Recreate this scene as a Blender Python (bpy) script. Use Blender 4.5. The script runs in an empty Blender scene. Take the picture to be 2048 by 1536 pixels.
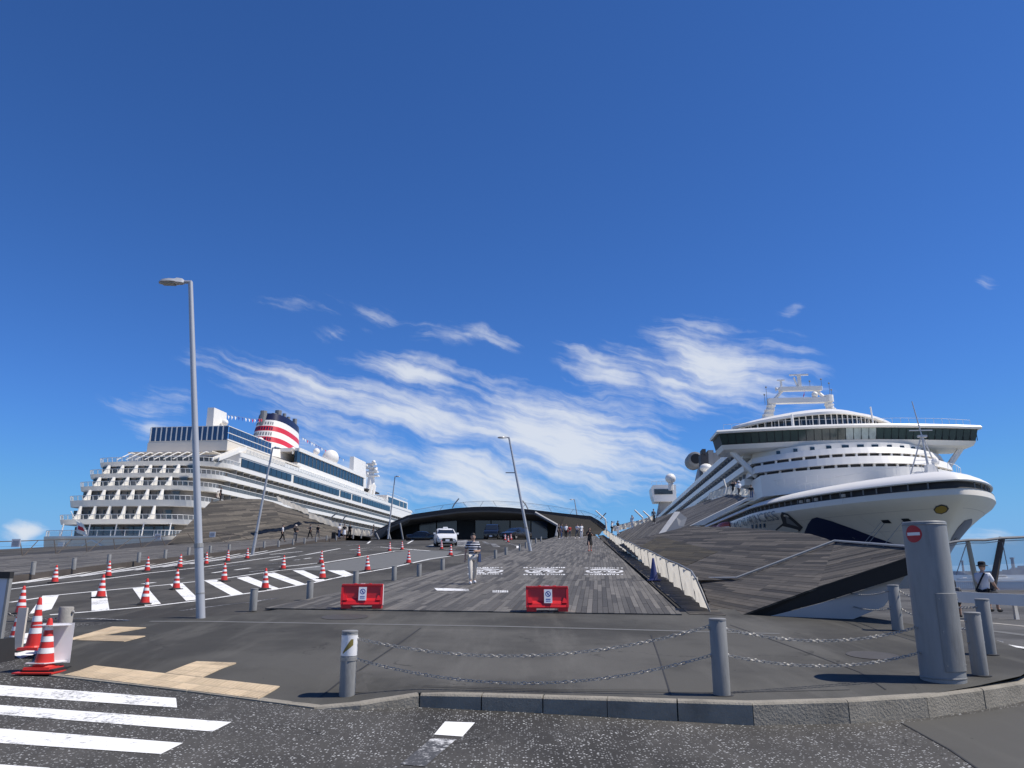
import bpy, bmesh, math, random
from mathutils import Vector, Matrix, geometry
random.seed(7)
SC = bpy.context.scene
COL = SC.collection
R = math.radians

# ------------------------------------------------------------------ camera
F = 1540.0                       # focal length in pixels of a 2048 wide picture
PITCH = math.atan(379 / 1540.0)
CP, SP = math.cos(PITCH), math.sin(PITCH)
EYE = 1.55
cam = bpy.data.cameras.new('camera')
cam.sensor_width = 36
cam.lens = F / 2048 * 36
cam.clip_start = .1
cam.clip_end = 60000
camo = bpy.data.objects.new('camera', cam)
COL.objects.link(camo)
camo.location = (0, 0, EYE)
camo.rotation_euler = (math.pi / 2 + PITCH, 0, 0)
SC.camera = camo

# ------------------------------------------------------------------ light
SUN_EL, SUN_AZ = R(56), R(96)   # azimuth clockwise from +Y
SC.view_settings.view_transform = 'Standard'
SC.view_settings.look = 'None'
SC.view_settings.exposure = 0.0
SC.view_settings.gamma = 1
sun = bpy.data.lights.new('sun', 'SUN')
sun.energy = 5.0
sun.angle = R(.5)
sun.color = (1, .945, .86)
suno = bpy.data.objects.new('sun', sun)
COL.objects.link(suno)
sd = Vector((math.sin(SUN_AZ) * math.cos(SUN_EL), math.cos(SUN_AZ) * math.cos(SUN_EL), math.sin(SUN_EL)))
suno.rotation_euler = sd.to_track_quat('Z', 'Y').to_euler()


def ray(px, py):
    u = (px - 1024) / F
    v = (768 - py) / F
    return Vector((u, CP - v * SP, SP + v * CP))


def at(px, py, Y):
    r = ray(px, py)
    k = Y / r.y
    return Vector((r.x * k, Y, EYE + r.z * k))


# ------------------------------------------------------------------ node helpers
class NT:
    def __init__(s, tree):
        s.t = tree
        s.n = tree.nodes
        s.l = tree.links

    def new(s, typ, **kw):
        n = s.n.new(typ)
        for k, v in kw.items():
            if k.startswith('i_'):
                k = k[2:]
                n.inputs[int(k) if k.isdigit() else k.replace('_', ' ')].default_value = v
            else:
                setattr(n, k, v)
        return n

    def link(s, a, b):
        s.l.new(a, b)

    def math(s, op, a, b=None, c=None, clamp=False):
        n = s.n.new('ShaderNodeMath')
        n.operation = op
        n.use_clamp = clamp
        for i, x in enumerate((a, b, c)):
            if x is None:
                continue
            if isinstance(x, (int, float)):
                n.inputs[i].default_value = x
            else:
                s.l.new(x, n.inputs[i])
        return n.outputs[0]

    def mix(s, f, a, b):
        n = s.n.new('ShaderNodeMix')
        n.data_type = 'RGBA'
        for i, x in ((0, f), (6, a), (7, b)):
            if isinstance(x, (int, float)):
                n.inputs[i].default_value = x
            elif isinstance(x, (tuple, list)):
                n.inputs[i].default_value = tuple(x) + (1,) * (4 - len(x))
            else:
                s.l.new(x, n.inputs[i])
        return n.outputs[2]

    def ramp(s, f, pts):
        n = s.n.new('ShaderNodeMapRange')
        n.interpolation_type = 'SMOOTHSTEP'
        s.l.new(f, n.inputs[0])
        n.inputs[1].default_value, n.inputs[2].default_value = pts
        return n.outputs[0]

    def noise(s, vec, scale, detail=3, rough=.55, dist=0):
        n = s.n.new('ShaderNodeTexNoise')
        n.inputs['Scale'].default_value = scale
        n.inputs['Detail'].default_value = detail
        n.inputs['Roughness'].default_value = rough
        n.inputs['Distortion'].default_value = dist
        if vec is not None:
            s.l.new(vec, n.inputs['Vector'])
        return n


# ------------------------------------------------------------------ sky with cirrus
W = bpy.data.worlds.new('World')
SC.world = W
W.use_nodes = True
nt = NT(W.node_tree)
nt.n.clear()
sky = nt.new('ShaderNodeTexSky', sky_type='NISHITA', sun_disc=False)
sky.sun_elevation = SUN_EL
sky.sun_rotation = SUN_AZ
sky.air_density = .7
sky.dust_density = 0
sky.ozone_density = 3.0
# the camera's colour rendering of the blue sky (the same everywhere on the dome)
ssp = nt.new('ShaderNodeSeparateColor')
nt.link(sky.outputs[0], ssp.inputs[0])
scm = nt.new('ShaderNodeCombineColor')
for i_, (g_, top_, sm_) in enumerate(((.49, 2.0, 1.0), (.90, 4.5, 2.0), (1.46, 7.9, 2.5))):
    nt.link(nt.math('SMOOTH_MIN', nt.math('MULTIPLY', ssp.outputs[i_], g_), top_, sm_), scm.inputs[i_])
skyc = scm.outputs[0]
tc = nt.new('ShaderNodeTexCoord')
sep = nt.new('ShaderNodeSeparateXYZ')
nt.link(tc.outputs['Generated'], sep.inputs[0])
az = nt.math('ARCTAN2', sep.outputs[0], sep.outputs[1])
el = nt.math('ARCSINE', sep.outputs[2])


def azel(px, py):
    r = ray(px, py).normalized()
    return math.atan2(r.x, r.y), math.asin(r.z)


cmb = nt.new('ShaderNodeCombineXYZ')
nt.link(az, cmb.inputs[0])
nt.link(el, cmb.inputs[1])
# slow warp, so that the streaks bend
wn = nt.noise(cmb.outputs[0], 7, 4, .6)
wsep = nt.new('ShaderNodeSeparateColor')
nt.link(wn.outputs['Color'], wsep.inputs[0])
waz = nt.math('MULTIPLY_ADD', wsep.outputs[0], .09, nt.math('ADD', az, -.045))
wel = nt.math('MULTIPLY_ADD', wsep.outputs[1], .05, nt.math('ADD', el, -.025))
wn2 = nt.noise(cmb.outputs[0], 40, 4, .65)
wsep2 = nt.new('ShaderNodeSeparateColor')
nt.link(wn2.outputs['Color'], wsep2.inputs[0])
waz = nt.math('MULTIPLY_ADD', wsep2.outputs[0], .009, nt.math('ADD', waz, -.0045))
wel = nt.math('MULTIPLY_ADD', wsep2.outputs[1], .006, nt.math('ADD', wel, -.003))
# fibres running down to the right
ang = R(-16)
fx = nt.math('ADD', nt.math('MULTIPLY', waz, math.cos(ang)), nt.math('MULTIPLY', wel, math.sin(ang)))
fy = nt.math('ADD', nt.math('MULTIPLY', waz, -math.sin(ang)), nt.math('MULTIPLY', wel, math.cos(ang)))
fc = nt.new('ShaderNodeCombineXYZ')
nt.link(nt.math('MULTIPLY', fx, 7), fc.inputs[0])
nt.link(nt.math('MULTIPLY', fy, 58), fc.inputs[1])
fib = nt.noise(fc.outputs[0], 1.0, 6, .6).outputs[0]
soft = nt.noise(cmb.outputs[0], 16, 5, .6).outputs[0]
total = None
# cloud banks: pixel of the two ends of the axis, half thickness, strength, softness
for (x0, y0, x1, y1, hw, st) in (
        (370, 712, 900, 845, 32, .66), (500, 765, 1130, 890, 36, .82), (800, 800, 1420, 945, 62, 1.0),
        (960, 850, 1430, 955, 50, .85), (480, 825, 960, 965, 36, .6), (760, 905, 1170, 1035, 46, .95),
        (900, 960, 1200, 1030, 40, .7), (560, 880, 900, 1000, 44, .5),
        (1080, 690, 1330, 790, 22, .75), (1180, 700, 1520, 830, 42, .62), (1290, 665, 1600, 800, 52, .95),
        (1430, 700, 1640, 830, 58, .62), (1060, 760, 1420, 815, 24, .38), (670, 720, 960, 757, 22, .78),
        (780, 650, 1070, 697, 14, .5), (585, 653, 715, 670, 11, .46), (480, 598, 720, 614, 13, .34),
        (690, 622, 830, 642, 18, .3), (230, 833, 390, 864, 15, .6), (180, 793, 430, 812, 20, .46),
        (940, 740, 1120, 775, 16, .3), (1925, 565, 2000, 560, 8, .3), (1550, 628, 1610, 624, 7, .28),
        (-10, 1066, 95, 1064, 9, .8), (1880, 1090, 2100, 1060, 14, .4)):
    a0, e0 = azel(x0, y0)
    a1, e1 = azel(x1, y1)
    ca, ce = (a0 + a1) / 2, (e0 + e1) / 2
    L = math.hypot(a1 - a0, e1 - e0) / 2 * 1.12
    th = math.atan2(e1 - e0, a1 - a0)
    dx = nt.math('SUBTRACT', waz, ca)
    dy = nt.math('SUBTRACT', wel, ce)
    u = nt.math('ADD', nt.math('MULTIPLY', dx, math.cos(th) / L), nt.math('MULTIPLY', dy, math.sin(th) / L))
    hv = hw * 2.1 / 1540
    v = nt.math('ADD', nt.math('MULTIPLY', dx, -math.sin(th) / hv), nt.math('MULTIPLY', dy, math.cos(th) / hv))
    d = nt.math('ADD', nt.math('MULTIPLY', u, u), nt.math('MULTIPLY', v, v))
    m = nt.math('MULTIPLY', nt.math('SUBTRACT', 1.0, nt.math('SQRT', d), clamp=True), st * 1.56)
    total = m if total is None else nt.math('MAXIMUM', total, m)
fibm = nt.math('ADD', nt.math('MULTIPLY', nt.ramp(fib, (.30, .70)), .68), nt.math('MULTIPLY', nt.ramp(soft, (.25, .75)), .32))
# thin cirrus added outside the view, to whiten the skylight in the shade
gv = nt.new('ShaderNodeCombineXYZ')
nt.link(nt.math('MULTIPLY', waz, 1.6), gv.inputs[0])
nt.link(nt.math('MULTIPLY', wel, 9), gv.inputs[1])
gn = nt.noise(gv.outputs[0], 1.0, 5, .6).outputs[0]
gen = nt.math('MULTIPLY', nt.ramp(gn, (.40, .62)), nt.ramp(nt.math('ABSOLUTE', az), (.66, 1.0)))
gen = nt.math('MULTIPLY', gen, nt.math('SUBTRACT', 1.0, nt.ramp(el, (.16, .62))))
total = nt.math('ADD', total, nt.math('MULTIPLY', gen, 1.1))
dens = nt.math('SUBTRACT', nt.math('MULTIPLY', nt.math('MINIMUM', total, 1.3), .92), nt.math('MULTIPLY', nt.math('SUBTRACT', 1.0, fibm), .86))
dens = nt.math('MULTIPLY', nt.ramp(dens, (-.30, .85)), .86, clamp=True)
dens = nt.math('MULTIPLY', dens, nt.ramp(total, (.0, .22)))
cl = nt.mix(dens, skyc, (7.6, 8.0, 8.6))
bg = nt.new('ShaderNodeBackground', i_Strength=.1)
nt.link(cl, bg.inputs[0])
wo = nt.new('ShaderNodeOutputWorld')
nt.link(bg.outputs[0], wo.inputs[0])

# ------------------------------------------------------------------ materials
MATS = {}


def pm(name, col, rough=.6, var=.12, scale=3.0, bump=0.0, metal=0.0, spec=.5, tint=0.0, grime=0.0, bscale=None, stretch=None):
    m = bpy.data.materials.new(name)
    m.use_nodes = True
    t = NT(m.node_tree)
    b = t.n['Principled BSDF']
    b.inputs['Roughness'].default_value = rough
    b.inputs['Metallic'].default_value = metal
    b.inputs['Specular IOR Level'].default_value = spec
    tcn = t.new('ShaderNodeTexCoord')
    vec = tcn.outputs['Object']
    if stretch:
        mp = t.new('ShaderNodeMapping')
        mp.inputs['Scale'].default_value = stretch
        t.link(vec, mp.inputs[0])
        vec = mp.outputs[0]
    n = t.noise(vec, scale, 5, .6)
    lo = tuple(c * (1 - var) for c in col)
    hi = tuple(min(1, c * (1 + var)) for c in col)
    c = t.mix(n.outputs[0], lo, hi)
    if tint:
        at_ = t.new('ShaderNodeAttribute', attribute_name='tint')
        k = t.math('MULTIPLY_ADD', at_.outputs['Fac'], 2 * tint, 1 - tint)
        mm = t.new('ShaderNodeMix', data_type='RGBA', blend_type='MULTIPLY')
        mm.inputs[0].default_value = 1
        t.link(c, mm.inputs[6])
        cc = t.new('ShaderNodeCombineColor')
        for i in range(3):
            t.link(k, cc.inputs[i])
        t.link(cc.outputs[0], mm.inputs[7])
        c = mm.outputs[2]
    if grime:
        g = t.noise(vec, scale * .37, 6, .7)
        c = t.mix(t.math('MULTIPLY', t.ramp(g.outputs[0], (.5, .75)), grime), c, tuple(x * .35 for x in col))
    t.link(c, b.inputs['Base Color'])
    if bump:
        bn = t.noise(vec, bscale or scale * 6, 4, .6)
        bp = t.new('ShaderNodeBump', i_Strength=bump, i_Distance=.02)
        t.link(bn.outputs[0], bp.inputs['Height'])
        t.link(bp.outputs[0], b.inputs['Normal'])
    MATS[name] = m
    return m


def asphalt(name, base, speck, thr, vscale, patch=.25, tone=(.18, .60)):
    m = bpy.data.materials.new(name)
    m.use_nodes = True
    t = NT(m.node_tree)
    b = t.n['Principled BSDF']
    b.inputs['Roughness'].default_value = .85
    b.inputs['Specular IOR Level'].default_value = .25
    tcn = t.new('ShaderNodeTexCoord')
    vec = tcn.outputs['Object']
    n1 = t.noise(vec, .5, 6, .65).outputs[0]
    n2 = t.noise(vec, 45, 3, .7).outputs[0]
    f = t.math('ADD', t.math('MULTIPLY', n1, patch * 2), t.math('MULTIPLY', n2, .9))
    c = t.mix(t.ramp(f, (.25, 1.1)), tuple(x * .55 for x in base), tuple(x * 1.45 for x in base))
    st = t.noise(vec, .17, 5, .62).outputs[0]          # old stains and rain marks
    c = t.mix(t.math('MULTIPLY', t.ramp(st, (.42, .60)), .62), c, tuple(x * .42 for x in base))
    mpv = t.new('ShaderNodeMapping')
    mpv.inputs['Scale'].default_value = (1.6, .22, 1)
    t.link(vec, mpv.inputs[0])
    sk = t.noise(mpv.outputs[0], 1.0, 5, .65).outputs[0]
    c = t.mix(t.math('MULTIPLY', t.ramp(sk, (.48, .70)), .55), c, tuple(min(1, x * 1.9) for x in base))
    gum = t.new('ShaderNodeTexVoronoi', i_Scale=1.7)
    t.link(vec, gum.inputs['Vector'])
    c = t.mix(t.math('MULTIPLY', t.math('LESS_THAN', gum.outputs['Distance'], .035), .6), c, tuple(x * .3 for x in base))
    cr = t.new('ShaderNodeTexVoronoi', i_Scale=.33, feature='DISTANCE_TO_EDGE')
    wv = t.noise(vec, 1.3, 4, .6)
    vadd = t.new('ShaderNodeVectorMath', operation='MULTIPLY_ADD')
    t.link(wv.outputs['Color'], vadd.inputs[0])
    vadd.inputs[1].default_value = (1.2, 1.2, 0)
    t.link(vec, vadd.inputs[2])
    t.link(vadd.outputs[0], cr.inputs['Vector'])
    brk = t.ramp(t.noise(vec, .4, 2).outputs[0], (.5, .6))
    c = t.mix(t.math('MULTIPLY', t.math('MULTIPLY', t.math('LESS_THAN', cr.outputs['Distance'], .0035), brk), .55), c, tuple(x * .25 for x in base))
    if speck:
        vo = t.new('ShaderNodeTexVoronoi', i_Scale=vscale, i_Randomness=1.0)
        t.link(vec, vo.inputs['Vector'])
        sc = t.new('ShaderNodeSeparateColor')
        t.link(vo.outputs['Color'], sc.inputs[0])
        sel = t.math('GREATER_THAN', sc.outputs[0], thr)
        # stones thin out in worn patches
        pt = t.ramp(t.noise(vec, .9, 4).outputs[0], (.3, .62))
        size = t.math('MULTIPLY_ADD', sc.outputs[1], .3, .16)
        k = t.math('MULTIPLY', t.math('MULTIPLY', sel, t.math('LESS_THAN', vo.outputs['Distance'], size)), t.math('MULTIPLY_ADD', pt, .6, .4))
        tone = t.mix(sc.outputs[2], (tone[0],) * 3, (tone[1], tone[1], tone[1] * .97))
        c = t.mix(k, c, tone)
    t.link(c, b.inputs['Base Color'])
    bp = t.new('ShaderNodeBump', i_Strength=.5, i_Distance=.008)
    t.link(t.noise(vec, 110, 3, .7).outputs[0], bp.inputs['Height'])
    t.link(bp.outputs[0], b.inputs['Normal'])
    MATS[name] = m
    return m


def paint(name, col, wear=.45, under=(.06, .06, .062), scale=14):
    m = bpy.data.materials.new(name)
    m.use_nodes = True
    t = NT(m.node_tree)
    b = t.n['Principled BSDF']
    b.inputs['Roughness'].default_value = .8
    vec = t.new('ShaderNodeTexCoord').outputs['Object']
    n = t.noise(vec, scale, 6, .75).outputs[0]
    n2 = t.noise(vec, 1.1, 4, .6).outputs[0]
    k = t.ramp(t.math('ADD', t.math('MULTIPLY', n, .7), t.math('MULTIPLY', n2, .45)), (1 - wear - .14, 1 - wear + .04))
    c = t.mix(k, col, under)
    t.link(c, b.inputs['Base Color'])
    MATS[name] = m
    return m


asphalt('street_asphalt', (.056, .053, .048), True, .52, 33, .4)
asphalt('plaza_asphalt', (.060, .0575, .051), False, 0, 0, .9)
asphalt('paving_panel', (.069, .066, .059), False, 0, 0, .8)
asphalt('ramp_asphalt', (.060, .056, .049), False, 0, 0, .5)
asphalt('quay_asphalt', (.075, .073, .07), False, 0, 0, .5)
paint('white_paint', (.82, .81, .78), .28)
paint('worn_paint', (.76, .75, .73), .45)
paint('deck_paint', (.76, .76, .76), .34, (.12, .115, .11), 9)
pm('joint', (.13, .13, .125), .9, .3, 4)
pm('seal', (.025, .025, .026), .8, .2, 4)
pm('plank', (.104, .096, .084), .75, .4, 4, .35, tint=.50, bscale=30, stretch=(1, 1, 1), grime=.25)
pm('brown_plank', (.070, .060, .047), .8, .4, 3, .35, tint=.62, bscale=25, grime=.35)
pm('olive_plank', (.060, .048, .026), .8, .3, 3, .3, tint=.45, bscale=25, grime=.35)
pm('under_deck', (.03, .028, .026), .9)
pm('fascia', (.07, .058, .05), .8, .3, 2)
pm('kerb', (.27, .245, .20), .95, .45, 2.6, .8, grime=.96, bscale=30)
pm('tile', (.60, .47, .31), .85, .2, 6, .35, tint=.16, bscale=30, grime=.35)
pm('steel', (.235, .235, .23), .5, .22, 5, .12, spec=.4, grime=.5, stretch=(3, 3, .6))
pm('pillar_steel', (.27, .275, .275), .48, .16, 4, .06, spec=.4, grime=.34, stretch=(3, 3, .5))
pm('galv', (.34, .33, .31), .5, .25, 8, metal=.35)
pm('galv_light', (.46, .45, .42), .5, .15, 4, grime=.2)
pm('white_metal', (.76, .72, .65), .45, .1, 3, grime=.15)
pm('lamp_grey', (.45, .46, .48), .4, .08, 2, metal=.2)
pm('lens', (.32, .33, .31), .3)
pm('dark', (.012, .013, .015), .6)
pm('rubber', (.02, .02, .021), .75, .3, 8)
pm('cone_red', (.62, .035, .025), .42, .14, 5, grime=.22)
pm('reflect', (.80, .79, .78), .4, .08, 8, grime=.15)
pm('cone_blue', (.025, .04, .16), .5, .2, 5)
pm('barrier_red', (.62, .018, .022), .34, .1, 4, grime=.12)
pm('paper', (.76, .78, .82), .6, .06)
pm('print_blue', (.03, .06, .30), .6)
pm('sign_navy', (.02, .03, .12), .4)
pm('sign_face', (.50, .54, .62), .35, .05)
pm('no_entry_red', (.42, .012, .02), .4, .08)
pm('concrete', (.33, .31, .28), .9, .3, 5, .5, grime=.4)
pm('white_sheet', (.74, .72, .72), .5, .06)
pm('canvas', (.72, .67, .58), .85, .2, 2.4, .25, grime=.30, bscale=7)
pm('yellow_band', (.22, .17, .04), .5)
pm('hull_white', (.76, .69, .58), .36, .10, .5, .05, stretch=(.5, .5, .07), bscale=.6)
pm('mound_wall', (.44, .42, .40), .6, .08, 1.5)
pm('ship_white', (.84, .81, .75), .38, .03, .2)
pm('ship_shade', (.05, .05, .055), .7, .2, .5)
pm('ship_seam', (.55, .50, .43), .5, .2, .5)
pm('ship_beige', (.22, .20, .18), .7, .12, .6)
pm('ship_navy', (.012, .016, .055), .35, .15, .2)
pm('stripe_red', (.62, .03, .05), .4, .06)
pm('ship_grey', (.22, .225, .23), .6, .2, .3)
pm('ship_glass', (.018, .03, .04), .08, .3, .5, spec=.8)
pm('bridge_glass', (.03, .055, .05), .08, .35, .8, spec=.8)
pm('curtain_glass', (.42, .48, .45), .2, .45, 1.4, spec=.8)
pm('blue_glass', (.025, .06, .14), .1, .2, .5, spec=.8)
pm('rail_glass', (.30, .36, .40), .12, .1, .5, spec=.8)
pm('emblem_yellow', (.30, .20, .03), .5, .2, 1)
pm('lifeboat_red', (.40, .05, .02), .4)
pm('roof_grey', (.25, .26, .28), .5, .12, .3)
pm('roof_dark', (.02, .021, .026), .6, .2, .3)
pm('soffit', (.36, .35, .33), .7, .12, .2)
pm('wall_glass', (.012, .018, .028), .1, .3, .3, spec=.7)
pm('skin', (.48, .30, .22), .6, .06, 6)
pm('hair', (.012, .01, .009), .6)
pm('cloth_black', (.014, .014, .016), .8)
pm('cloth_white', (.72, .73, .76), .8, .06)
pm('cloth_grey', (.12, .12, .13), .8)
pm('cloth_beige', (.50, .44, .36), .85)
pm('cloth_blue', (.06, .10, .22), .8)
pm('cloth_red', (.40, .03, .03), .8)
pm('cloth_cream', (.62, .57, .50), .85, .08, 6)
pm('car_white', (.78, .78, .77), .22, .03, spec=.6)
pm('car_black', (.012, .013, .018), .15, .1, spec=.7)
pm('car_glass', (.015, .018, .02), .06, .1, spec=.8)
pm('light_glass', (.7, .72, .74), .15, .1)
pm('rust_post', (.10, .08, .065), .8, .3, 2)
pm('bamboo', (.42, .38, .28), .8, .2, 2)
pm('shore_grey', (.20, .22, .25), .9, .3, .02)
pm('shore_pale', (.30, .32, .35), .9, .2, .02)
pm('plate', (.06, .055, .05), .7, .3, 5)
# striped shirt
m = bpy.data.materials.new('striped_cloth')
m.use_nodes = True
t = NT(m.node_tree)
s_ = t.new('ShaderNodeSeparateXYZ')
t.link(t.new('ShaderNodeTexCoord').outputs['Object'], s_.inputs[0])
k = t.math('GREATER_THAN', t.math('FRACT', t.math('MULTIPLY', s_.outputs[2], 11.5)), .60)
t.link(t.mix(k, (.014, .017, .035), (.70, .71, .74)), t.n['Principled BSDF'].inputs['Base Color'])
t.n['Principled BSDF'].inputs['Roughness'].default_value = .85
MATS['striped_cloth'] = m
# water
m = bpy.data.materials.new('water')
m.use_nodes = True
t = NT(m.node_tree)
b = t.n['Principled BSDF']
b.inputs['Base Color'].default_value = (.13, .15, .155, 1)
b.inputs['Roughness'].default_value = .38
b.inputs['Specular IOR Level'].default_value = .3
wv = t.noise(t.new('ShaderNodeTexCoord').outputs['Object'], .35, 5, .65)
bp = t.new('ShaderNodeBump', i_Strength=.8, i_Distance=.5)
t.link(wv.outputs[0], bp.inputs['Height'])
t.link(bp.outputs[0], b.inputs['Normal'])
MATS['water'] = m
# thin cloth lets light through
for nm_ in ('canvas',):
    t = NT(MATS[nm_].node_tree)
    bs = t.n['Principled BSDF']
    tr = t.new('ShaderNodeBsdfTranslucent', i_Color=(.92, .86, .74, 1))
    mx = t.new('ShaderNodeMixShader', i_Fac=.5)
    t.link(bs.outputs[0], mx.inputs[1])
    t.link(tr.outputs[0], mx.inputs[2])
    t.link(mx.outputs[0], t.n['Material Output'].inputs[0])
MATS['rail_glass'].node_tree.nodes['Principled BSDF'].inputs['Alpha'].default_value = .28
# net
m = bpy.data.materials.new('net')
m.use_nodes = True
t = NT(m.node_tree)
b = t.n['Principled BSDF']
b.inputs['Base Color'].default_value = (.74, .75, .76, 1)
b.inputs['Roughness'].default_value = .9
b.inputs['Alpha'].default_value = .45
MATS['net'] = m


# ------------------------------------------------------------------ mesh helpers
class MB:
    def __init__(s):
        s.v = []
        s.f = []
        s.m = []
        s.t = []

    def add(s, vs, fs, mi=0, tint=.5):
        o = len(s.v)
        s.v += [tuple(v) for v in vs]
        for f in fs:
            s.f.append(tuple(o + i for i in f))
            s.m.append(mi)
            s.t.append(tint)
        return s

    def box(s, c, size, rot=None, mi=0, taper=1.0, tint=.5):
        x, y, z = (q / 2 for q in size)
        vs = []
        for k in (-1, 1):
            q = taper if k > 0 else 1
            for (i, j) in ((-1, -1), (1, -1), (1, 1), (-1, 1)):
                p = Vector((i * x * q, j * y * q, k * z))
                if rot is not None:
                    p = rot @ p
                vs.append(p + Vector(c))
        return s.add(vs, [(3, 2, 1, 0), (4, 5, 6, 7), (0, 1, 5, 4), (1, 2, 6, 5), (2, 3, 7, 6), (3, 0, 4, 7)], mi, tint)

    def hexa(s, b4, t4, mi=0, tint=.5):
        return s.add(list(b4) + list(t4), [(3, 2, 1, 0), (4, 5, 6, 7), (0, 1, 5, 4), (1, 2, 6, 5), (2, 3, 7, 6), (3, 0, 4, 7)], mi, tint)

    def quad(s, *p, mi=0):
        return s.add(p, [tuple(range(len(p)))], mi)

    def cyl(s, p0, p1, r0, r1=None, n=10, mi=0, caps=True):
        p0, p1 = Vector(p0), Vector(p1)
        r1 = r0 if r1 is None else r1
        d = (p1 - p0).normalized()
        a = d.orthogonal().normalized()
        b = d.cross(a)
        vs = []
        for p, r in ((p0, r0), (p1, r1)):
            for i in range(n):
                w = 2 * math.pi * i / n
                vs.append(p + (a * math.cos(w) + b * math.sin(w)) * r)
        fs = [(i, (i + 1) % n, n + (i + 1) % n, n + i) for i in range(n)]
        if caps:
            fs += [tuple(range(n - 1, -1, -1)), tuple(range(n, 2 * n))]
        return s.add(vs, fs, mi)

    def tube(s, pts, r, n=6, mi=0):
        for p, q in zip(pts, pts[1:]):
            s.cyl(p, q, r, r, n, mi)
        return s

    def lathe(s, prof, n=20, o=(0, 0, 0), mi=0, sx=1, sy=1, caps=True, mis=None, lean=(0, 0)):
        o = Vector(o)
        z0 = prof[0][1]
        vs = []
        for r, z in prof:
            for i in range(n):
                w = 2 * math.pi * i / n
                vs.append(o + Vector((r * math.cos(w) * sx + lean[0] * (z - z0), r * math.sin(w) * sy + lean[1] * (z - z0), z)))
        for k in range(len(prof) - 1):
            s.add([], [], 0)
        off = len(s.v)
        s.v += [tuple(v) for v in vs]
        for k in range(len(prof) - 1):
            for i in range(n):
                s.f.append((off + k * n + i, off + k * n + (i + 1) % n, off + (k + 1) * n + (i + 1) % n, off + (k + 1) * n + i))
                s.m.append(mis[k] if mis else mi)
                s.t.append(.5)
        if caps:
            for k, rv in ((0, True), (len(prof) - 1, False)):
                if prof[k][0] > 1e-4:
                    q = [off + k * n + i for i in range(n)]
                    s.f.append(tuple(reversed(q)) if rv else tuple(q))
                    s.m.append(mis[min(k, len(mis) - 1)] if mis else mi)
                    s.t.append(.5)
        return s

    def ball(s, c, r, n=12, mi=0, sc=(1, 1, 1), k=7):
        pr = [(max(1e-5, math.sin(math.pi * i / k)) * r, -math.cos(math.pi * i / k) * r) for i in range(k + 1)]
        off = len(s.v)
        s.lathe(pr, n, (0, 0, 0), mi, caps=False)
        for i in range(off, len(s.v)):
            v = s.v[i]
            s.v[i] = (c[0] + v[0] * sc[0], c[1] + v[1] * sc[1], c[2] + v[2] * sc[2])
        return s

    def prism(s, poly, z0, z1, fn=None, mi=0, mtop=None):
        """poly: list of 2D points; fn maps (a, b, z) to the world"""
        fn = fn or (lambda a, b, z: (a, b, z))
        n = len(poly)
        vs = [fn(p[0], p[1], z0) for p in poly] + [fn(p[0], p[1], z1) for p in poly]
        s.add(vs, [(i, (i + 1) % n, n + (i + 1) % n, n + i) for i in range(n)], mi)
        o = len(s.v) - 2 * n
        s.f.append(tuple(o + i for i in reversed(range(n))))
        s.m.append(mi)
        s.t.append(.5)
        s.f.append(tuple(o + n + i for i in range(n)))
        s.m.append(mi if mtop is None else mtop)
        s.t.append(.5)
        return s

    def grid(s, rows, mi=0, closed=False):
        h, w = len(rows), len(rows[0])
        o = len(s.v)
        for r in rows:
            s.v += [tuple(p) for p in r]
        for i in range(h - 1):
            for j in range(w if closed else w - 1):
                s.f.append((o + i * w + j, o + i * w + (j + 1) % w, o + (i + 1) * w + (j + 1) % w, o + (i + 1) * w + j))
                s.m.append(mi)
                s.t.append(.5)
        return s

    def mesh(s, name, mats, smooth=False, tint=False, fix=True):
        me = bpy.data.meshes.new(name)
        me.from_pydata(s.v, [], s.f)
        for q in mats:
            me.materials.append(MATS[q])
        me.polygons.foreach_set('material_index', s.m)
        if smooth:
            me.polygons.foreach_set('use_smooth', [True] * len(s.f))
        if tint:
            a = me.attributes.new('tint', 'FLOAT', 'FACE')
            a.data.foreach_set('value', s.t)
        if fix:
            bm = bmesh.new()
            bm.from_mesh(me)
            bmesh.ops.recalc_face_normals(bm, faces=bm.faces)
            bm.to_mesh(me)
            bm.free()
        me.update()
        if smooth:
            try:
                me.set_sharp_from_angle(angle=R(38))
            except Exception:
                pass
        return me

    def build(s, name, mats, parent=None, smooth=False, tint=False, fix=True, **kw):
        if isinstance(mats, str):
            mats = [mats]
        return obj(name, s.mesh(name, mats, smooth, tint, fix), parent, **kw)


def obj(name, data, parent=None, **kw):
    o = bpy.data.objects.new(name, data)
    COL.objects.link(o)
    if parent is not None:
        o.parent = parent
    for k_, v_ in kw.items():
        if v_ is not None:
            o[k_] = v_
    return o


def thing(name, label, cat, loc=(0, 0, 0), rz=0, group=None):
    o = obj(name, None, None, label=label, category=cat, group=group)
    o.location = loc
    o.rotation_euler.z = rz
    o.empty_display_size = .2
    return o


def dup(root, loc, rz=0, label=None, sc=None):
    r = root.copy()
    COL.objects.link(r)
    r.location = loc
    r.rotation_euler.z = rz
    if label:
        r['label'] = label
    if sc:
        r.scale = (sc, sc, sc)
    for ch in list(root.children):
        c = ch.copy()
        COL.objects.link(c)
        c.parent = r
        for g in ch.children:
            d = g.copy()
            COL.objects.link(d)
            d.parent = c
    return r


def inside(poly, x, y):
    c = False
    n = len(poly)
    for i in range(n):
        x0, y0 = poly[i][:2]
        x1, y1 = poly[(i + 1) % n][:2]
        if (y0 > y) != (y1 > y) and x < (x1 - x0) * (y - y0) / (y1 - y0) + x0:
            c = not c
    return c


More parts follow.
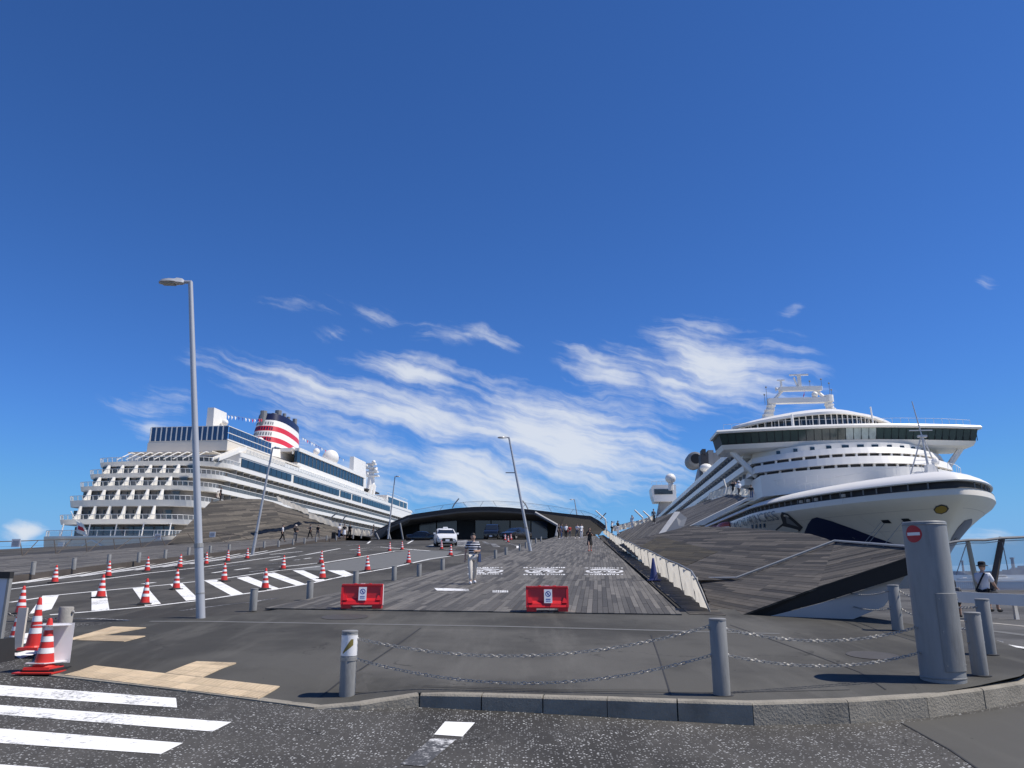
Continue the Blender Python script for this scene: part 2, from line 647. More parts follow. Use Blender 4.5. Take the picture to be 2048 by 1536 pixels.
def sheet(poly, zf, step=1.0, dz=0.0, mb=None, mi=0):
    """a surface over a 2D polygon that follows the height function"""
    pts = []
    n = len(poly)
    for i in range(n):
        a, b = Vector(poly[i][:2]), Vector(poly[(i + 1) % n][:2])
        q = max(1, int((b - a).length / step))
        for j in range(q):
            pts.append(a.lerp(b, j / q))
    nb = len(pts)
    edges = [(i, (i + 1) % nb) for i in range(nb)]
    xs = [p.x for p in pts]
    ys = [p.y for p in pts]
    x = min(xs) + step * .5
    while x < max(xs):
        y = min(ys) + step * .5
        while y < max(ys):
            if inside(poly, x, y):
                pts.append(Vector((x, y)))
            y += step
        x += step
    r = geometry.delaunay_2d_cdt(pts, edges, [], 1, 1e-4)
    mb = mb or MB()
    mb.add([(p.x, p.y, zf(p.x, p.y) + dz) for p in r[0]], [tuple(f) for f in r[2]], mi)
    return mb


# ------------------------------------------------------------------ ground heights
SL, Y0 = .067, 10.8


def smooth(x, a, b):
    q = min(1, max(0, (x - a) / (b - a)))
    return q * q * (3 - 2 * q)


def z_plane(x, y):
    return SL * (y - Y0)


def z_road(x, y):
    yy = y if y < 90 else 90 + 3 * (1 - math.exp(-(y - 90) / 3))
    return SL * (yy - Y0) - .016 * max(0, -x - 4)


def z_street(x, y):
    z = -.6175 - .0143 * x + .0405 * y
    k = smooth(y, 15, 18.6)
    return z * (1 - k) + z_road(x, y) * k if k > 0 else z


KERB = [(-7.2, 12.7), (-4.6, 11.62), (-2.55, 10.66), (-1.95, 10.62), (-1.22, 10.85), (-.4, 10.72), (.4, 10.6), (1.2, 10.44),
        (2.06, 10.27), (2.95, 10.1), (4.2, 10.28), (5.4, 10.68), (6.5, 11.3), (7.5, 11.95), (8.4, 12.9), (9.0, 14.0), (9.3, 15.6)]


def z_plaza(x, y):
    z = max(0, SL * (y - Y0))
    if x < -1.2:                     # falls to the street at the dropped kerb
        yk = 10.66 + (-2.55 - x) * .44 if x < -2.55 else 10.66
        k = 1 - smooth(y - yk, 0, 1.6)
        k *= smooth(-x, 1.25, 2.5)
        z = z * (1 - k) + (z_street(x, yk) + .012 + (y - yk) * .03) * k
    return z


def hit(px, py, zf):
    r = ray(px, py)
    lo, hi = 3.0, None
    y = 3.0
    while y < 400:
        k = y / r.y
        if EYE + r.z * k < zf(r.x * k, y):
            hi = y
            break
        lo = y
        y *= 1.04
    if hi is None:
        hi = lo
    for _ in range(40):
        m_ = (lo + hi) / 2
        k = m_ / r.y
        if EYE + r.z * k < zf(r.x * k, m_):
            hi = m_
        else:
            lo = m_
    k = hi / r.y
    return Vector((r.x * k, hi, zf(r.x * k, hi)))


def hits(pts, zf):
    return [hit(p[0], p[1], zf) for p in pts]


DIR = Vector((math.sin(R(6.3)), math.cos(R(6.3)), 0))     # the way the ramp runs
PA = R(6)
AU = Vector((math.sin(PA), math.cos(PA), 0))              # along the pier and ships
AV = Vector((math.cos(PA), -math.sin(PA), 0))


# ------------------------------------------------------------------ planks
def clip(poly, n, d):
    """keep the part of a 2D polygon with p.n <= d"""
    out = []
    for i in range(len(poly)):
        a, b = poly[i], poly[(i + 1) % len(poly)]
        da, db = a[0] * n[0] + a[1] * n[1] - d, b[0] * n[0] + b[1] * n[1] - d
        if da <= 0:
            out.append(a)
        if (da < 0 < db) or (db < 0 < da):
            q = da / (da - db)
            out.append((a[0] + (b[0] - a[0]) * q, a[1] + (b[1] - a[1]) * q))
    return out


def planks(pts, dirv, width, lens, gap=.008, thick=.04, rows=None):
    """cut a flat convex polygon into boards; returns a list of (top, bottom, tint)"""
    o = pts[0]
    nrm = None
    for i in range(1, len(pts) - 1):
        c = (pts[i] - o).cross(pts[i + 1] - o)
        nrm = c if nrm is None else nrm + c
    nrm.normalize()
    if nrm.z < 0:
        nrm = -nrm
    e1 = (dirv - nrm * dirv.dot(nrm)).normalized()
    e2 = nrm.cross(e1)
    P2 = [((p - o).dot(e1), (p - o).dot(e2)) for p in pts]
    v0, v1 = min(p[1] for p in P2), max(p[1] for p in P2)
    u0, u1 = min(p[0] for p in P2), max(p[0] for p in P2)
    out = []
    v = v0
    while v < v1:
        st = clip(clip(P2, (0, -1), -(v + gap / 2)), (0, 1), v + width - gap / 2)
        if len(st) >= 3:
            if rows:
                cuts = rows[:]
                cuts += [q + random.choice((.33, .66)) * 3 for q in []]
                u = u0 - random.random() * lens[1]
            else:
                u = u0 - random.random() * lens[1]
            while u < u1:
                L = random.uniform(*lens)
                pc = clip(clip(st, (-1, 0), -(u + .002)), (1, 0), u + L - .002)
                if len(pc) >= 3:
                    j = random.uniform(-.003, .004)
                    ar = abs(sum(pc[i][0] * pc[(i + 1) % len(pc)][1] - pc[(i + 1) % len(pc)][0] * pc[i][1] for i in range(len(pc)))) / 2
                    if ar > .01:
                        top = [o + e1 * q[0] + e2 * q[1] + nrm * j for q in pc]
                        bot = [q - nrm * thick for q in top]
                        out.append((top, bot, random.random()))
                u += L
        v += width
    return out


def lay(parent, pcs, mats, count=300, name='plank', rest='boards'):
    """the nearest boards become parts, all others one part"""
    pcs.sort(key=lambda q: sum((v - camo.location).length for v in q[0]) / len(q[0]))
    for top, bot, tn in pcs[:count]:
        n = len(top)
        mb = MB()
        mb.add(bot + top, [tuple(range(n, 2 * n))] + [(i, (i + 1) % n, n + (i + 1) % n, n + i) for i in range(n)], 0, tn)
        mb.build(name, mats, parent, tint=True)
    if len(pcs) > count:
        mb = MB()
        for top, bot, tn in pcs[count:]:
            n = len(top)
            mb.add(bot + top, [tuple(range(n, 2 * n))] + [(i, (i + 1) % n, n + (i + 1) % n, n + i) for i in range(n)], 0, tn)
        mb.build(rest, mats, parent, tint=True, kind='stuff')


# ================================================================== SETTING
mb = MB()
mb.lathe([(.01, 0), (300, 0), (2500, 0), (30000, 0)], 64, (0, 0, -4), caps=False)
sea = mb.build('sea', 'water', kind='structure')

# street in front and the road that climbs the pier
st_poly = [(-60, -12), (40, -12), (40, 12.0)] + [(9.6, 12.0)] + [(p[0], p[1] + .06) for p in reversed(KERB[:-2])] + [(-8.2, 13.9), (-9.6, 16.5), (-8.6, 18.7), (-60, 18.7)]
sheet(st_poly, z_street, 1.2).build('street', 'street_asphalt', kind='structure')
rr_poly = [(-60, 18.7), (-8.6, 18.7), (-5.0, 18.9), (-4, 21), (4, 60), (14, 100), (14, 118), (-50, 118)]
sheet(rr_poly, z_road, 1.6).build('ramp_road', 'ramp_asphalt', kind='structure')
# plaza
pl_poly = [(p[0], p[1] + .1) for p in KERB] + [(9.0, 17.0), (8.7, 18.2), (7.9, 20.2), (-5.0, 22.5), (-6.6, 19.4), (-8.6, 18.72), (-9.6, 16.6), (-8.2, 14.0)]
plaza = sheet(pl_poly, z_plaza, .45).build('plaza', 'plaza_asphalt', kind='structure')
# quay on the right
qf = lambda x, y: .27 + .005 * (x - 8) - .62 * smooth(15.8 - y, 0, 4.2)
q_poly = [(8.6, 12.6), (9.6, 12.0), (40, 12.0), (60, 24), (52, 66), (24, 62), (8.0, 40), (7.6, 20.5), (8.6, 18.0), (8.9, 17.0), (9.25, 15.6), (8.95, 14.1)]
sheet(q_poly, qf, 3).build('quay', 'quay_asphalt', kind='structure')
mb = MB()
mb.prism([(8.0, 20), (60, 24.1), (52, 66), (24, 62), (8.0, 40)], -5, .1)
mb.build('quay_wall', 'concrete', kind='structure')
mb = MB()
mb.prism([(-60, -12), (40, -12), (40, 9), (8.3, 12.6), (-60, 12)], -5, -1.4)
mb.build('quay_base', 'concrete', kind='structure')

# body of the pier under the timber decks
sheet([(-5.0, 22.3), (8.3, 20.4), (16, 62), (34, 120), (40, 160), (-60, 160), (-50, 119), (-40, 60), (-34, 34), (-8, 24)], lambda x, y: z_plane(x, min(y, 122)) - .55, 4).build('pier_body', 'under_deck', kind='structure')

# kerb stones
kerb = obj('kerb', None, None, kind='structure')
for i in range(2, len(KERB) - 1):
    a, b = Vector((*KERB[i], 0)), Vector((*KERB[i + 1], 0))
    n_ = 1
    dv = (b - a).normalized()
    nv = Vector((-dv.y, dv.x, 0))
    g = dv * .006
    pa, pb = a + g, b - g

    def kz(p):
        if p.x < -1.22:
            q = smooth(-p.x, 1.22, 2.6)
            return (1 - q) * .012 + q * (z_street(p.x, p.y) + .02)
        return .012
    za, zb = kz(pa), kz(pb)
    cut = .03
    vs = []
    for p, z in ((pa, za), (pb, zb)):
        p = p + Vector((random.uniform(-.006, .006), random.uniform(-.01, .01), 0))
        z += random.uniform(-.004, .004)
        vs += [p + Vector((0, 0, -.55)), Vector((p.x, p.y, z - cut)) + nv * .015, Vector((p.x, p.y, z - .008)) + nv * .035,
               Vector((p.x, p.y, z)) + nv * .06, Vector((p.x, p.y, z)) + nv * .18, p + nv * .18 + Vector((0, 0, -.55))]
    mb = MB()
    mb.add(vs, [(j, (j + 1) % 6, 6 + (j + 1) % 6, 6 + j) for j in range(6)] + [(0, 1, 2, 3, 4, 5), (11, 10, 9, 8, 7, 6)])
    mb.build('kerb_stone', 'kerb', kerb)
for i in range(0, 2):     # flush stones along the dropped part
    a, b = Vector((*KERB[i], 0)), Vector((*KERB[i + 1], 0))
    n_ = 5
    dv = (b - a).normalized()
    nv = Vector((-dv.y, dv.x, 0))
    if nv.y < 0:
        nv = -nv
    for j in range(n_):
        p, q = a.lerp(b, (j + .01) / n_), a.lerp(b, (j + .99) / n_)
        top = [Vector((w.x, w.y, z_street(w.x, w.y) + .018)) for w in (p, q, q + nv * .17, p + nv * .17)]
        mb = MB()
        mb.hexa([w - Vector((0, 0, .3)) for w in top], top)
        mb.build('kerb_stone', 'kerb', kerb)

# joints, seams and a cover on the plaza
def strip(pts, w, zf, dz, name, mat, parent, step=.6):
    P = hits(pts, zf)
    mb = MB()
    rows = []
    for i, p in enumerate(P):
        d = (P[min(i + 1, len(P) - 1)] - P[max(i - 1, 0)])
        n = Vector((-d.y, d.x, 0)).normalized() * w / 2
        rows.append((p - n, p + n))
    for (a, b), (c, d) in zip(rows, rows[1:]):
        q = max(1, int((a - c).length / step))
        for k in range(q):
            s0, s1 = k / q, (k + 1) / q
            vs = [a.lerp(c, s0), b.lerp(d, s0), b.lerp(d, s1), a.lerp(c, s1)]
            mb.add([(v.x, v.y, zf(v.x, v.y) + dz) for v in vs], [(0, 1, 2, 3)])
    return mb.build(name, mat, parent)


strip([(300, 1243), (400, 1243), (700, 1248), (1000, 1253), (1200, 1258), (1560, 1268)], .16, z_plaza, .005, 'joint_strip', 'joint', plaza)
strip([(640, 1395), (720, 1340), (800, 1286), (842, 1256)], .03, z_plaza, .006, 'seam', 'seal', plaza)
strip([(1302, 1270), (1316, 1310), (1342, 1392)], .022, z_plaza, .006, 'seam', 'seal', plaza)
strip([(700, 1392), (850, 1374), (1100, 1382), (1440, 1386), (1700, 1380)], .02, z_plaza, .006, 'seam', 'seal', plaza)
strip([(1460, 1250), (1600, 1300), (1720, 1345), (1772, 1380)], .02, z_plaza, .006, 'seam', 'seal', plaza)
for (px, py, rad) in ((690, 1234, .55), (1745, 1311, .42)):
    c = hit(px, py, z_plaza)
    mb = MB()
    n = 24
    rings = []
    for r_ in (rad, rad * .9, rad * .86, .01):
        rings.append([(c.x + r_ * math.cos(6.2832 * i / n), c.y + r_ * math.sin(6.2832 * i / n),
                       z_plaza(c.x, c.y + r_ * math.sin(6.2832 * i / n)) + (.008 if r_ != rad * .86 else .004)) for i in range(n)])
    mb.grid(rings, 0, True)
    mb.build('manhole_cover', 'plate', plaza)

# tactile tiles
tact = obj('tactile_paving', None, None, kind='structure')


def tiles(quad, nu, nv, zf):
    q = hits(quad, zf)
    for i in range(nu):
        for j in range(nv):
            cs = []
            for (di, dj) in ((.015, .015), (.985, .015), (.985, .985), (.015, .985)):
                u, v = (i + di) / nu, (j + dj) / nv
                p = q[0].lerp(q[1], u).lerp(q[3].lerp(q[2], u), v)
                cs.append(Vector((p.x, p.y, zf(p.x, p.y) + .014)))
            mb = MB()
            tn = random.random()
            mb.hexa([c - Vector((0, 0, .05)) for c in cs], cs, 0, tn)
            ctr = sum(cs, Vector()) / 4
            for k in range(4):                      # raised bars / dots
                w = (k + .5) / 4
                a_, b_ = cs[0].lerp(cs[1], w), cs[3].lerp(cs[2], w)
                h = (cs[1] - cs[0]) * .045
                a_, b_ = a_.lerp(b_, .1), a_.lerp(b_, .9)
                up = Vector((0, 0, .005))
                mb.add([a_ - h + up, a_ + h + up, b_ + h + up, b_ - h + up], [(0, 1, 2, 3)], 0, min(1, tn + .3))
            mb.build('paving_tile', 'tile', tact, tint=True)


tiles([(127, 1351), (516, 1399), (560, 1374), (188, 1332)], 12, 2, z_plaza)
tiles([(330, 1347.5), (404, 1356), (473, 1327), (393, 1324)], 2, 4, z_plaza)
tiles([(123, 1283), (192, 1273.5), (293, 1256), (225, 1254)], 5, 2, z_plaza)
tiles([(152, 1281.5), (248, 1284), (291, 1273), (208, 1272)], 5, 2, z_plaza)

# painted markings
marks = obj('road_marking', None, None, kind='structure')


def mark(pts, zf, mat='white_paint', dz=.006, step=.8, name='painted_bar', parent=None):
    P = hits(pts, zf)
    sheet([(p.x, p.y) for p in P], zf, step, dz).build(name, mat, parent or marks)


for bar in ([(-60, 1366), (0, 1371), (352, 1397), (354, 1416), (0, 1392), (-60, 1389)],
            [(-60, 1405), (0, 1411), (463, 1445), (425, 1464), (0, 1430), (-60, 1426)],
            [(-60, 1452), (0, 1458), (366, 1487), (322, 1509), (0, 1487), (-60, 1482)],
            [(-60, 1526), (0, 1530), (100, 1537), (60, 1550), (-60, 1545)]):
    mark(bar, z_street, 'white_paint')
mark([(890, 1444), (950, 1446), (925, 1474), (868, 1470)], z_street, 'white_paint')
mark([(862, 1478), (912, 1480), (850, 1534), (800, 1530)], z_street, 'worn_paint')
mark([(1805, 1447), (1880, 1438), (2120, 1400), (2120, 1560), (1985, 1560), (1900, 1500)], z_street, 'plaza_asphalt', .004, 1, 'asphalt_patch')
strip([(1802, 1446), (1900, 1500), (1990, 1562)], .025, z_street, .007, 'seam', 'seal', marks)
mark([(846, 1258), (1200, 1261), (1299, 1270), (1316, 1312), (1338, 1380), (1100, 1379), (850, 1371), (735, 1384), (664, 1388), (724, 1342)], z_plaza, 'paving_panel', .0025, .6, 'paving_panel', plaza)
# second crossing behind the cones
mark([(30, 1270), (120, 1258), (182, 1255), (194, 1258), (60, 1285), (30, 1292)], z_street)
mark([(20, 1305), (100, 1290), (120, 1294), (40, 1318)], z_street)
# chevrons between the lanes
wl = lambda a, w=.16, n='lane_line', m_='white_paint': strip(a, w, z_road, .006, n, m_, marks, 2.0)
wl([(20, 1205), (118, 1190), (200, 1182), (330, 1170), (448, 1157), (560, 1141), (640, 1133)])
wl([(100, 1230), (200, 1222), (300, 1213), (392, 1202), (480, 1189), (545, 1180), (620, 1167), (700, 1150), (780, 1136), (860, 1118), (935, 1108)])
wl([(100, 1236), (200, 1238), (290, 1243)], .14, 'lane_line', 'worn_paint')
wl([(360, 1222), (450, 1210), (500, 1205), (556, 1196)], .14, 'lane_line', 'worn_paint')
for q in ([(85, 1192), (118, 1190), (103, 1219), (58, 1229)], [(183, 1184), (212, 1181), (219, 1221), (183, 1222)],
          [(265, 1177), (293, 1174), (322, 1208), (290, 1212)], [(340, 1169), (365, 1167), (398, 1199), (372, 1202)],
          [(409, 1162), (434, 1160), (487, 1188), (462, 1191)], [(473, 1156), (496, 1153), (560, 1178), (536, 1181)],
          [(526, 1148), (548, 1145), (610, 1168), (592, 1171)], [(585, 1141), (607, 1141), (650, 1160), (632, 1163)],
          [(655, 1141), (688, 1141), (708, 1150), (690, 1154)]):
    mark(q, z_road, 'white_paint', .008)
# hatched strip by the far deck
wl([(0, 1181), (110, 1168), (217, 1157), (300, 1146), (400, 1135), (520, 1118), (560, 1113)])
for k_ in range(9):
    x0 = -60 + k_ * 55
    f = lambda x: 1164 - (x + 60) * .1135
    wl([(x0, f(x0) + 14), (x0 + 120, f(x0 + 120) + 11), (x0 + 210, f(x0 + 210) + 5)], .17)
# dashes and arrows further up
for ln in ([(285, 1168), (310, 1165)], [(340, 1160), (368, 1156)], [(425, 1146), (452, 1142)], [(470, 1140), (500, 1136)], [(410, 1139), (500, 1127)],
           [(530, 1129), (556, 1126)], [(560, 1134), (640, 1126)], [(500, 1144), (548, 1138)], [(585, 1121), (600, 1119)], [(608, 1118), (622, 1116)],
           [(540, 1121), (610, 1110), (680, 1097)], [(590, 1113), (640, 1106), (665, 1104)], [(650, 1112), (670, 1111)], [(670, 1109), (680, 1108)],
           [(685, 1107), (745, 1099)], [(690, 1092), (720, 1088)], [(540, 1109), (605, 1103)], [(700, 1100), (760, 1094), (860, 1102)],
           [(735, 1087), (780, 1082)], [(815, 1087), (880, 1080), (905, 1079)], [(775, 1097), (880, 1097), (925, 1102)], [(640, 1127), (720, 1114), (790, 1102), (830, 1099)],
           [(840, 1095), (925, 1095)], [(990, 1079), (1015, 1086), (1035, 1092)], [(1035, 1092), (1036, 1098), (1022, 1106)]):
    wl(ln, .2, 'lane_line', random.choice(('white_paint', 'worn_paint', 'white_paint')))
for q in ([(963, 1083), (970, 1083), (982, 1088), (974, 1089)], [(980, 1086), (990, 1087), (1001, 1094), (986, 1094)],
          [(850, 1093), (870, 1088), (885, 1088), (868, 1094)], [(905, 1081), (935, 1080), (935, 1093), (905, 1094)]):
    mark(q, z_road, 'worn_paint', .008)
# pale island between the lanes
mark([(578, 1140), (660, 1126), (790, 1104), (830, 1100), (925, 1103), (905, 1112), (840, 1124), (770, 1136), (720, 1142)], z_road, 'joint', .004, 2, 'pale_paving', marks)

# ------------------------------------------------------------------ main boardwalk
LEFT = [(506, 1217), (619, 1196), (711, 1172), (788, 1159), (838, 1153), (885, 1140), (951, 1126), (991, 1117), (1012, 1110), (1040, 1102), (1052, 1097), (1062, 1091), (1072, 1087), (1082, 1083)]
zb = lambda x, y: z_plane(x, y) + .03
deck = obj('boardwalk', None, None, kind='structure')
A = hit(528, 1216, zb)
B = hit(1364, 1228, zb)
Bf = hit(1201, 1079, zb)
dirx = (Bf - B)
dirx.normalize()
Cf = B + dirx * ((124 - B.y) / dirx.y)
Df = hit(1122, 1070, zb)
Df2 = hit(880, 1142, zb)
poly = [A, B, Cf, Df, Df2]


def edge_at(Y, side):
    a, b = (B, Cf) if side else ((A, Df2) if Y < Df2.y else (Df2, Df))
    return a.lerp(b, (Y - a.y) / (b.y - a.y))


pcs = []
rowsY = [A.y, 29.6] + [29.6 + 12.5 * i for i in range(1, 8)]
for i, (ya, yb) in enumerate(zip(rowsY, rowsY[1:])):
    if i == 0:
        seg = [A, B, edge_at(yb - .01, 1), edge_at(yb - .01, 0)]
    else:
        seg = [edge_at(ya + .01, 0), edge_at(ya + .01, 1), edge_at(yb - .01, 1)] + ([Df2.copy()] if False else []) + [edge_at(yb - .01, 0)]
    seg = [Vector((p.x, p.y, zb(p.x, p.y))) for p in seg]
    pcs += planks(seg, DIR, .135 if i == 0 else .15, (2.2, 4.0) if i == 0 else (1.6, 4.2))
lay(deck, pcs, 'plank')
mb = MB()
mb.add([(p.x, p.y, z_plane(p.x, p.y) + .002) for p in poly], [(0, 1, 2, 3, 4)])
mb.build('deck_base', 'under_deck', deck)
# white pictograms painted on the boards
pics = obj('deck_marking', None, None, kind='structure')
zd = lambda x, y: z_plane(x, y) + .036


def pict(cx, cy, w, h, jag=0):
    def pt(a, b):
        return hit(cx + a * w, cy + b * h, zd)
    mb = MB()
    n = 30
    for i in range(n):
        if i % 10 == 7:
            continue
        a0, a1 = 6.2832 * i / n, 6.2832 * (i + 1) / n
        mb.quad(pt(math.cos(a0), math.sin(a0) * .72), pt(math.cos(a1), math.sin(a1) * .72), pt(math.cos(a1) * .8, math.sin(a1) * .5), pt(math.cos(a0) * .8, math.sin(a0) * .5))
    for (x, r_) in ((-.38, .22), (.38, .22)):      # wheels of the bicycle sign
        for i in range(12):
            a0, a1 = 6.2832 * i / 12, 6.2832 * (i + 1) / 12
            mb.quad(pt(x + math.cos(a0) * r_, .08 + math.sin(a0) * .26), pt(x + math.cos(a1) * r_, .08 + math.sin(a1) * .26),
                    pt(x + math.cos(a1) * r_ * .55, .08 + math.sin(a1) * .1), pt(x + math.cos(a0) * r_ * .55, .08 + math.sin(a0) * .1))
    for (xa, ya, xb, yb) in ((-.38, .08, -.05, -.3), (-.05, -.3, .3, -.3), (.3, -.35, .38, .08), (-.05, .1, .3, -.3)):
        mb.quad(pt(xa, ya - .09), pt(xb, yb - .09), pt(xb, yb + .09), pt(xa, ya + .09))
    x = -1.05
    while x < 1.0:
        ww = random.uniform(.06, .13)
        mb.quad(pt(x, -1.12), pt(x + ww, -1.12), pt(x + ww, -.86), pt(x, -.86))
        mb.quad(pt(x, .84), pt(x + ww, .84), pt(x + ww, 1.14), pt(x, 1.14))
        x += ww + random.choice((.03, .03, .05, .1))
    mb.build('bicycle_pictogram', 'deck_paint', pics)


pict(972, 1141.5, 35, 6.5)
pict(1088, 1142, 39, 7)
pict(1209, 1142.5, 38, 6.5)
mark([(868, 1176), (937, 1178), (939, 1182.5), (874, 1181)], zd, 'deck_paint', .002, 1, 'painted_bar', pics)
mark([(939, 1178.5), (985, 1179.5), (1016, 1180), (1018, 1183), (940, 1182)], zd, 'print_pale', .002, 1, 'painted_bar', pics) if 'print_pale' in MATS else None
mb = MB()
for i in range(9):
    x = 985 + i * 3.6
    mb.quad(*[hit(x + a, b, lambda p, q: zd(p, q) + .004) for (a, b) in ((0, 1180.5), (2.4, 1180.6), (2.5, 1185), (.1, 1184.8))])
mb.build('painted_bar', 'deck_paint', pics)

# side gutter strip between boardwalk and fence
FB = [(1420, 1223), (1367, 1185), (1339, 1162), (1300, 1135), (1272, 1117), (1253, 1104), (1238, 1093), (1222, 1080), (1207, 1067)]
zs_ = lambda x, y: z_plane(x, y) + .012
side = obj('side_walk', None, None, kind='structure')
C0 = hit(1378, 1228, zs_)
C1 = hit(1452, 1230, zs_)
C2 = hit(1207, 1070, zs_)
e0 = C0 + dirx * ((112 - C0.y) / dirx.y)
seg = [C0, C1, C2, e0]
seg = [Vector((p.x, p.y, zs_(p.x, p.y))) for p in seg]
lay(side, planks(seg, Vector((1, .1, 0)), .17, (.7, 1.3)), 'brown_plank', 110)
mb = MB()
mb.add([(p.x, p.y, z_plane(p.x, p.y) - .02) for p in seg], [(0, 1, 2, 3)])
mb.build('deck_base', 'under_deck', side)

# ------------------------------------------------------------------ far deck on the left
fa_front = [(-120, 1177), (0, 1163), (100, 1151), (217, 1137), (330, 1125), (440, 1113), (560, 1099), (650, 1087), (700, 1080.5), (742, 1076)]
fa_back = [(742, 1074), (640, 1071), (520, 1078), (400, 1085), (283, 1094), (174, 1102), (112, 1106), (45, 1110), (-120, 1119)]
fdeck = obj('far_boardwalk', None, None, kind='structure')
zl = lambda x, y: z_plane(x, y) if y < 116 else z_plane(x, 116)
Pf = hits([(x, y - 9) for x, y in fa_front], zl)
Pb = hits(fa_back, zl)
poly = [(p.x, p.y) for p in Pf + Pb]
sheet(poly, zl, 3, -.04).build('deck_base', 'under_deck', fdeck)
pcs = []
nb_ = len(Pf)
PbR = list(reversed(Pb))
for i in range(nb_ - 1):
    k0 = i * (len(PbR) - 1) / (nb_ - 1)
    k1 = (i + 1) * (len(PbR) - 1) / (nb_ - 1)

    def lerpP(k):
        j = min(int(k), len(PbR) - 2)
        return PbR[j].lerp(PbR[j + 1], k - j)
    q = [Pf[i], Pf[i + 1], lerpP(k1), lerpP(k0)]
    pcs += planks(q, DIR, .2, (2, 5))
lay(fdeck, pcs, 'plank', 0)
mb = MB()
for a, b in zip(Pf, Pf[1:]):
    d = (b - a).normalized()
    n = Vector((d.y, -d.x, 0)) * .06
    mb.hexa([a - Vector((0, 0, .9)) + n, b - Vector((0, 0, .9)) + n, b - Vector((0, 0, .9)) - n, a - Vector((0, 0, .9)) - n], [a + n, b + n, b - n, a - n])
mb.build('fascia_board', 'fascia', fdeck)
# ------------------------------------------------------------------ folded wooden mound on the right


def on_plane(px, py, p0, p1, p2):
    n = (p1 - p0).cross(p2 - p0)
    r = ray(px, py)
    e = Vector((0, 0, EYE))
    k = (p0 - e).dot(n) / r.dot(n)
    return e + r * k


mound = thing('wooden_mound', 'low folded timber mound rising beside the cloth fence on the ramp', 'mound')
E_ = at(1670, 1086, 24)
b_ = hit(1485, 1229, z_plane)
ap = at(1858, 1100, 17.6)
Dp = at(1635, 1174, 18.8)
K_ = on_plane(1473, 1160, E_, b_, Dp)
fa = on_plane(1424, 1222, E_, b_, Dp)
fk = on_plane(1400, 1160, E_, b_, Dp)
fm = hit(1300, 1137, z_plane)
A_ = [on_plane(px, py, K_, E_, fm) for px, py in ((1400, 1160), (1322, 1136), (1272, 1112), (1238, 1089), (1290, 1074), (1378, 1052), (1480, 1055), (1620, 1068), (1652, 1077))]
pcsB = planks([fa, b_, Dp, E_, K_, fk], (Dp - K_), .14, (2.5, 5))
pcsC = planks([Dp, ap, E_], (ap - Dp) + (ap - E_) * .4, .14, (2.5, 5))
pcsA = planks([K_, E_, A_[8], A_[7], A_[6], A_[5], A_[4], A_[3], A_[2], A_[1], A_[0]], (A_[7] - A_[4]), .15, (3, 6.5))
lay(mound, pcsB + pcsC + pcsA, 'brown_plank', 290)
mb = MB()
dz = Vector((0, 0, -.05))
for f_ in ([fa, b_, Dp, E_, K_, fk], [Dp, ap, E_], [K_, E_, A_[8], A_[7], A_[6], A_[5], A_[4], A_[3], A_[2], A_[1], A_[0]]):
    mb.add([p + dz for p in f_], [tuple(range(len(f_)))])
mb.build('base_sheet', 'under_deck', mound)
mb = MB()
q = [on_plane(px, py, K_, E_, fm) + Vector((0, 0, .012)) for px, py in ((1318, 1073), (1436, 1104), (1374, 1131), (1262, 1103))]
lay(mound, [(t_, b__, n__) for (t_, b__, n__) in planks(q, (A_[7] - A_[4]), .2, (2, 4.5), thick=.02)], 'olive_plank', 0, rest='mossy_boards')
# thick dark edge and the pale wall that it overhangs
mb = MB()
lo = [at(1505, 1240, b_.y + .05), at(1640, 1206, Dp.y + .05), at(1862, 1136, ap.y + .05)]
up = [b_, Dp, ap]
back = Vector((.2, 1.2, 0))
for i in range(2):
    a, b = up[i], up[i + 1]
    c, d = lo[i + 1], lo[i]
    mb.hexa([d, c, c + back, d + back], [a + dz * .3, b + dz * .3, b + back + dz, a + back + dz])
mb.build('edge_beam', 'under_deck', mound)
mb = MB()
w0, w1 = hit(1532, 1240, z_plane) + Vector((0, .9, -.03)), hit(1722, 1248, z_plane) + Vector((0, .9, -.03))
t1 = w0 + Vector((0, 0, 1))
mb.add([w0, w1] + [on_plane(px, py, w0, w1, t1) for px, py in ((1768, 1213), (1812, 1150), (1750, 1172), (1640, 1207), (1545, 1231))], [tuple(range(7))])
mb.build('wall_panel', 'mound_wall', mound)
# white edging bar along the folds
mb = MB()
up_ = Vector((0, 0, .07))
pts = [fk + up_, K_ + up_, E_ + up_, ap + up_ * .6]
for a, b in zip(pts, pts[1:]):
    mb.cyl(a, b, .035, .035, 6)
mb.build('edging_bar', 'galv_light', mound)

# upper timber slope behind
T = [at(1234, 1064, 116), at(1300, 1040, 110), at(1364, 1017, 101), at(1460, 989, 86), at(1506, 994, 71), at(1384, 1051, 80), at(1300, 1078, 92), at(1232, 1084, 106)]
slope = thing('upper_timber_slope', 'upper timber slope with a thick white edge in front of the right ship', 'ramp')
pl = [T[5], T[4], T[3]]
Tq = [on_plane(px, py, *pl) for px, py in ((1384, 1051), (1506, 994), (1460, 989))] + [T[2], T[6]]
lay(slope, planks([T[5], T[4], T[3], T[2], T[6]], T[4] - T[5], .3, (3, 6)) + planks([T[6], T[2], T[1], T[0], T[7]], T[2] - T[6], .3, (3, 6)), 'plank', 0)
mb = MB()
for f_ in ([T[5], T[4], T[3], T[2], T[6]], [T[6], T[2], T[1], T[0], T[7]]):
    mb.add([p + dz * 3 for p in f_], [tuple(range(len(f_)))])
mb.build('base_sheet', 'under_deck', slope)
mb = MB()
e_ = [at(1382, 1051, 79.8), at(1497, 995, 71.4), at(1514, 994.5, 70.6), at(1512, 1001, 70.6), at(1497, 1001, 71.2), at(1405, 1051, 78.6)]
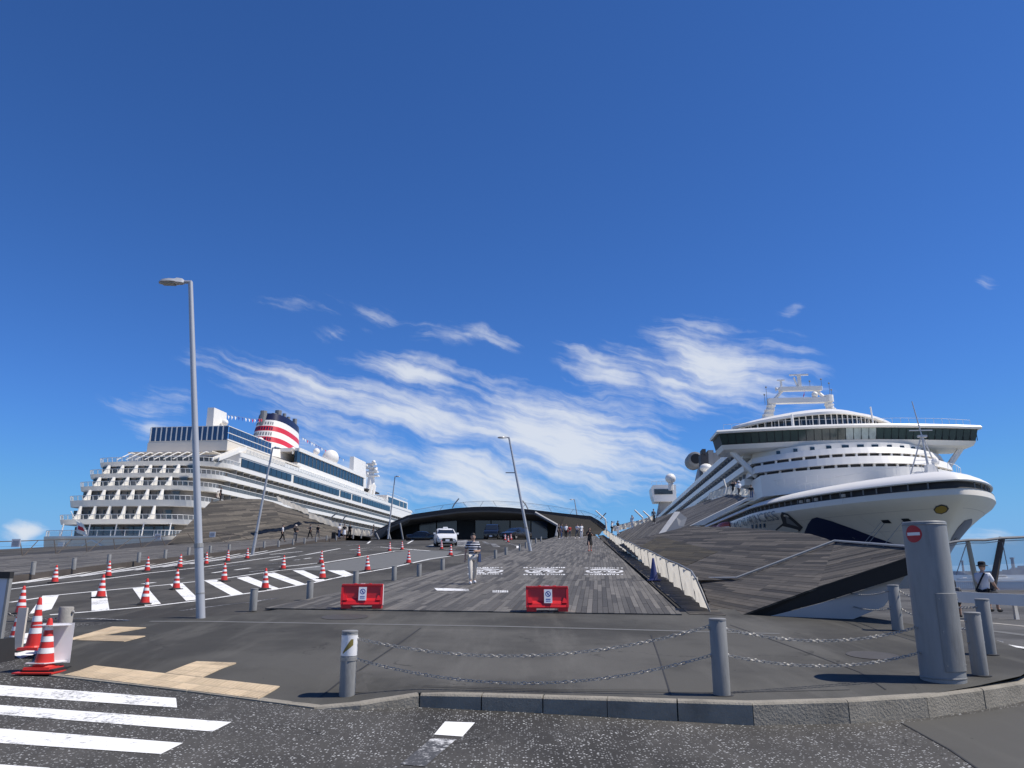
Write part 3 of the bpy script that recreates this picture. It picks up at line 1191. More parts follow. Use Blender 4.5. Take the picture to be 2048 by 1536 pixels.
mb.prism([(0, 0)] * 0 or [(p.x, p.z) for p in e_], 0, 1, lambda a, b, z: (a, 70.6 + (79.8 - 70.6) * max(0, (e_[2].x - a) / (e_[2].x - e_[0].x)) + z * .9, b))
mb.build('white_edge', 'white_metal', slope)
mb = MB()
lo2 = [at(1405, 1053, 79), at(1512, 1003, 71), at(1490, 1040, 72.5), at(1455, 1062, 76)]
wedge = thing('wedge_block', 'grey wedge block with a white sloping top on the timber mound', 'wedge')
Q = [at(1328, 1069, 58), at(1360, 1025, 58.5), at(1374, 1036, 58), at(1368, 1052, 57.5)]
sh = Vector((-.32, .25, .02))
mb = MB()
mb.add(Q + [p + sh for p in Q], [(0, 1, 2, 3), (7, 6, 5, 4), (1, 2, 6, 5), (2, 3, 7, 6), (3, 0, 4, 7)])
mb.build('side_panel', 'ship_grey', wedge)
mb = MB()
top = [Q[0], Q[1], Q[1] + sh, Q[0] + sh]
mb.hexa([p + Vector((0, 0, .003)) for p in top], [p + Vector((-.02, -.0, .06)) for p in top])
mb.build('top_panel', 'white_metal', wedge)

# ------------------------------------------------------------------ folded mound on the left
lm = thing('timber_hill', 'broad folded timber hill below the left ship', 'mound')
z92 = zl
l0, l1, l2 = hit(398, 1086, z92), hit(640, 1073, z92), hit(575, 1076, z92)
pk = at(490, 996, 99)
rg = on_plane(546, 1004, l0, l2, pk)
L1 = [on_plane(px, py, l0, l2, pk) for px, py in ((335, 1088), (400, 1088), (577, 1079), (560, 1030), (546, 1004), (520, 998), (470, 997), (421, 1004), (375, 1050))]
lay(lm, planks(L1, (L1[6] - L1[1]) + Vector((12, 20, 4)), .22, (3, 8)), 'brown_plank', 0)
rr = hit(700, 1071, zl)
L2 = [on_plane(px, py, L1[2], L1[4], rr) for px, py in ((577, 1079), (690, 1071), (705, 1066), (650, 1045), (610, 1029), (546, 1004))]
lay(lm, planks(L2, (L2[2] - L2[5]) + Vector((0, 10, 2)), .22, (3, 8)), 'brown_plank', 0)
mb = MB()
for f_ in (L1, L2):
    mb.add([p + dz * 2 for p in f_], [tuple(range(len(f_)))])
mb.build('base_sheet', 'under_deck', lm)


# ------------------------------------------------------------------ cloth covered fences
def fence(name, label, base, tops, group=None, cloth='canvas', wave=.06, mat='steel', cuts=5, sag=.1):
    f = thing(name, label, 'fence', base[0], group=group)
    o = Vector(base[0])
    B0 = [Vector(p) - o for p in base]
    T0 = [Vector(p) - o for p in tops]
    for i, (b, t_) in enumerate(zip(B0, T0)):
        mb = MB()
        mb.cyl(b, t_ + (t_ - b) * .03, .022, .022, 6)
        mb.build('post', mat, f)
    for i in range(len(B0) - 1):
        mb = MB()
        mb.cyl(T0[i], T0[i + 1], .028, .028, 6)
        mb.build('handrail', mat, f)
        rows = []
        nu, nv = 14, 6
        d = (B0[i + 1] - B0[i])
        n = Vector((-d.y, d.x, 0)).normalized()
        ph = random.random() * 9
        for j in range(nv + 1):
            v = j / nv
            row = []
            for k in range(nu + 1):
                u = k / nu
                p = B0[i].lerp(B0[i + 1], u).lerp(T0[i].lerp(T0[i + 1], u), v * .95 + .0 - sag * .4 * math.sin(math.pi * u) * v)
                amp = wave * math.sin(math.pi * u) ** .5 if 0 < u < 1 else 0
                p = p + n * amp * (math.sin(u * 13 + ph + v * 2.5) + .6 * math.sin(u * 23 + ph * 2 - v * 3))
                p.z += .06 * math.sin(u * 9 + ph) * (1 - v) * (1 if v < .2 else 0) + .02
                row.append(p)
            rows.append(row)
        mb = MB()
        mb.grid(rows)
        mb.build('cloth_panel', cloth, f, smooth=True, fix=False)
    return f


FBx = [(1420, 1224), (1393, 1203), (1366, 1184), (1339, 1162), (1318, 1148), (1300, 1136), (1285, 1126), (1272, 1117), (1262, 1110), (1253, 1104), (1245, 1098), (1238, 1093), (1229, 1085), (1220, 1077), (1213, 1071), (1207, 1066.5)]
base = hits(FBx, z_plane)
lean = Vector((-.16, 0, 0))
tops = []
for i, p in enumerate(base):
    h = .80 + .03 * ((i * 7) % 3)
    tops.append(p + Vector((0, 0, h)) + Vector((-.30 if i == 0 else -.10, 0, 0)))
fence('cloth_fence', 'ramp railing wrapped in white cloth along the right side of the boardwalk', base, tops)
Lb = [at(556, 1002, 90), at(575, 1012, 95), at(598, 1022, 100), at(618, 1030, 106)]
fence('canvas_fence', 'railing with tan canvas at the crest of the left timber hill', Lb, [at(553, 992, 90), at(573, 1000, 95), at(596, 1010, 100), at(615, 1019, 106)], cloth='canvas')
Lb = [at(618, 1036, 107), at(648, 1047, 111), at(676, 1058, 114), at(700, 1070, 117)]
fence('canvas_fence', 'railing with tan canvas descending behind the walkers on the left', Lb, [at(618, 1024, 107), at(648, 1035, 111), at(678, 1046, 114), at(700, 1054, 117)], cloth='canvas')
Lb = [at(700, 1074, 110), at(716, 1072, 113), at(732, 1072, 116), at(748, 1072, 119)]
fence('canvas_fence', 'short white draped railing beside the building left of its roof end', Lb, [at(700, 1053, 110), at(716, 1057, 113), at(732, 1060, 116), at(748, 1063, 119)], cloth='canvas', wave=.2)
Lb = [at(1222, 1063, 112), at(1240, 1061, 108), at(1256, 1056, 104), at(1272, 1051, 100), at(1290, 1044, 96), at(1306, 1039, 94)]
fence('canvas_fence', 'white draped railing at the crest behind the far end of the cloth fence', Lb, [at(1224, 1052, 112), at(1242, 1049, 108), at(1258, 1045, 104), at(1274, 1042, 100), at(1292, 1037, 96), at(1306, 1031, 94)], wave=.15)
Lb = [at(1412, 1001, 92.5), at(1428, 996, 90), at(1442, 992, 88), at(1456, 989, 86.4), at(1478, 990, 80), at(1502, 992, 72.5)]
fence('canvas_fence', 'white canvas railing on top of the upper timber slope', Lb, [at(1420, 986, 92.5), at(1436, 979, 90), at(1449, 975, 88), at(1462, 972, 86.4), at(1482, 975, 80), at(1503, 981, 72.5)], wave=.12)

# slanted rail of the far boardwalk
rail = thing('strut_railing', 'dark strut railing along the far edge of the left boardwalk', 'railing', hit(45, 1110, zl))
o = rail.location.copy()
botp = [(-60, 1116), (45, 1111), (112, 1107), (174, 1103), (230, 1099), (283, 1095), (330, 1091), (390, 1088), (452, 1085)]
topp = [(-66, 1085), (40, 1082), (108, 1079.5), (171, 1078), (227, 1077.5), (279, 1076), (322, 1073), (375, 1066), (430, 1066)]
Pb_ = hits(botp, zl)
for i, (p, tq) in enumerate(zip(Pb_, topp)):
    tp = at(tq[0], tq[1], p.y)
    mb = MB()
    mb.cyl(p - o, tp - o, .035, .03, 5)
    mb.build('post', 'rust_post', rail)
    t2 = at(tq[0] + 36, tq[1] - .6, p.y + 2)
    mb = MB()
    mb.cyl(p - o + Vector((.1, 0, 0)), t2 - o, .03, .025, 5)
    mb.build('strut', 'rust_post', rail)
tl = [at(a, b, p.y) - o for (a, b), p in zip(topp, Pb_)] + [at(480, 1071, 74) - o, at(500, 1080, 76) - o]
mb = MB()
mb.tube(tl, .028, 5)
mb.build('handrail', 'rust_post', rail)
for k in (.35, .65):
    mb = MB()
    mb.tube([(q - o) * (1 - k) + t_ * k for q, t_ in zip(Pb_, tl)], .008, 4)
    mb.build('wire', 'rust_post', rail)
for (px, py, Y) in ((316, 1073, 70), (425, 1069, 74), (32, 1086, 50)):
    nb = thing('notice_board', {316: 'small white notice on the strut railing below the left ship', 425: 'white notice on the railing at the foot of the timber hill', 32: 'white notice on the strut railing near the left picture edge'}[px], 'notice', at(px, py, Y - .3))
    mb = MB()
    mb.box((0, 0, 0), (.55, .03, .5))
    mb.build('board', 'white_sheet', nb)
    mb = MB()
    for j in range(3):
        mb.box((0, -.02, .12 - j * .12), (.4, .012, .04))
    mb.build('print', 'cloth_grey', nb)

# ------------------------------------------------------------------ terminal building
bd = thing('terminal_building', 'low terminal building with a dark folded roof over its glass front', 'building', (0, 112, 5))
bo = Vector((0, 112, 5))


def bt(px, py, Y=112):
    return at(px, py, Y) - bo


roof_px = [(744, 1065), (780, 1046), (814, 1031), (829, 1027.5), (870, 1021.5), (911, 1016), (950, 1013.5), (982, 1013), (1020, 1015), (1062, 1019), (1096, 1023), (1130, 1027), (1182, 1032), (1198, 1041), (1214, 1053)]
rim_px = [(746, 1069), (784, 1051), (818, 1036), (832, 1034.5), (870, 1029), (915, 1023), (950, 1021), (982, 1020.5), (1020, 1022.5), (1062, 1025.5), (1096, 1029), (1130, 1032), (1180, 1038), (1195, 1046), (1210, 1058)]
mb = MB()
f0 = [bt(*p) for p in roof_px]
f1 = [bt(*p) for p in rim_px]
bk = Vector((3.2, 40, .6))
mb.grid([f1, f0, [p + Vector((.3, 4, .15)) for p in f0], [p + bk for p in f0]])
mb.build('roof', 'roof_dark', bd)
mb = MB()
r1 = [p + Vector((0, -.05, -.03)) for p in f1]
r2 = [p + Vector((0, .15, -.22)) for p in f1]
mb.grid([r1, r2])
mb.grid([r1, [p + Vector((0, .4, .0)) for p in r1]])
mb.build('roof_trim', 'roof_grey', bd)
# sloping ceiling under the roof
wt_px = [(760, 1075), (790, 1060), (822, 1050), (838, 1047), (873, 1042), (915, 1041), (950, 1041), (982, 1041), (1020, 1041), (1062, 1041), (1096, 1043), (1114, 1050), (1125, 1060), (1150, 1064), (1190, 1066)]
wt = [bt(p[0], p[1], 119) for p in wt_px]
mb = MB()
mb.grid([[p + Vector((0, .15, -.2)) for p in f1], wt])
mb.build('ceiling', 'soffit', bd)
# glass wall
wb = [bt(p[0], 1083 if p[0] < 1100 else 1070, 119) for p in wt_px]
for i in range(14):
    a, b, c, d = wb[i], wb[i + 1], wt[i + 1], wt[i]
    n_ = max(1, int((b - a).length / 2.6))
    for k in range(n_):
        s0, s1 = (k + .03) / n_, (k + .97) / n_
        mb = MB()
        A1, B1, C1_, D1 = a.lerp(b, s0), a.lerp(b, s1), d.lerp(c, s1), d.lerp(c, s0)
        th = Vector((0, .08, 0))
        mb.hexa([A1, B1, B1 + th, A1 + th], [D1, C1_, C1_ + th, D1 + th])
        mb.build('glass_panel', random.choice(('wall_glass', 'wall_glass', 'dark', 'blue_glass')) if 830 < wt_px[i][0] < 1090 else 'dark', bd)
mb = MB()
for i in range(14):
    mb.quad(wb[i] + Vector((0, .3, 0)), wb[i + 1] + Vector((0, .3, 0)), wt[i + 1] + Vector((0, .3, 0)), wt[i] + Vector((0, .3, 0)))
mb.build('back_wall', 'dark', bd)
# timber face folding down from the roof on the right
mb = MB()
tf = [bt(1076, 1026, 111.6), bt(1130, 1033, 111.6), bt(1180, 1040, 111.6), bt(1206, 1060, 111), bt(1200, 1069, 110), bt(1114, 1072, 110), bt(1114, 1051, 111)]
mb.add(tf, [(0, 1, 2, 3, 4, 5, 6)])
mb.build('timber_face', 'brown_plank', bd)
mb = MB()
for a, b in ((bt(1070, 1025.5, 111.3), bt(1116, 1051.5, 110.8)), (bt(1116, 1051.5, 110.8), bt(1112, 1073, 109.8))):
    mb.cyl(a, b, .22, .22, 6)
mb.build('edge_trim', 'roof_grey', bd)
# left return of the roof
mb = MB()
tl_ = [bt(744, 1066, 111.8), bt(783, 1049, 111.8), bt(817, 1035, 111.8), bt(822, 1037, 112), bt(815, 1046, 113), bt(785, 1062, 115), bt(757, 1080, 113)]
mb.add(tl_, [tuple(range(7))])
mb.build('side_fin', 'roof_grey', bd)
mb = MB()
for p in ((752, 1066), (775, 1058), (800, 1046)):
    mb.cyl(bt(p[0], p[1], 111.4), bt(p[0] + 6, 1079, 111.4), .12, .12, 5)
mb.build('side_post', 'roof_grey', bd)
# roof railing
rt_px = [(829, 1020), (880, 1011), (933, 1004), (960, 1002.5), (993, 1002), (1045, 1005), (1103, 1012), (1140, 1018), (1168, 1022), (1190, 1030), (1216, 1045)]
rb_px = [(829, 1028), (880, 1020), (933, 1014.5), (960, 1013), (993, 1013.3), (1045, 1017), (1103, 1024), (1140, 1028.5), (1168, 1031), (1190, 1037), (1212, 1052)]
rg_ = thing('roof_railing', 'thin wire railing along the dark roof of the terminal', 'railing', bo + bt(829, 1028, 113))
ro = rg_.location
RT = [at(*p, 113) - ro for p in rt_px]
RB = [at(*p, 113) - ro for p in rb_px]
for k in (.3, .55, .8, 1):
    mb = MB()
    mb.tube([b.lerp(t_, k) for b, t_ in zip(RB, RT)], .03 if k == 1 else .012, 4)
    mb.build('handrail' if k == 1 else 'wire', 'galv', rg_)
for i in range(len(RT)):
    mb = MB()
    mb.cyl(RB[i], RT[i] + Vector((.5 if i % 2 else -.5, 0, 0)), .03, .03, 4)
    mb.build('post', 'galv', rg_)
for (x0, y0, x1, y1, x2, y2, Y) in ((905, 1016, 909, 1008, 918, 997, 112.5), (1056, 1018, 1052, 1010, 1045, 1001, 112.5), (1214, 1066, 1211, 1039, 1191, 1021, 108), (1200, 1038, 1203, 1036, 1212, 1026, 112),
                                    (1286, 1044, 1285, 1035, 1269, 1020, 94), (1302, 1040, 1299, 1034, 1286, 1022, 92), (1449, 988, 1452, 975, 1447, 958, 76), (659, 1038, 666, 1032, 675, 1025, 110), (683, 1045, 689, 1035, 694, 1030, 112)):
    Q_ = [at(x0, y0, Y), at(x1, y1, Y), at(x2, y2, Y)]
    lb = {905: 'bent metal fin standing on the left of the terminal roof', 1056: 'bent metal fin on the terminal roof right of the near lamp post', 1214: 'long bent white fin at the far end of the cloth fence',
          1200: 'short bent dark fin at the right end of the terminal roof', 1286: 'bent white fin on the crest below the right ship', 1302: 'bent dark fin on the crest beside the white fin',
          1449: 'bent white fin at the top of the upper timber slope', 659: 'thin bent fin above the canvas railing on the left', 683: 'thin bent fin next to the walkers on the left'}[x0]
    fn = thing('bent_fin', lb, 'fin', Q_[0], group='bent fins of the railings')
    w_ = .10
    for i in range(2):
        mb = MB()
        mb.cyl(Q_[i] - Q_[0], Q_[i + 1] - Q_[0], w_, w_ * .9, 5)
        mb.build(('stem', 'blade')[i], 'white_metal' if 'white' in lb else 'galv', fn)

# ================================================================== SHIPS
A6 = PA


def side_rail(mb, pts, h, post=.05, step=3.0, r=.05):
    """posts and top rail over a line of points"""
    up = Vector((0, 0, h))
    for a, b in zip(pts, pts[1:]):
        a, b = Vector(a), Vector(b)
        mb.cyl(a + up, b + up, r, r, 4)
        n = max(1, int((b - a).length / step))
        for i in range(n):
            p = a.lerp(b, i / n)
            mb.cyl(p, p + up, post, post, 4, caps=False)


# ---- right: bow towards us --------------------------------------------------
BX, BY = 59.94, 103.26
ship = thing('cruise_ship', 'white cruise ship with its bow towards us behind the right mound', 'ship', (BX, BY, 0), -A6)
# local frame: +Y aft along the ship (s), +X to the right of the picture (t)
HW = 18.75


def w_top(d):
    if d <= 0:
        return 0
    return HW * (1 - max(0, 1 - d / 47) ** 1.7) ** .68


def w_wl(d):
    if d <= 0:
        return 0
    return HW * (1 - max(0, 1 - d / 85) ** 1.5) ** .95


HT = 12.7
ZM = 11.5
fz = lambda z: min(1, max(0, (z + 4) / (ZM + 4)))
s0z = lambda z: 10 * (1 - fz(z) ** 2.8) + .15 * max(0, (z - ZM) / (HT - ZM)) ** 2


def hb(s, z):
    f = fz(z)
    d = s - s0z(z)
    return (w_wl(d) + (w_top(d) - w_wl(d)) * f ** 1.85) * (1 + .014 * min(1, f ** 3) - .010 * max(0, (z - ZM) / (HT - ZM)) ** 2)


def hpt(s, z, side=-1, off=0):
    w = hb(s, z)
    p = Vector((side * w, s, z))
    if off:
        e = .2
        ds = Vector((side * (hb(s + e, z) - w), e, 0))
        dzv = Vector((side * (hb(s, z + e) - w), 0, e))
        n = ds.cross(dzv).normalized()
        if n.x * side < 0:
            n = -n
        p += n * off
    return p


zs = [-4, -2.5, -1, .5, 2, 3.5, 5, 6.5, 8, 9, 9.9, 10.6, 11.2, 11.8, 12.3, HT]
ds_ = [0, .15, .5, 1.1, 2, 3.2, 4.8, 6.8, 9.2, 12, 15.5, 19.5, 24, 26.5, 29, 31, 33, 35, 37, 39, 42, 45, 48, 52, 56, 60, 65, 75, 95, 130, 180, 240, 285]
rows = []
for z in zs:
    s0 = s0z(z)
    L_ = [Vector((-hb(s0 + d, z), s0 + d, z)) for d in reversed(ds_)]
    R_ = [Vector((hb(s0 + d, z), s0 + d, z)) for d in ds_[1:]]
    rows.append(L_ + R_)
mb = MB()
mb.grid(rows)
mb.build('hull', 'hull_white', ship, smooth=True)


def outline(off, z, s_to=285, extra=0):
    d2 = [d for d in ds_ if d <= s_to]
    k = 1 - off / HW
    L_ = [Vector((-w_top(d) * k, d * 1.0 + off * 1.15, z)) for d in reversed(d2)]
    return L_ + [Vector((w_top(d) * k, d + off * 1.15, z)) for d in d2[1:]]


mb = MB()
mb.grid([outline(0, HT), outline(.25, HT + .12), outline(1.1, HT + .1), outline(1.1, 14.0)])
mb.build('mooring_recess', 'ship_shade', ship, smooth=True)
mb = MB()
mb.grid([outline(1.2, 13.72), outline(.1, 13.7), outline(.0, 13.85), outline(.25, 14.15), outline(.8, 14.5), outline(1.8, 14.95), outline(3.4, 15.4), outline(6, 15.7), outline(14, 15.9)])
mb.build('bow_rim', 'ship_white', ship, smooth=True)
mb = MB()
for k in range(26):     # frames inside the mooring opening
    d = 2 + k * 2.1
    for sd_ in (-1, 1):
        w = w_top(d) * (1 - .5 / HW)
        mb.box((sd_ * w, d + .6, 13.2), (.16, .16, 1.1))
mb.build('opening_frames', 'ship_grey', ship, kind='stuff')
for (px, py, s_) in ((1651, 985, 24), (1676, 984, 22), (1700, 981, 20), (1763, 974, 14)):
    mb = MB()
    w = w_top(s_) * (1 - .3 / HW)
    mb.box((-w, s_ + .3, 13.1), (.4, .8, .5))
    mb.build('fairlead', 'cloth_beige', ship)


def nose(sf, hw, D, s_to=282, n=14, pw=2.2):
    """plan outline of a tier: rounded front, straight sides"""
    ts = [-hw + 2 * hw * i / (2 * n) for i in range(2 * n + 1)]
    pts = [(t_, sf + D * (abs(t_) / hw) ** pw) for t_ in ts]
    return [(-hw, s_to)] + pts + [(hw, s_to)]


def tier(name, mat, z0, z1, sf, hw, D, s_to=282, pw=2.2, slope=0, **kw):
    pl = nose(sf, hw, D, s_to, 14, pw)
    mb = MB()
    n = len(pl)
    lo_ = [Vector((p[0], p[1] - slope * 0, z0)) for p in pl]
    hi_ = [Vector((p[0] * (1 - slope * .02), p[1] + (slope if 0 < i < n - 1 else 0), z1)) for i, p in enumerate(pl)]
    mb.grid([lo_, hi_])
    mb.add(hi_, [tuple(range(n))])
    mb.add(lo_, [tuple(reversed(range(n)))])
    return mb.build(name, mat, ship, **kw)


tier('front_wall', 'ship_white', 15.5, 19.45, 29, 17.4, 11)
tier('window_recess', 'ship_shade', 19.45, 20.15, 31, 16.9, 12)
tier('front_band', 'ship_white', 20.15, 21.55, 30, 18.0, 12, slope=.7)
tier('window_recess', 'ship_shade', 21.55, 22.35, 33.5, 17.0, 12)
tier('front_band', 'ship_white', 22.35, 23.5, 32.5, 17.9, 12.5, slope=.7)
tier('upper_wall', 'ship_white', 23.5, 24.9, 36.5, 17.0, 11)
for (z, sf, hw, D, n) in ((19.8, 30.4, 17.2, 12, 17), (21.95, 32.6, 17.3, 12, 17)):
    for k in range(n):
        t_ = -hw + 2 * hw * (k + .5) / n
        s_ = sf + D * (abs(t_) / hw) ** 2.2
        mb = MB()
        mb.box((t_, s_ + .3, z), (.35, .5, .82))
        mb.build('divider', 'ship_white', ship)
for k in range(11):
    t_ = -13 + 2.6 * k
    s_ = 36.5 + 11 * (abs(t_) / 17) ** 2.2
    mb = MB()
    mb.box((t_, s_ - .0, 24.15), (1.2, .2, .62))
    mb.build('window', 'ship_glass', ship)
# side balconies: white strips and dark recesses
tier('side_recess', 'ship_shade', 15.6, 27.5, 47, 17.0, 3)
for z in (16.0, 18.7, 21.4, 24.1, 26.8):
    for sd_ in (-1, 1):
        mb = MB()
        mb.box((sd_ * 17.9, 165, z + .62), (1.7, 232, 1.24))
        mb.build('balcony_band', 'ship_white', ship)
mb = MB()
for z in (17.4, 20.1, 22.8, 25.5):
    for k in range(56):
        mb.box((-17.7, 52 + k * 4.1, z + .2), (1.5, .12, 1.7))
mb.build('balcony_dividers', 'ship_grey', ship, kind='stuff')
tier('top_deck', 'ship_white', 27.6, 28.6, 52, 17.6, 6)
mb = MB()
mb.box((-16.8, 165, 29.2), (.25, 220, 1.1))
mb.build('deck_screen', 'rail_glass', ship)

# bridge
def brow(z, ds0, hw, back):
    ts = [-hw + 2 * hw * i / 32 for i in range(33)]
    fr = [Vector((t_, 39.3 + ds0 + 4.2 * (abs(t_) / 24) ** 1.6, z)) for t_ in ts]
    bk_ = [Vector((t_, back(abs(t_)), z)) for t_ in reversed(ts)]
    return fr + bk_


bkf = lambda t_: 52 if t_ > 17.2 else 62
mb = MB()
mb.grid([brow(24.75, 2.2, 22.4, bkf), brow(25.1, .9, 23.2, bkf), brow(25.95, .3, 23.6, bkf)], closed=True)
r_ = brow(24.75, 2.2, 22.4, bkf)
mb.add(r_, [tuple(range(len(r_)))])
mb.build('bridge_base', 'ship_white', ship)
mb = MB()
mb.grid([brow(25.95, .5, 23.5, bkf), brow(28.1, -.1, 24.0, bkf)], closed=True)
mb.build('bridge_core', 'dark', ship)
mb = MB()
mb.grid([brow(28.1, .3, 23.8, bkf), brow(28.1, -.7, 24.5, bkf), brow(28.45, -.9, 24.6, bkf), brow(28.8, -.6, 24.4, bkf), brow(29.0, 1.2, 23.4, bkf)], closed=True)
r_ = brow(29.0, 1.2, 23.4, bkf)
mb.add(r_, [tuple(range(len(r_)))])
mb.build('bridge_roof', 'ship_white', ship)
n = 34
for k in range(n):
    a_, b_2 = -23.6 + 47.2 * (k + .04) / n, -23.6 + 47.2 * (k + .96) / n
    f = lambda t_, q: 39.3 + q + 4.2 * (abs(t_) / 24) ** 1.6
    lo_ = [Vector((t_, f(t_, .42), 26.0)) for t_ in (a_, b_2)]
    hi_ = [Vector((t_ * 1.015, f(t_, -.2), 28.06)) for t_ in (a_, b_2)]
    th = Vector((0, .06, 0))
    mb = MB()
    mb.hexa([lo_[0], lo_[1], lo_[1] + th, lo_[0] + th], [hi_[0], hi_[1], hi_[1] + th, hi_[0] + th])
    c_ = 'bridge_glass'
    if 13 <= k <= 19 and k not in (15,):
        c_ = 'curtain_glass' if k not in (13, 14) else 'bridge_glass'
    mb.build('window_pane', c_, ship)
    mb = MB()
    mb.box(((lo_[1] + hi_[1]) / 2 + Vector((.05, .12, 0))), (.09, .1, 2.1))
    mb.build('mullion', 'dark', ship)
for sd_ in (-1, 1):
    mb = MB()
    mb.cyl((sd_ * 21.5, 45.5, 24.9), (sd_ * 17.2, 44.5, 19.8), .55, .55, 6)
    mb.build('wing_strut', 'ship_white', ship)
    mb = MB()
    side_rail(mb, [(sd_ * 23, 43.8, 28.9), (sd_ * 17, 41.6, 28.9), (sd_ * 9, 40.2, 28.9), (0, 40, 28.9)], 1.1, .03, 1.5, .035)
    mb.build('bridge_railing', 'ship_white', ship)
# dome roofed lounge above the bridge
mb = MB()
q0 = nose(52, 16.5, 15, 78, 14, 1.8)
mb.grid([[Vector((p[0], p[1], 28.9)) for p in q0], [Vector((p[0], p[1], 31.3)) for p in q0]])
mb.build('lounge_wall', 'ship_white', ship)
mb = MB()
q1 = nose(52.2, 16.3, 15, 78, 14, 1.8)
mb.grid([[Vector((p[0], p[1] - .5, 31.0)) for p in q1], [Vector((p[0] * .97, p[1] - .2, 33.3)) for p in q1]])
mb.build('lounge_glass', 'ship_glass', ship)
for k in range(1, 28):
    p = q1[k]
    mb = MB()
    mb.box((p[0] * .99, p[1] - .55, 32.1), (.16, .18, 2.4))
    mb.build('mullion', 'ship_white', ship)
mb = MB()
rows = []
for (zz, sc_, so) in ((33.2, 1.0, -.6), (33.2, 1.05, -1.4), (33.7, 1.05, -1.3), (34.2, .98, .2), (35.0, .80, 4), (35.6, .5, 9), (35.8, .15, 14)):
    rows.append([Vector((p[0] * sc_, (p[1] - 65) * (sc_ if sc_ < 1 else 1) + 65 + (so if sc_ >= 1 else 0), zz)) for p in q1])
mb.grid(rows)
mb.build('lounge_roof', 'ship_white', ship, smooth=True)
mb = MB()
mb.cyl((-7.4, 52.6, 29), (-7.4, 53.2, 33.6), .3, .3, 8)
mb.cyl((8.6, 53, 29), (8.6, 53.6, 35), .18, .15, 6)
mb.build('lounge_post', 'ship_white', ship, kind='stuff')

# mast with radars
mast = obj('mast', None, ship)
mast.location = (-.5, 72, 0)
mb = MB()
for sd_ in (-1, 1):
    mb.cyl((sd_ * 8.5, 2, 33.4), (sd_ * 6.2, 0, 40.4), 1.7, .75, 8)
    for k in range(6):
        z = 34.4 + k
        mb.cyl((sd_ * (8.2 - k * .33), 1.7 - k * .3, z), (sd_ * (8.2 - k * .33), 1.7 - k * .3, z + .25), 1.75 - k * .13, 1.75 - k * .13, 8)
mb.build('mast_leg', 'ship_white', mast)
mb = MB()
mb.box((0, 0, 40.6), (14.5, 1.6, 1.2))
mb.cyl((6.5, 0, 40.2), (6.5, 0, 41.7), 1.1, 1.1, 10)
mb.box((.3, 0, 43.4), (9.6, 1.2, 1.0))
for sd_ in (-1, 1):
    mb.cyl((sd_ * 5.8, 0, 41), (sd_ * 3.6, 0, 43.2), .4, .35, 6)
    mb.cyl((sd_ * 4.8, 0, 43.3), (sd_ * 5.2, 0, 43.9), .6, .2, 8)
mb.build('crossbeam', 'ship_white', mast)
mb = MB()
mb.box((.3, 0, 45.2), (.7, .7, 3))
mb.cyl((-.9, 0, 46.2), (-.1, 0, 43.6), .22, .22, 6)
mb.build('radar_post', 'ship_white', mast)
mb = MB()
mb.box((.3, 0, 46.8), (4.3, .35, .35))
mb.build('radar_bar', 'ship_white', mast)
mb = MB()
mb.box((-3.9, 0, 44.4), (.4, .4, 2.1))
mb.box((-3.9, 0, 45.6), (1.7, .3, .28))
mb.build('small_radar', 'ship_white', mast)
mb = MB()
for (x, z0, z1) in ((-7.4, 39.6, 44), (6.9, 41, 44.6), (7.3, 41, 43), (5.2, 44, 45.6), (-7.9, 39.8, 42.2), (2.6, 44, 45.2)):
    mb.cyl((x, 0, z0), (x, 0, z1), .06, .05, 4)
    mb.ball((x, 0, z1), .22, 6)
mb.build('whip_antenna', 'ship_grey', mast)
mb = MB()
mb.ball((3.4, -.3, 41.9), .75, 10)
mb.build('satellite_dome', 'ship_white', mast, smooth=True)
mb = MB()
mb.grid([[(1.0 + .12 * math.sin(k), -.4 + .1 * k, 42.9 - .25 * k + dzz) for k in range(7)] for dzz in (0, -.5)])
mb.build('red_flag', 'stripe_red', mast)

# foremast on the bow
mb = MB()
mb.cyl((-2.2, 14, 15.5), (-2.6, 14.5, 25.2), .24, .1, 8)
mb.cyl((-2.6, 14.5, 25.0), (-3.2, 14.8, 31.2), .1, .07, 6)
for (x, y) in ((-4.6, 16), (.2, 16)):
    mb.cyl((x, y, 15.6), (-2.5, 14.5, 24.4), .12, .1, 5)
for k in range(6):
    z = 17 + k * 1.2
    q = (24.4 - z) / 8.8
    mb.cyl((-2.5 - 2.1 * q, 14.5 + 1.5 * q, z), (-2.5 + 2.7 * q, 14.5 + 1.5 * q, z), .05, .05, 4)
mb.box((-2.6, 14.4, 25.2), (3.4, .2, .18))
mb.box((-2.5, 14.4, 24), (1.3, .6, .4))
mb.v = [(v[0] + 4.4, v[1], 15.5 + (v[2] - 15.5) * .78) for v in mb.v]
mb.build('foremast', 'lamp_grey', ship)
mb = MB()
mb.box((-2.3, 13.6, 16.6), (1.5, 1.6, 2.0), taper=.7)
mb.box((-3.6, 14.6, 16.1), (1.0, 1.2, 1.1))
mb.ball((-1.4, 13.6, 18), .6, 8)
mb.v = [(v[0] + 4.4, v[1], v[2]) for v in mb.v]
mb.build('bow_equipment', 'ship_white', ship)
mb = MB()
for sd_ in (-1, 1):
    pts = [(sd_ * w_top(d) * .78, d + 4.5, 15.7) for d in (0.5, 3, 7, 12, 18, 24, 30)]
    side_rail(mb, pts, 1.05, .03, 1.6, .035)
    pts = [(sd_ * 17.2, 42 + 2 * k, 15.6) for k in range(3)]
mb.build('bow_railing', 'ship_white', ship)
mb = MB()
for sd_ in (-1, 1):
    side_rail(mb, [(sd_ * 16.8, 41, 17.2), (sd_ * 14.5, 34.6, 17.2), (sd_ * 10, 29.6, 17.2), (sd_ * 5, 27.2, 17.2)], 1.0, .04, 2, .04)
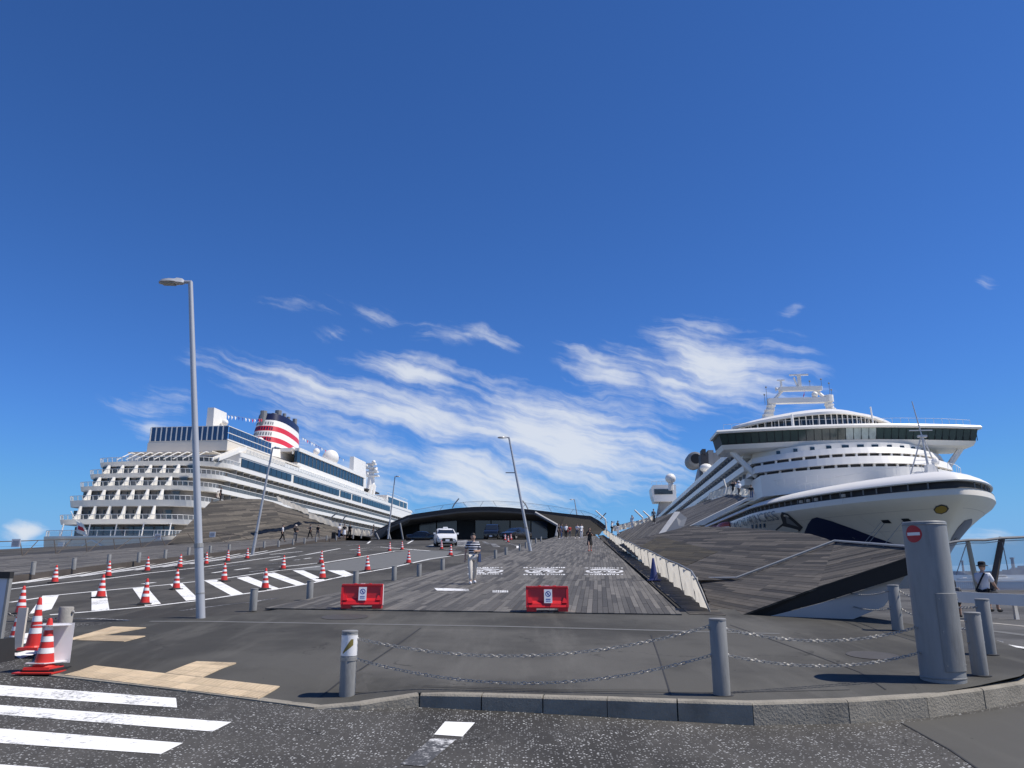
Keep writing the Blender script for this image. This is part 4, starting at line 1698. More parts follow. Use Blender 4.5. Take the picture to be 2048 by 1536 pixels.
mb.build('breakwater_railing', 'ship_white', ship)

# things on the hull
def hull_poly(pxs, name, mat, off=.05, side=-1, zfix=None, n=1, parent=None):
    """a patch that hugs the hull, from pixel corners traced on the photograph's hull"""
    pts = [hull_hit(px, py, side) for px, py in pxs]
    poly = [(p[0], p[1]) for p in pts]
    mb = sheet(poly, lambda a, b: 0, 1.2)
    mb.v = [tuple(hpt(v[0], v[1], side, off)) for v in mb.v]
    return mb.build(name, mat, parent or ship, smooth=True)


MI = Matrix.Translation((BX, BY, 0)) @ Matrix.Rotation(-A6, 4, 'Z')


def to_px(p):
    w = MI @ Vector(p)
    zc = w.y * CP + (w.z - EYE) * SP
    yc = -w.y * SP + (w.z - EYE) * CP
    return 1024 + F * w.x / zc, 768 - F * yc / zc


def hull_hit(px, py, side=-1):
    s, z = (25, 7) if side < 0 else (12, 6)
    for _ in range(60):
        p = to_px(hpt(s, z, side))
        e = (px - p[0], py - p[1])
        a = to_px(hpt(s + .1, z, side))
        b = to_px(hpt(s, z + .1, side))
        j11, j21, j12, j22 = (a[0] - p[0]) / .1, (a[1] - p[1]) / .1, (b[0] - p[0]) / .1, (b[1] - p[1]) / .1
        det = j11 * j22 - j12 * j21
        if abs(det) < 1e-6:
            break
        dsv = (e[0] * j22 - e[1] * j12) / det
        dzv = (-e[0] * j21 + e[1] * j11) / det
        s += max(-4, min(4, dsv)) * .8
        z += max(-1.5, min(1.5, dzv)) * .8
        s = max(s, s0z(z) + .05)
        z = min(z, HT - .02)
    return s, z


hull_poly([(1604, 1086), (1610, 1062), (1616, 1048), (1624, 1037), (1634, 1034), (1660, 1041), (1700, 1055), (1750, 1074), (1812, 1096), (1830, 1112), (1740, 1112), (1650, 1100)], 'bow_swoosh', 'ship_navy')
mb = sheet([(9.2, 4.6), (8.7, 5.6), (7.4, 7.4), (6.9, 8.8), (9.0, 9.2), (14, 8.6), (20, 7.2), (24, 5.2), (20, 4.0), (12, 3.6)], lambda a, b: 0, .8)
mb.v = [tuple(hpt(max(v[0], s0z(v[1]) + .02), v[1], 1, .05)) for v in mb.v]
mb.build('bow_swoosh', 'ship_navy', ship, smooth=True)
hull_poly([(1872, 1026), (1883, 1028), (1893, 1024), (1898, 1017), (1894, 1011), (1883, 1008.5), (1872, 1012), (1867, 1019)], 'emblem_ring', 'ship_shade', .05)
hull_poly([(1873, 1024.5), (1883, 1026), (1891, 1022.5), (1895, 1017), (1891.5, 1012.5), (1883, 1010.5), (1873.5, 1013.5), (1869.5, 1019)], 'emblem', 'emblem_yellow', .09)
for q in ([(1762, 1040), (1777, 1039), (1784, 1046), (1767, 1046)], [(1802, 1037), (1817, 1036.5), (1825, 1043.5), (1808, 1043.5)]):
    hull_poly(q, 'hawse_opening', 'dark', .06)
for sgn in ((1762, 1044, 1736, 1064), (1770, 1045, 1748, 1070), (1806, 1042, 1770, 1076)):
    s_, z_ = hull_hit(sgn[0], sgn[1])
    p = hpt(s_, z_, -1, .1)
    mb = MB()
    mb.cyl(p, p + Vector((-5.5, -2, -5.5)), .05, .05, 4)
    mb.build('mooring_line', 'ship_grey', ship)
for d in (9.6, 11.2):
    mb = sheet([(d, 5.6), (d + 1.0, 5.9), (d + .8, 6.7), (d - .2, 6.4)], lambda a, b: 0, .5)
    mb.v = [tuple(hpt(v[0], v[1], 1, .06)) for v in mb.v]
    mb.build('hawse_opening', 'dark', ship)
hull_poly([(1564, 1024), (1575, 1027), (1606, 1054), (1600, 1062), (1557, 1064), (1551, 1059), (1566, 1046)], 'anchor_pocket', 'ship_shade', .06)
hull_poly([(1571, 1030), (1580, 1037), (1598, 1053), (1574, 1046)], 'pocket_wall', 'ship_grey', .1)
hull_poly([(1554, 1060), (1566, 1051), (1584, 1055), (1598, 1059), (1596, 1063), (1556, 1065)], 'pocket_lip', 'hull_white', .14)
for k in range(4):
    x = 1505 + k * 8
    y = 1053 - k * .8
    hull_poly([(x - 1.8, y - 4), (x + 1.8, y - 4.2), (x + 1.8, y + 3.8), (x - 1.8, y + 4)], 'porthole', 'ship_glass', .06)
for z in (2.2, 4.9, 7.6, 10.2):
    mb = MB()
    s0 = s0z(z)
    for sd_ in (-1, 1):
        mb.grid([[hpt(s0 + d, zz, sd_, .015) for d in ds_[2:28]] for zz in (z, z + .05)])
    mb.build('plate_seam', 'ship_seam', ship)
for s_ in (14, 20, 26.5, 33, 39.5, 46):
    mb = MB()
    mb.grid([[hpt(max(ss, s0z(z) + .05), z, -1, .014) for z in (0, 2, 4, 6, 8, 10, 12, HT - .05)] for ss in (s_, s_ + .05)])
    mb.build('plate_seam', 'ship_seam', ship)
# the name
cu = bpy.data.curves.new('name', 'FONT')
cu.body = 'DIAMOND PRINCESS'
cu.size = 1
tmp = bpy.data.objects.new('name', cu)
COL.objects.link(tmp)
dg = bpy.context.evaluated_depsgraph_get()
tm = bpy.data.meshes.new_from_object(tmp.evaluated_get(dg))
bpy.data.objects.remove(tmp)
bm = bmesh.new()
bm.from_mesh(tm)
bmesh.ops.triangulate(bm, faces=bm.faces)
xs = [v.co.x for v in bm.verts]
sN0, _ = hull_hit(1552, 1026)
for v in bm.verts:
    u = (v.co.x - min(xs)) / (max(xs) - min(xs))
    s_ = sN0 + (1 - u) * 34
    v.co = hpt(s_, 10.9 + v.co.y * 1.9, -1, .22)
bm.to_mesh(tm)
bm.free()
tm.materials.clear()
tm.materials.append(MATS['ship_grey'])
obj('name_lettering', tm, ship, kind='stuff')

# lifeboats, funnel, domes, stern bridge
for k in range(7):
    lbp = obj('lifeboat', None, ship)
    lbp.location = (-19.3, 72 + k * 13, 11.6)
    mb = MB()
    prof = []
    for i in range(9):
        u = -1 + i / 4
        w = 1.9 * (1 - abs(u) ** 2.6) + .02
        y = u * 5.4
        prof.append([Vector((w * math.cos(a), y, 1.6 * math.sin(a) * (1 - .35 * abs(u) ** 3) + .0)) for a in [math.pi + math.pi * j / 8 for j in range(9)]])
    mb.grid(prof)
    mb.build('boat_hull', 'ship_white', lbp, smooth=True)
    mb = MB()
    prof = []
    for i in range(9):
        u = -1 + i / 4
        w = 1.88 * (1 - abs(u) ** 2.6) + .02
        prof.append([Vector((w * math.cos(a), u * 5.4, 1.3 * math.sin(a) * (1 - .5 * abs(u) ** 3))) for a in [math.pi * j / 8 for j in range(9)]])
    mb.grid(prof)
    mb.build('boat_canopy', 'lifeboat_red', lbp, smooth=True)
mb = MB()
mb.prism([(HT + .1, 0), (15.4, 0)] and [(-16.6, 58), (-16.6, 280), (16.6, 280), (16.6, 58)], HT - 3, 15.9)
mb.build('promenade_wall', 'ship_shade', ship)

fun = obj('funnel', None, ship)
mb = MB()
mb.hexa([Vector(p) for p in ((-9, 178, 28), (9, 178, 28), (9, 226, 28), (-9, 226, 28))], [Vector(p) for p in ((-5.5, 196, 44), (5.5, 196, 44), (5.5, 216, 44), (-5.5, 216, 44))])
mb.build('funnel_casing', 'ship_grey', fun)
mb = MB()
for k in range(12):
    z = 29 + k * 1.2
    q = k / 13
    mb.box((0, 177.4 + 18 * q, z), (17 - 6.5 * q, .5, .35))
mb.build('funnel_louvres', 'ship_white', fun, kind='stuff')
for sd_ in (-1, 1):
    pod = MB()
    pod.lathe([(1.6, 0), (2.7, .5), (3.1, 3), (3.1, 10), (2.2, 14), (1.0, 17)], 16)
    pod.v = [(sd_ * 10.2 + v[0], 184 + v[2], 43.4 + v[1]) for v in pod.v]
    pod.build('funnel_pod', 'ship_grey', fun, smooth=True)
    mb = MB()
    mb.cyl((sd_ * 10.2, 183.9, 43.4), (sd_ * 10.2, 184.4, 43.4), 1.9, 1.9, 14)
    mb.build('pod_intake', 'dark', fun)
    mb = MB()
    mb.box((sd_ * 7.4, 189, 42.2), (5, 5, 1))
    mb.build('pod_arm', 'ship_grey', fun)
mb = MB()
for (x, y, z, a_, b_2, c_) in ((-2, 140, 32, 8, 10, 9), (3, 128, 31, 5, 8, 6), (-5, 150, 31, 4, 6, 11), (1, 134, 37.5, 4, 5, 3)):
    mb.box((x, y, z), (a_, b_2, c_))
for k in range(5):
    mb.box((-6.1, 136 + k * 2, 33), (.3, .5, 7))
mb.build('engine_casing', 'ship_grey', ship)
w0 = MI.inverted() @ at(1400, 928, 235)
w1 = MI.inverted() @ at(1434, 903, 235)
wd_ = w1.x - w0.x
for (a, b, c_, d_) in ((0, .45, 0, .85), (.42, .72, 0, 1.0), (.7, 1.0, 0, .9), (.1, .3, .8, 1.05), (1.02, 1.3, 0, .8)):
    mb = MB()
    mb.box((w0.x + wd_ * (a + b) / 2, w0.y, w0.z - 4 + (w1.z - w0.z + 4) * (c_ + d_) / 2), (wd_ * (b - a), 5, (w1.z - w0.z + 4) * (d_ - c_)))
    mb.build('engine_casing', random.choice(('ship_grey', 'ship_shade')), ship)
for (px, py, Y, r_) in ((1341, 957, 322, 2.2), (1412, 936, 232, 1.9)):
    w = MI.inverted() @ at(px, py, Y)
    mb = MB()
    mb.ball(w, r_, 16, sc=(1, 1, .95 if px < 1400 else .7), k=10)
    mb.build('satellite_dome', 'ship_white', ship, smooth=True)
    mb = MB()
    mb.cyl(w - Vector((0, 0, r_ * 2.2)), w - Vector((0, 0, r_ * .6)), r_ * .5, r_ * .5, 8)
    mb.build('dome_base', 'ship_white', ship)
lounge = obj('stern_lounge', None, ship)
w0 = MI.inverted() @ at(1304, 985, 372)
w1 = MI.inverted() @ at(1352, 985, 372)
cx = (w0.x + w1.x) / 2
mb = MB()
sx_ = abs(w1.x - w0.x) / 2
pl = [(-sx_, 36.2), (-sx_ + 1, 34.2), (sx_, 34.2), (sx_, 39.5), (-sx_ + .6, 39.5), (-sx_ - .4, 38.6)]
w2 = MI.inverted() @ at(1310, 1003, 372)
zt_ = (MI.inverted() @ at(1310, 970, 372)).z
zb2 = w2.z
sc2 = (zt_ - zb2) / 5.3
mb.prism([(a, zb2 + (b - 34.2) * sc2) for a, b in pl], w0.y, w0.y + 14, lambda a, b, z: (cx + a, z, b))
mb.build('lounge_body', 'ship_white', lounge)
mb = MB()
mb.box((cx - .3, w0.y - .1, zb2 + 3.1 * sc2), (sx_ * 1.5, .4, 1.7 * sc2))
mb.build('lounge_window', 'ship_glass', lounge)
mb = MB()
side_rail(mb, [(cx - sx_, w0.y, zt_), (cx + sx_, w0.y, zt_)], 1.6, .08, 2, .08)
mb.build('lounge_railing', 'ship_white', lounge)
mb = MB()
mb.hexa([Vector(p) for p in ((cx - 4, w0.y + 2, 27), (cx + sx_, w0.y + 2, 27), (cx + sx_, w0.y + 10, 27), (cx - 4, w0.y + 10, 27))], [Vector(p) for p in ((cx - 2, w0.y + 2, zb2), (cx + sx_, w0.y + 2, zb2), (cx + sx_, w0.y + 10, zb2), (cx - 2, w0.y + 10, zb2))])
mb.build('lounge_support', 'ship_grey', lounge)
# ---- left: stern towards us --------------------------------------------------
S0, V0 = 150.0, -99.4
LO = AU * S0 + AV * V0
ls = thing('cruise_ship', 'white cruise ship with its stern towards us behind the left timber hill', 'ship', (LO.x, LO.y, 0), -A6)
LM = Matrix.Translation((LO.x, LO.y, 0)) @ Matrix.Rotation(-A6, 4, 'Z')
LI = LM.inverted()
BM = 14.9


def l_out(s0, hw=BM, r=6.5, bulge=1.6, s_to=205, n=10):
    """plan outline: left side, gently curved stern, rounded right corner, right side"""
    pts = [(-hw, s_to), (-hw, s0 + 2.2), (-hw + .5, s0 + .9), (-hw + 1.6, s0 + .2)]
    for i in range(1, 8):
        t_ = -hw + 1.6 + (2 * hw - 1.6 - r) * i / 8
        pts.append((t_, s0 - bulge * math.sin(math.pi * i / 8) * .6))
    for i in range(n + 1):
        a = -math.pi / 2 + math.pi / 2 * i / n
        pts.append((hw - r + r * math.cos(a), s0 + r + r * math.sin(a)))
    pts.append((hw, s_to))
    return pts


def slab(name, mat, pl, z0, z1, parent=None, flare=0):
    mb = MB()
    n = len(pl)
    c = (0, 60)
    lo_ = [Vector((p[0], p[1] + flare, z0)) for p in pl]
    hi_ = [Vector((p[0], p[1], z1)) for p in pl]
    mb.grid([lo_, hi_])
    mb.add(hi_, [tuple(range(n))])
    mb.add(lo_, [tuple(reversed(range(n)))])
    return mb.build(name, mat, parent or ls)


# hull
mb = MB()
rows = []
for (z, s0, hw, r) in ((-4, 12, 12, 6), (0, 5, 13.5, 6), (3, 2.5, 14.5, 5), (6, 1.5, BM, 4.5), (9.0, 1, BM, 4.5)):
    rows.append([Vector((p[0], p[1], z)) for p in l_out(s0, hw, r, 2)])
mb.grid(rows)
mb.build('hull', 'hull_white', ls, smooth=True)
slab('aft_deck', 'ship_white', l_out(1, BM - .1, 4.5, 2), 8.75, 9.0)
# decks: (floor z of the white band, height, stern s)
DK = [(11.7, 1.0, 5.2), (15.6, 1.35, 7.6), (19.35, .95, 10.4), (22.45, .95, 13.2), (25.5, 1.0, 16.2)]
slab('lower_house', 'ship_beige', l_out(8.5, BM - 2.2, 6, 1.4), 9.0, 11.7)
for i, (z, h, s0) in enumerate(DK):
    slab('deck_band', 'ship_white', l_out(s0, BM, 7, 1.8), z, z + h, flare=.5)
    if i < 4:
        z2 = DK[i + 1][0]
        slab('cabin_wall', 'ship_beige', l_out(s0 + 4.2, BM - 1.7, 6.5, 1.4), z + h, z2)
        # doors on the stern and along the side
        mb = MB()
        for k in range(7):
            t_ = -12 + 3.4 * k
            mb.box((t_, s0 + 4.2 - 1.0, z + h + 1.05), (1.9, .5, 2.1))
        for k in range(50):
            mb.box((BM - 1.68, s0 + 14 + k * 3.6, z + h + 1.05), (.2, 1.5, 2.1))
        mb.build('cabin_doors', 'ship_glass', ls, kind='stuff')
        for k in range(6):           # white fins between the stern balconies
            t_ = -10.2 + 3.35 * k
            mb = MB()
            s1 = s0 - 1.0
            zt2, zb3 = z2 - .02, z + h
            mb.add([(t_ - .12, s1 + .1, zb3), (t_ - .12, s1 + 2.5, zb3), (t_ - .12, s1 + 2.5, zt2), (t_ - .12, s1 + 1.9, zt2), (t_ - .12, s1 + 1.1, zb3 + .9),
                    (t_ + .12, s1 + .1, zb3), (t_ + .12, s1 + 2.5, zb3), (t_ + .12, s1 + 2.5, zt2), (t_ + .12, s1 + 1.9, zt2), (t_ + .12, s1 + 1.1, zb3 + .9)],
                   [(0, 1, 2, 3, 4), (9, 8, 7, 6, 5), (0, 1, 6, 5), (1, 2, 7, 6), (2, 3, 8, 7), (3, 4, 9, 8), (4, 0, 5, 9)])
            mb.build('balcony_fin', 'ship_white', ls)
        mb = MB()
        for k in range(52):          # dividers along the side
            mb.box((BM - .9, s0 + 12.6 + k * 3.6, (z + h + z2) / 2), (1.5, .14, z2 - z - h))
        mb.build('balcony_dividers', 'ship_grey', ls, kind='stuff')
    # railing: glass, posts and rail
    pl = l_out(s0, BM - .12, 7, 1.8)[1:-1]
    P3 = [Vector((p[0], p[1], z + h)) for p in pl]
    mb = MB()
    gl = [p + Vector((0, .02, 0)) for p in P3]
    lean_ = lambda p: Vector((0, -.25 if p.y < s0 + 4 else 0, .95))
    mb.grid([gl, [p + lean_(p) for p in gl]])
    mb.build('glass_rail', 'rail_glass', ls)
    mb = MB()
    mb.tube([p + lean_(p) for p in P3] + [Vector((BM - .12, 200, z + h + .95))], .07, 4)
    side_pts = []
    acc = 0
    for a, b in zip(P3, P3[1:]):
        n = max(1, int((b - a).length / 1.7 + .5))
        for k in range(n):
            side_pts.append(a.lerp(b, k / n))
    for p in side_pts:
        mb.cyl(p, p + lean_(p), .07, .07, 4, caps=False)
    mb.build('rail_posts', 'ship_white', ls, kind='stuff')
    mb = MB()
    mb.quad((BM - .12, s0 + 8, z + h), (BM - .12, 200, z + h), (BM - .12, 200, z + h + .9), (BM - .12, s0 + 8, z + h + .9))
    mb.build('glass_rail', 'rail_glass', ls)
# lower windows and posts
for k in range(10):
    mb = MB()
    mb.box((-10.4 + k * 2.25, 7.25, 10.3), (2.0, .4, 1.9))
    mb.build('window', 'ship_glass', ls)
for k in range(5):
    mb = MB()
    mb.cyl((-12.6 + k * 6, 4.6, 9), (-12.6 + k * 6, 5, 11.8), .14, .14, 6)
    mb.build('deck_post', 'ship_white', ls)
mb = MB()
pl = l_out(1.2, BM - .3, 4.5, 2)[1:-1]
P3 = [Vector((p[0], p[1], 9.0)) for p in pl]
side_rail(mb, P3, 1.15, .08, 1.5, .09)
mb.build('aft_railing', 'ship_white', ls, kind='stuff')
mb = MB()
mb.grid([P3, [p + Vector((0, 0, 1.0)) for p in P3]])
mb.build('glass_rail', 'rail_glass', ls)
mb = MB()
mb.box((-3, .2, 6.4), (9, .5, .6))
mb.box((-9, .3, 6.9), (1.2, .8, 1.6))
mb.cyl((-6.5, 0, 5.5), (-2.5, 0, 8.2), .12, .12, 5)
mb.cyl((-2.5, 0, 8.2), (1.5, 0, 6.2), .12, .12, 5)
mb.build('stern_platform', 'ship_white', ls)
mb = MB()
mb.cyl((-4.1, .6, 8.6), (-7.4, -.6, 14.0), .09, .07, 5)
mb.build('flag_staff', 'ship_white', ls)
fl = MB()
for mi, (r0, r1) in ((0, (0, 1)),):
    rows = []
    for i in range(7):
        u = i / 6
        rows.append([Vector((-6.3 + .9 * u + .0 * j + j * .42, -.4 + .3 * math.sin(u * 5 + j), 12.2 - u * 2.6 - j * .16)) for j in range(6)])
    fl.grid(rows)
fl.m = [0 if 2 <= i // 5 <= 3 and 1 <= i % 5 <= 3 else 1 for i in range(len(fl.f))]
fl.build('flag', ['stripe_red', 'ship_white'], ls)
# side: window deck, above the balconies
slab('window_deck', 'ship_white', l_out(27, BM - .05, .5, 0, 206), 26.5, 28.95)
for (a, b) in ((27.5, 59), (61, 101), (102.5, 114), (115.5, 126), (127.5, 167)):
    mb = MB()
    mb.box((BM - .02, (a + b) / 2, 27.65), (.3, b - a, 1.9))
    fr = mb.build('window_strip', 'ship_glass', ls)
    mb = MB()
    n = int((b - a) / 3.2)
    for k in range(1, n):
        mb.box((BM + .13, a + (b - a) * k / n, 27.65), (.06, .14, 1.9))
    mb.build('mullion', 'dark', fr)
slab('window_deck_top', 'ship_white', l_out(27, BM + .1, .5, 0, 207), 28.95, 30.0)
mb = MB()
mb.quad((BM, 30, 30), (BM, 165, 30), (BM, 165, 31.1), (BM, 30, 31.1))
mb.build('glass_rail', 'rail_glass', ls)
mb = MB()
side_rail(mb, [(BM, 30, 30), (BM, 165, 30)], 1.15, .06, 2, .06)
mb.build('top_railing', 'ship_white', ls, kind='stuff')
slab('pool_deck_house', 'ship_white', l_out(32, BM - 3.4, 1, 0, 176), 30.0, 32.4)
mb = MB()
for k in range(60):
    mb.box((BM - 1.9, 33 + k * 2.2, 30.5 + .2 * random.random()), (.9, 1.2, .5))
mb.build('deck_chairs', 'rail_glass', ls, kind='stuff')
# stern block with blue glass windbreak
l_rect = lambda s0, xl, xr, s1: [(xl, s1), (xl, s0), (xr, s0), (xr, s1)]
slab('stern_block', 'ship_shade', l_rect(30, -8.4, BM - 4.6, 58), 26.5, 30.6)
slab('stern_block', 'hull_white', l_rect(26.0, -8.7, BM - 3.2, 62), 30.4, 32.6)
for sd_ in (-9, BM - 3.6):
    mb = MB()
    mb.box((sd_ + (.6 if sd_ < 0 else 0), 42, 28.8), (.8, 30, 3.6))
    mb.build('block_wall', 'ship_white', ls)
gw = obj('windbreak', None, ls)
hwx = BM - 3.3
n = 15
for k in range(n):
    a, b = -8.2 + (hwx + 8.2) * (k + .07) / n, -8.2 + (hwx + 8.2) * (k + .93) / n
    mb = MB()
    mb.box(((a + b) / 2, 26.2, 34.7), (b - a, .12, 3.4))
    mb.build('glass_pane', 'blue_glass', gw)
    mb = MB()
    mb.box((a - (hwx + 8.2) * .07 / n, 26.15, 34.7), (.30, .2, 3.4))
    mb.build('mullion', 'ship_white', gw)
for k in range(12):
    for zz in (33.9, 35.6):
        mb = MB()
        mb.box((hwx, 27.6 + k * 2.1, zz), (.12, 1.75, 1.45))
        mb.build('glass_pane', 'blue_glass', gw)
mb = MB()
mb.box(((hwx - 8.2) / 2, 26.2, 36.45), (hwx + 8.2, .25, .14))
mb.box((hwx, 39, 36.4), (.2, 26, .16))
mb.box((hwx, 39, 34.76), (.2, 26, .16))
mb.box((hwx, 39, 33.1), (.24, 26, .3))
mb.box((-8.3, 39, 34.7), (.2, 26, 3.3))
mb.build('frame', 'ship_white', gw)
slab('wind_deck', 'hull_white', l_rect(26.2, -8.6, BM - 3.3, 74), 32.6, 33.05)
# pergola and awnings at the stern terrace
per = obj('pergola', None, ls)
for k in range(9):
    mb = MB()
    t_ = -9 + 2.3 * k
    mb.cyl((t_ - 1.6, 17.4, 27.2), (t_ + .2, 20, 29.2), .13, .13, 4)
    mb.cyl((t_ + .2, 20, 29.2), (t_ + .4, 26, 29.4), .13, .13, 4)
    mb.build('beam', 'ship_white', per)
mb = MB()
mb.box((0, 23.5, 29.5), (21, 4.5, .25))
mb.build('awning', 'cloth_cream', per)
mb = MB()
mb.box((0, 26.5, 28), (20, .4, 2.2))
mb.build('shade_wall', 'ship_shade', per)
# stairs at the right corner
st = obj('deck_stairs', None, ls)
for k in range(2):
    mb = MB()
    x = BM - .8 - k * 1.6
    mb.hexa([Vector((x, 17.5, 26.6)), Vector((x + .25, 17.5, 26.6)), Vector((x + .25, 31, 31.2)), Vector((x, 31, 31.2))],
            [Vector((x, 17.5, 27.4)), Vector((x + .25, 17.5, 27.4)), Vector((x + .25, 31, 32.0)), Vector((x, 31, 32.0))])
    mb.build('stringer', 'ship_white', st)
mb = MB()
for k in range(14):
    mb.box((BM - 1.5, 18 + k * .95, 26.9 + k * .33), (1.5, .4, .1))
mb.build('steps', 'ship_grey', st)
# upper glazed house
uh0, uh1 = 80, 143
slab('glass_house', 'ship_white', l_out(uh0 - 6, BM - 4.2, .5, 0, uh1), 32.4, 34.2)
slab('glass_house_roof', 'ship_white', l_out(uh0 - 6, BM - 3.8, .5, 0, uh1 + 1), 37.6, 38.7)
mb = MB()
mb.box((BM - 4.6, (uh0 + uh1) / 2 - 4, 35.9), (.8, uh1 - uh0 + 6, 3.4))
wst = mb.build('window_strip', 'ship_glass', ls)
mb = MB()
for k in range(20):
    mb.box((BM - 4.15, uh0 - 4 + k * 3.4, 35.9), (.1, .16, 3.4))
mb.build('mullion', 'ship_grey', wst)
slab('forward_house', 'ship_white', l_out(170, BM - 2, .5, 0, 206), 30, 33.8)
for (a, b) in ((171, 190), (191, 197), (198, 204)):
    mb = MB()
    mb.box((BM - 2, (a + b) / 2, 31.9), (.3, b - a, 2.5))
    mb.build('window_strip', 'ship_glass', ls)
mb = MB()
side_rail(mb, [(BM - 2, 170, 33.8), (BM - 2, 206, 33.8)], 1.2, .06, 3, .06)
mb.build('top_railing', 'ship_white', ls)
slab('bar_canopy', 'roof_dark', l_out(150, BM - 5, .5, 0, 168), 33.9, 34.5)
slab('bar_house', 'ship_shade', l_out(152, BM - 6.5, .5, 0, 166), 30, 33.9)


def lpx(px, py, t_):
    """point of the photograph on the fore-and-aft plane t"""
    v = V0 + t_
    r = ray(px, py)
    k = v / (r.x * math.cos(PA) - r.y * math.sin(PA))
    return LI @ Vector((r.x * k, r.y * k, EYE + r.z * k))


# square vent towers
for (xl, xm, xr, yt, yb, tl_) in ((415, 430, 444, 815, 868, 0), (700, 709, 725, 913, 962, 4)):
    a = lpx(xm, yt, tl_ + 2)
    b = lpx(xm, yb, tl_ + 2)
    wd = abs((xm - xl)) / 1540 * (a.y + 155) * 1.06
    dp = 7 if xl < 500 else 16
    mb = MB()
    mb.hexa([Vector((a.x - wd, a.y, b.z - 3)), Vector((a.x, a.y, b.z - 3)), Vector((a.x, a.y + dp * 1.15, b.z - 3)), Vector((a.x - wd, a.y + dp * 1.15, b.z - 3))],
            [Vector((a.x - wd, a.y, a.z)), Vector((a.x - .2, a.y, a.z)), Vector((a.x - .2, a.y + dp, a.z)), Vector((a.x - wd, a.y + dp, a.z))])
    mb.build('vent_tower', 'ship_white', ls)
# funnel with its stripes
fu = obj('funnel', None, ls)
p0 = lpx(556, 905, 3)
mz = [(905, 'ship_white'), (893, 'ship_white'), (880, 'stripe_red'), (868, 'ship_white'), (855, 'stripe_red'), (846, 'ship_white'), (838, 'ship_navy'), (827, None)]


def fring(py, off=0):
    z = lpx(556, py, 3).z
    q = (905 - py) / 78
    L_ = 19 - 3.6 * q + off
    c = p0.y + 5
    pts = []
    for i in range(28):
        a = 6.2832 * i / 28
        x = math.copysign(abs(math.cos(a)) ** .75, math.cos(a)) * (5.6 - 1.0 * q + off)
        y = math.copysign(abs(math.sin(a)) ** .75, math.sin(a)) * L_ * .62
        y += 1.6 * q
        # the top edge falls to the bow, the bands with it
        pts.append(Vector((x, c + y, z - (y) * .10)))
    return pts


bands = [(909, 896, 'ship_white'), (896, 885, 'stripe_red'), (885, 872, 'ship_white'), (872, 861, 'stripe_red'), (861, 848, 'ship_white'), (848, 833, 'ship_navy')]
for (ya, yb, mname) in bands:
    mb = MB()
    rs = [fring(ya), fring(yb)]
    mb.grid(rs, closed=True)
    if mname == 'ship_navy':
        mb.add(rs[1], [tuple(range(28))])
    mb.build('funnel_band', mname, fu, smooth=True)
mb = MB()
rs = [fring(925, 0), fring(909)]
mb.grid(rs, closed=True)
mb.build('funnel_foot', 'ship_white', fu, smooth=True)
for (ya, yb, mname) in ((858, 852, 'ship_grey'), (870, 863, 'ship_navy'), (882, 875, 'ship_grey'), (893, 887, 'ship_navy')):
    mb = MB()
    a, b = fring(ya, .06), fring(yb, .06)
    for j in range(15, 23):
        for w in (0, .5):
            mb.quad(a[j].lerp(a[j + 1], w), a[j].lerp(a[j + 1], w + .28), b[j].lerp(b[j + 1], w + .28), b[j].lerp(b[j + 1], w))
    mb.build('funnel_louvres', mname, fu, kind='stuff')
topz = fring(833)[0].z
for (px, yt, r_) in ((534, 822, 1.05), (542, 827, .8), (551, 821.5, 1.05), (558, 827, .6), (563, 827.5, .6), (570, 832, .6), (577, 834, .6), (584, 838, .75)):
    q = lpx(px, yt, 0)
    mb = MB()
    mb.cyl((0 + (px % 3) - 1, q.y, topz - 3), (0 + (px % 3) - 1, q.y, q.z), r_, r_, 10)
    mb.build('exhaust_pipe', 'ship_grey', fu)
# domes and the forward mast
for (px, py, r_, t_) in ((661, 916, 2.6, 8), (633, 903, .95, 4), (520, 882, 1.1, 8), (450, 845, .95, 3), (586, 898, .6, 9)):
    c = lpx(px, py, t_)
    r_ = r_ * (c.y + 155) / 240 * (1.0 if r_ > 2 else 1.1)
    mb = MB()
    mb.ball(c, r_, 18, k=12)
    mb.build('satellite_dome', 'ship_white', ls, smooth=True)
    mb = MB()
    mb.cyl(c - Vector((0, 0, r_ * 2.4)), c - Vector((0, 0, r_ * .7)), r_ * .35, r_ * .35, 8)
    mb.build('dome_base', 'ship_white', ls)
mm_ = obj('mast', None, ls)
c = lpx(742, 958, 0)
tp = lpx(742, 926, 0)
mb = MB()
mb.cyl((c.x, c.y, c.z - 6), (c.x, c.y, tp.z), 2.2, .9, 8)
for (zz, w) in ((.2, 7), (.45, 6), (.7, 5), (.95, 4)):
    mb.box((c.x, c.y, c.z + (tp.z - c.z) * zz), (w, 3, .7))
mb.build('mast_body', 'ship_white', mm_)
for (dx_, q) in ((-2, .8), (2.2, .55), (1.2, 1.05), (-1.5, .3)):
    mb = MB()
    mb.ball((c.x + dx_, c.y - 1, c.z + (tp.z - c.z) * q), .95, 10)
    mb.build('satellite_dome', 'ship_white', mm_, smooth=True)
for k in range(2):
    a, b = lpx(735 + 6 * k, 998, 10), lpx(743 + 7 * k, 978, 10)
    mb = MB()
    mb.box((a + b) / 2, (1.2, 1.6, (a - b).length * 1.1), Matrix.Rotation(-.45, 3, 'X'))
    mb.build('davit', 'ship_white', ls)
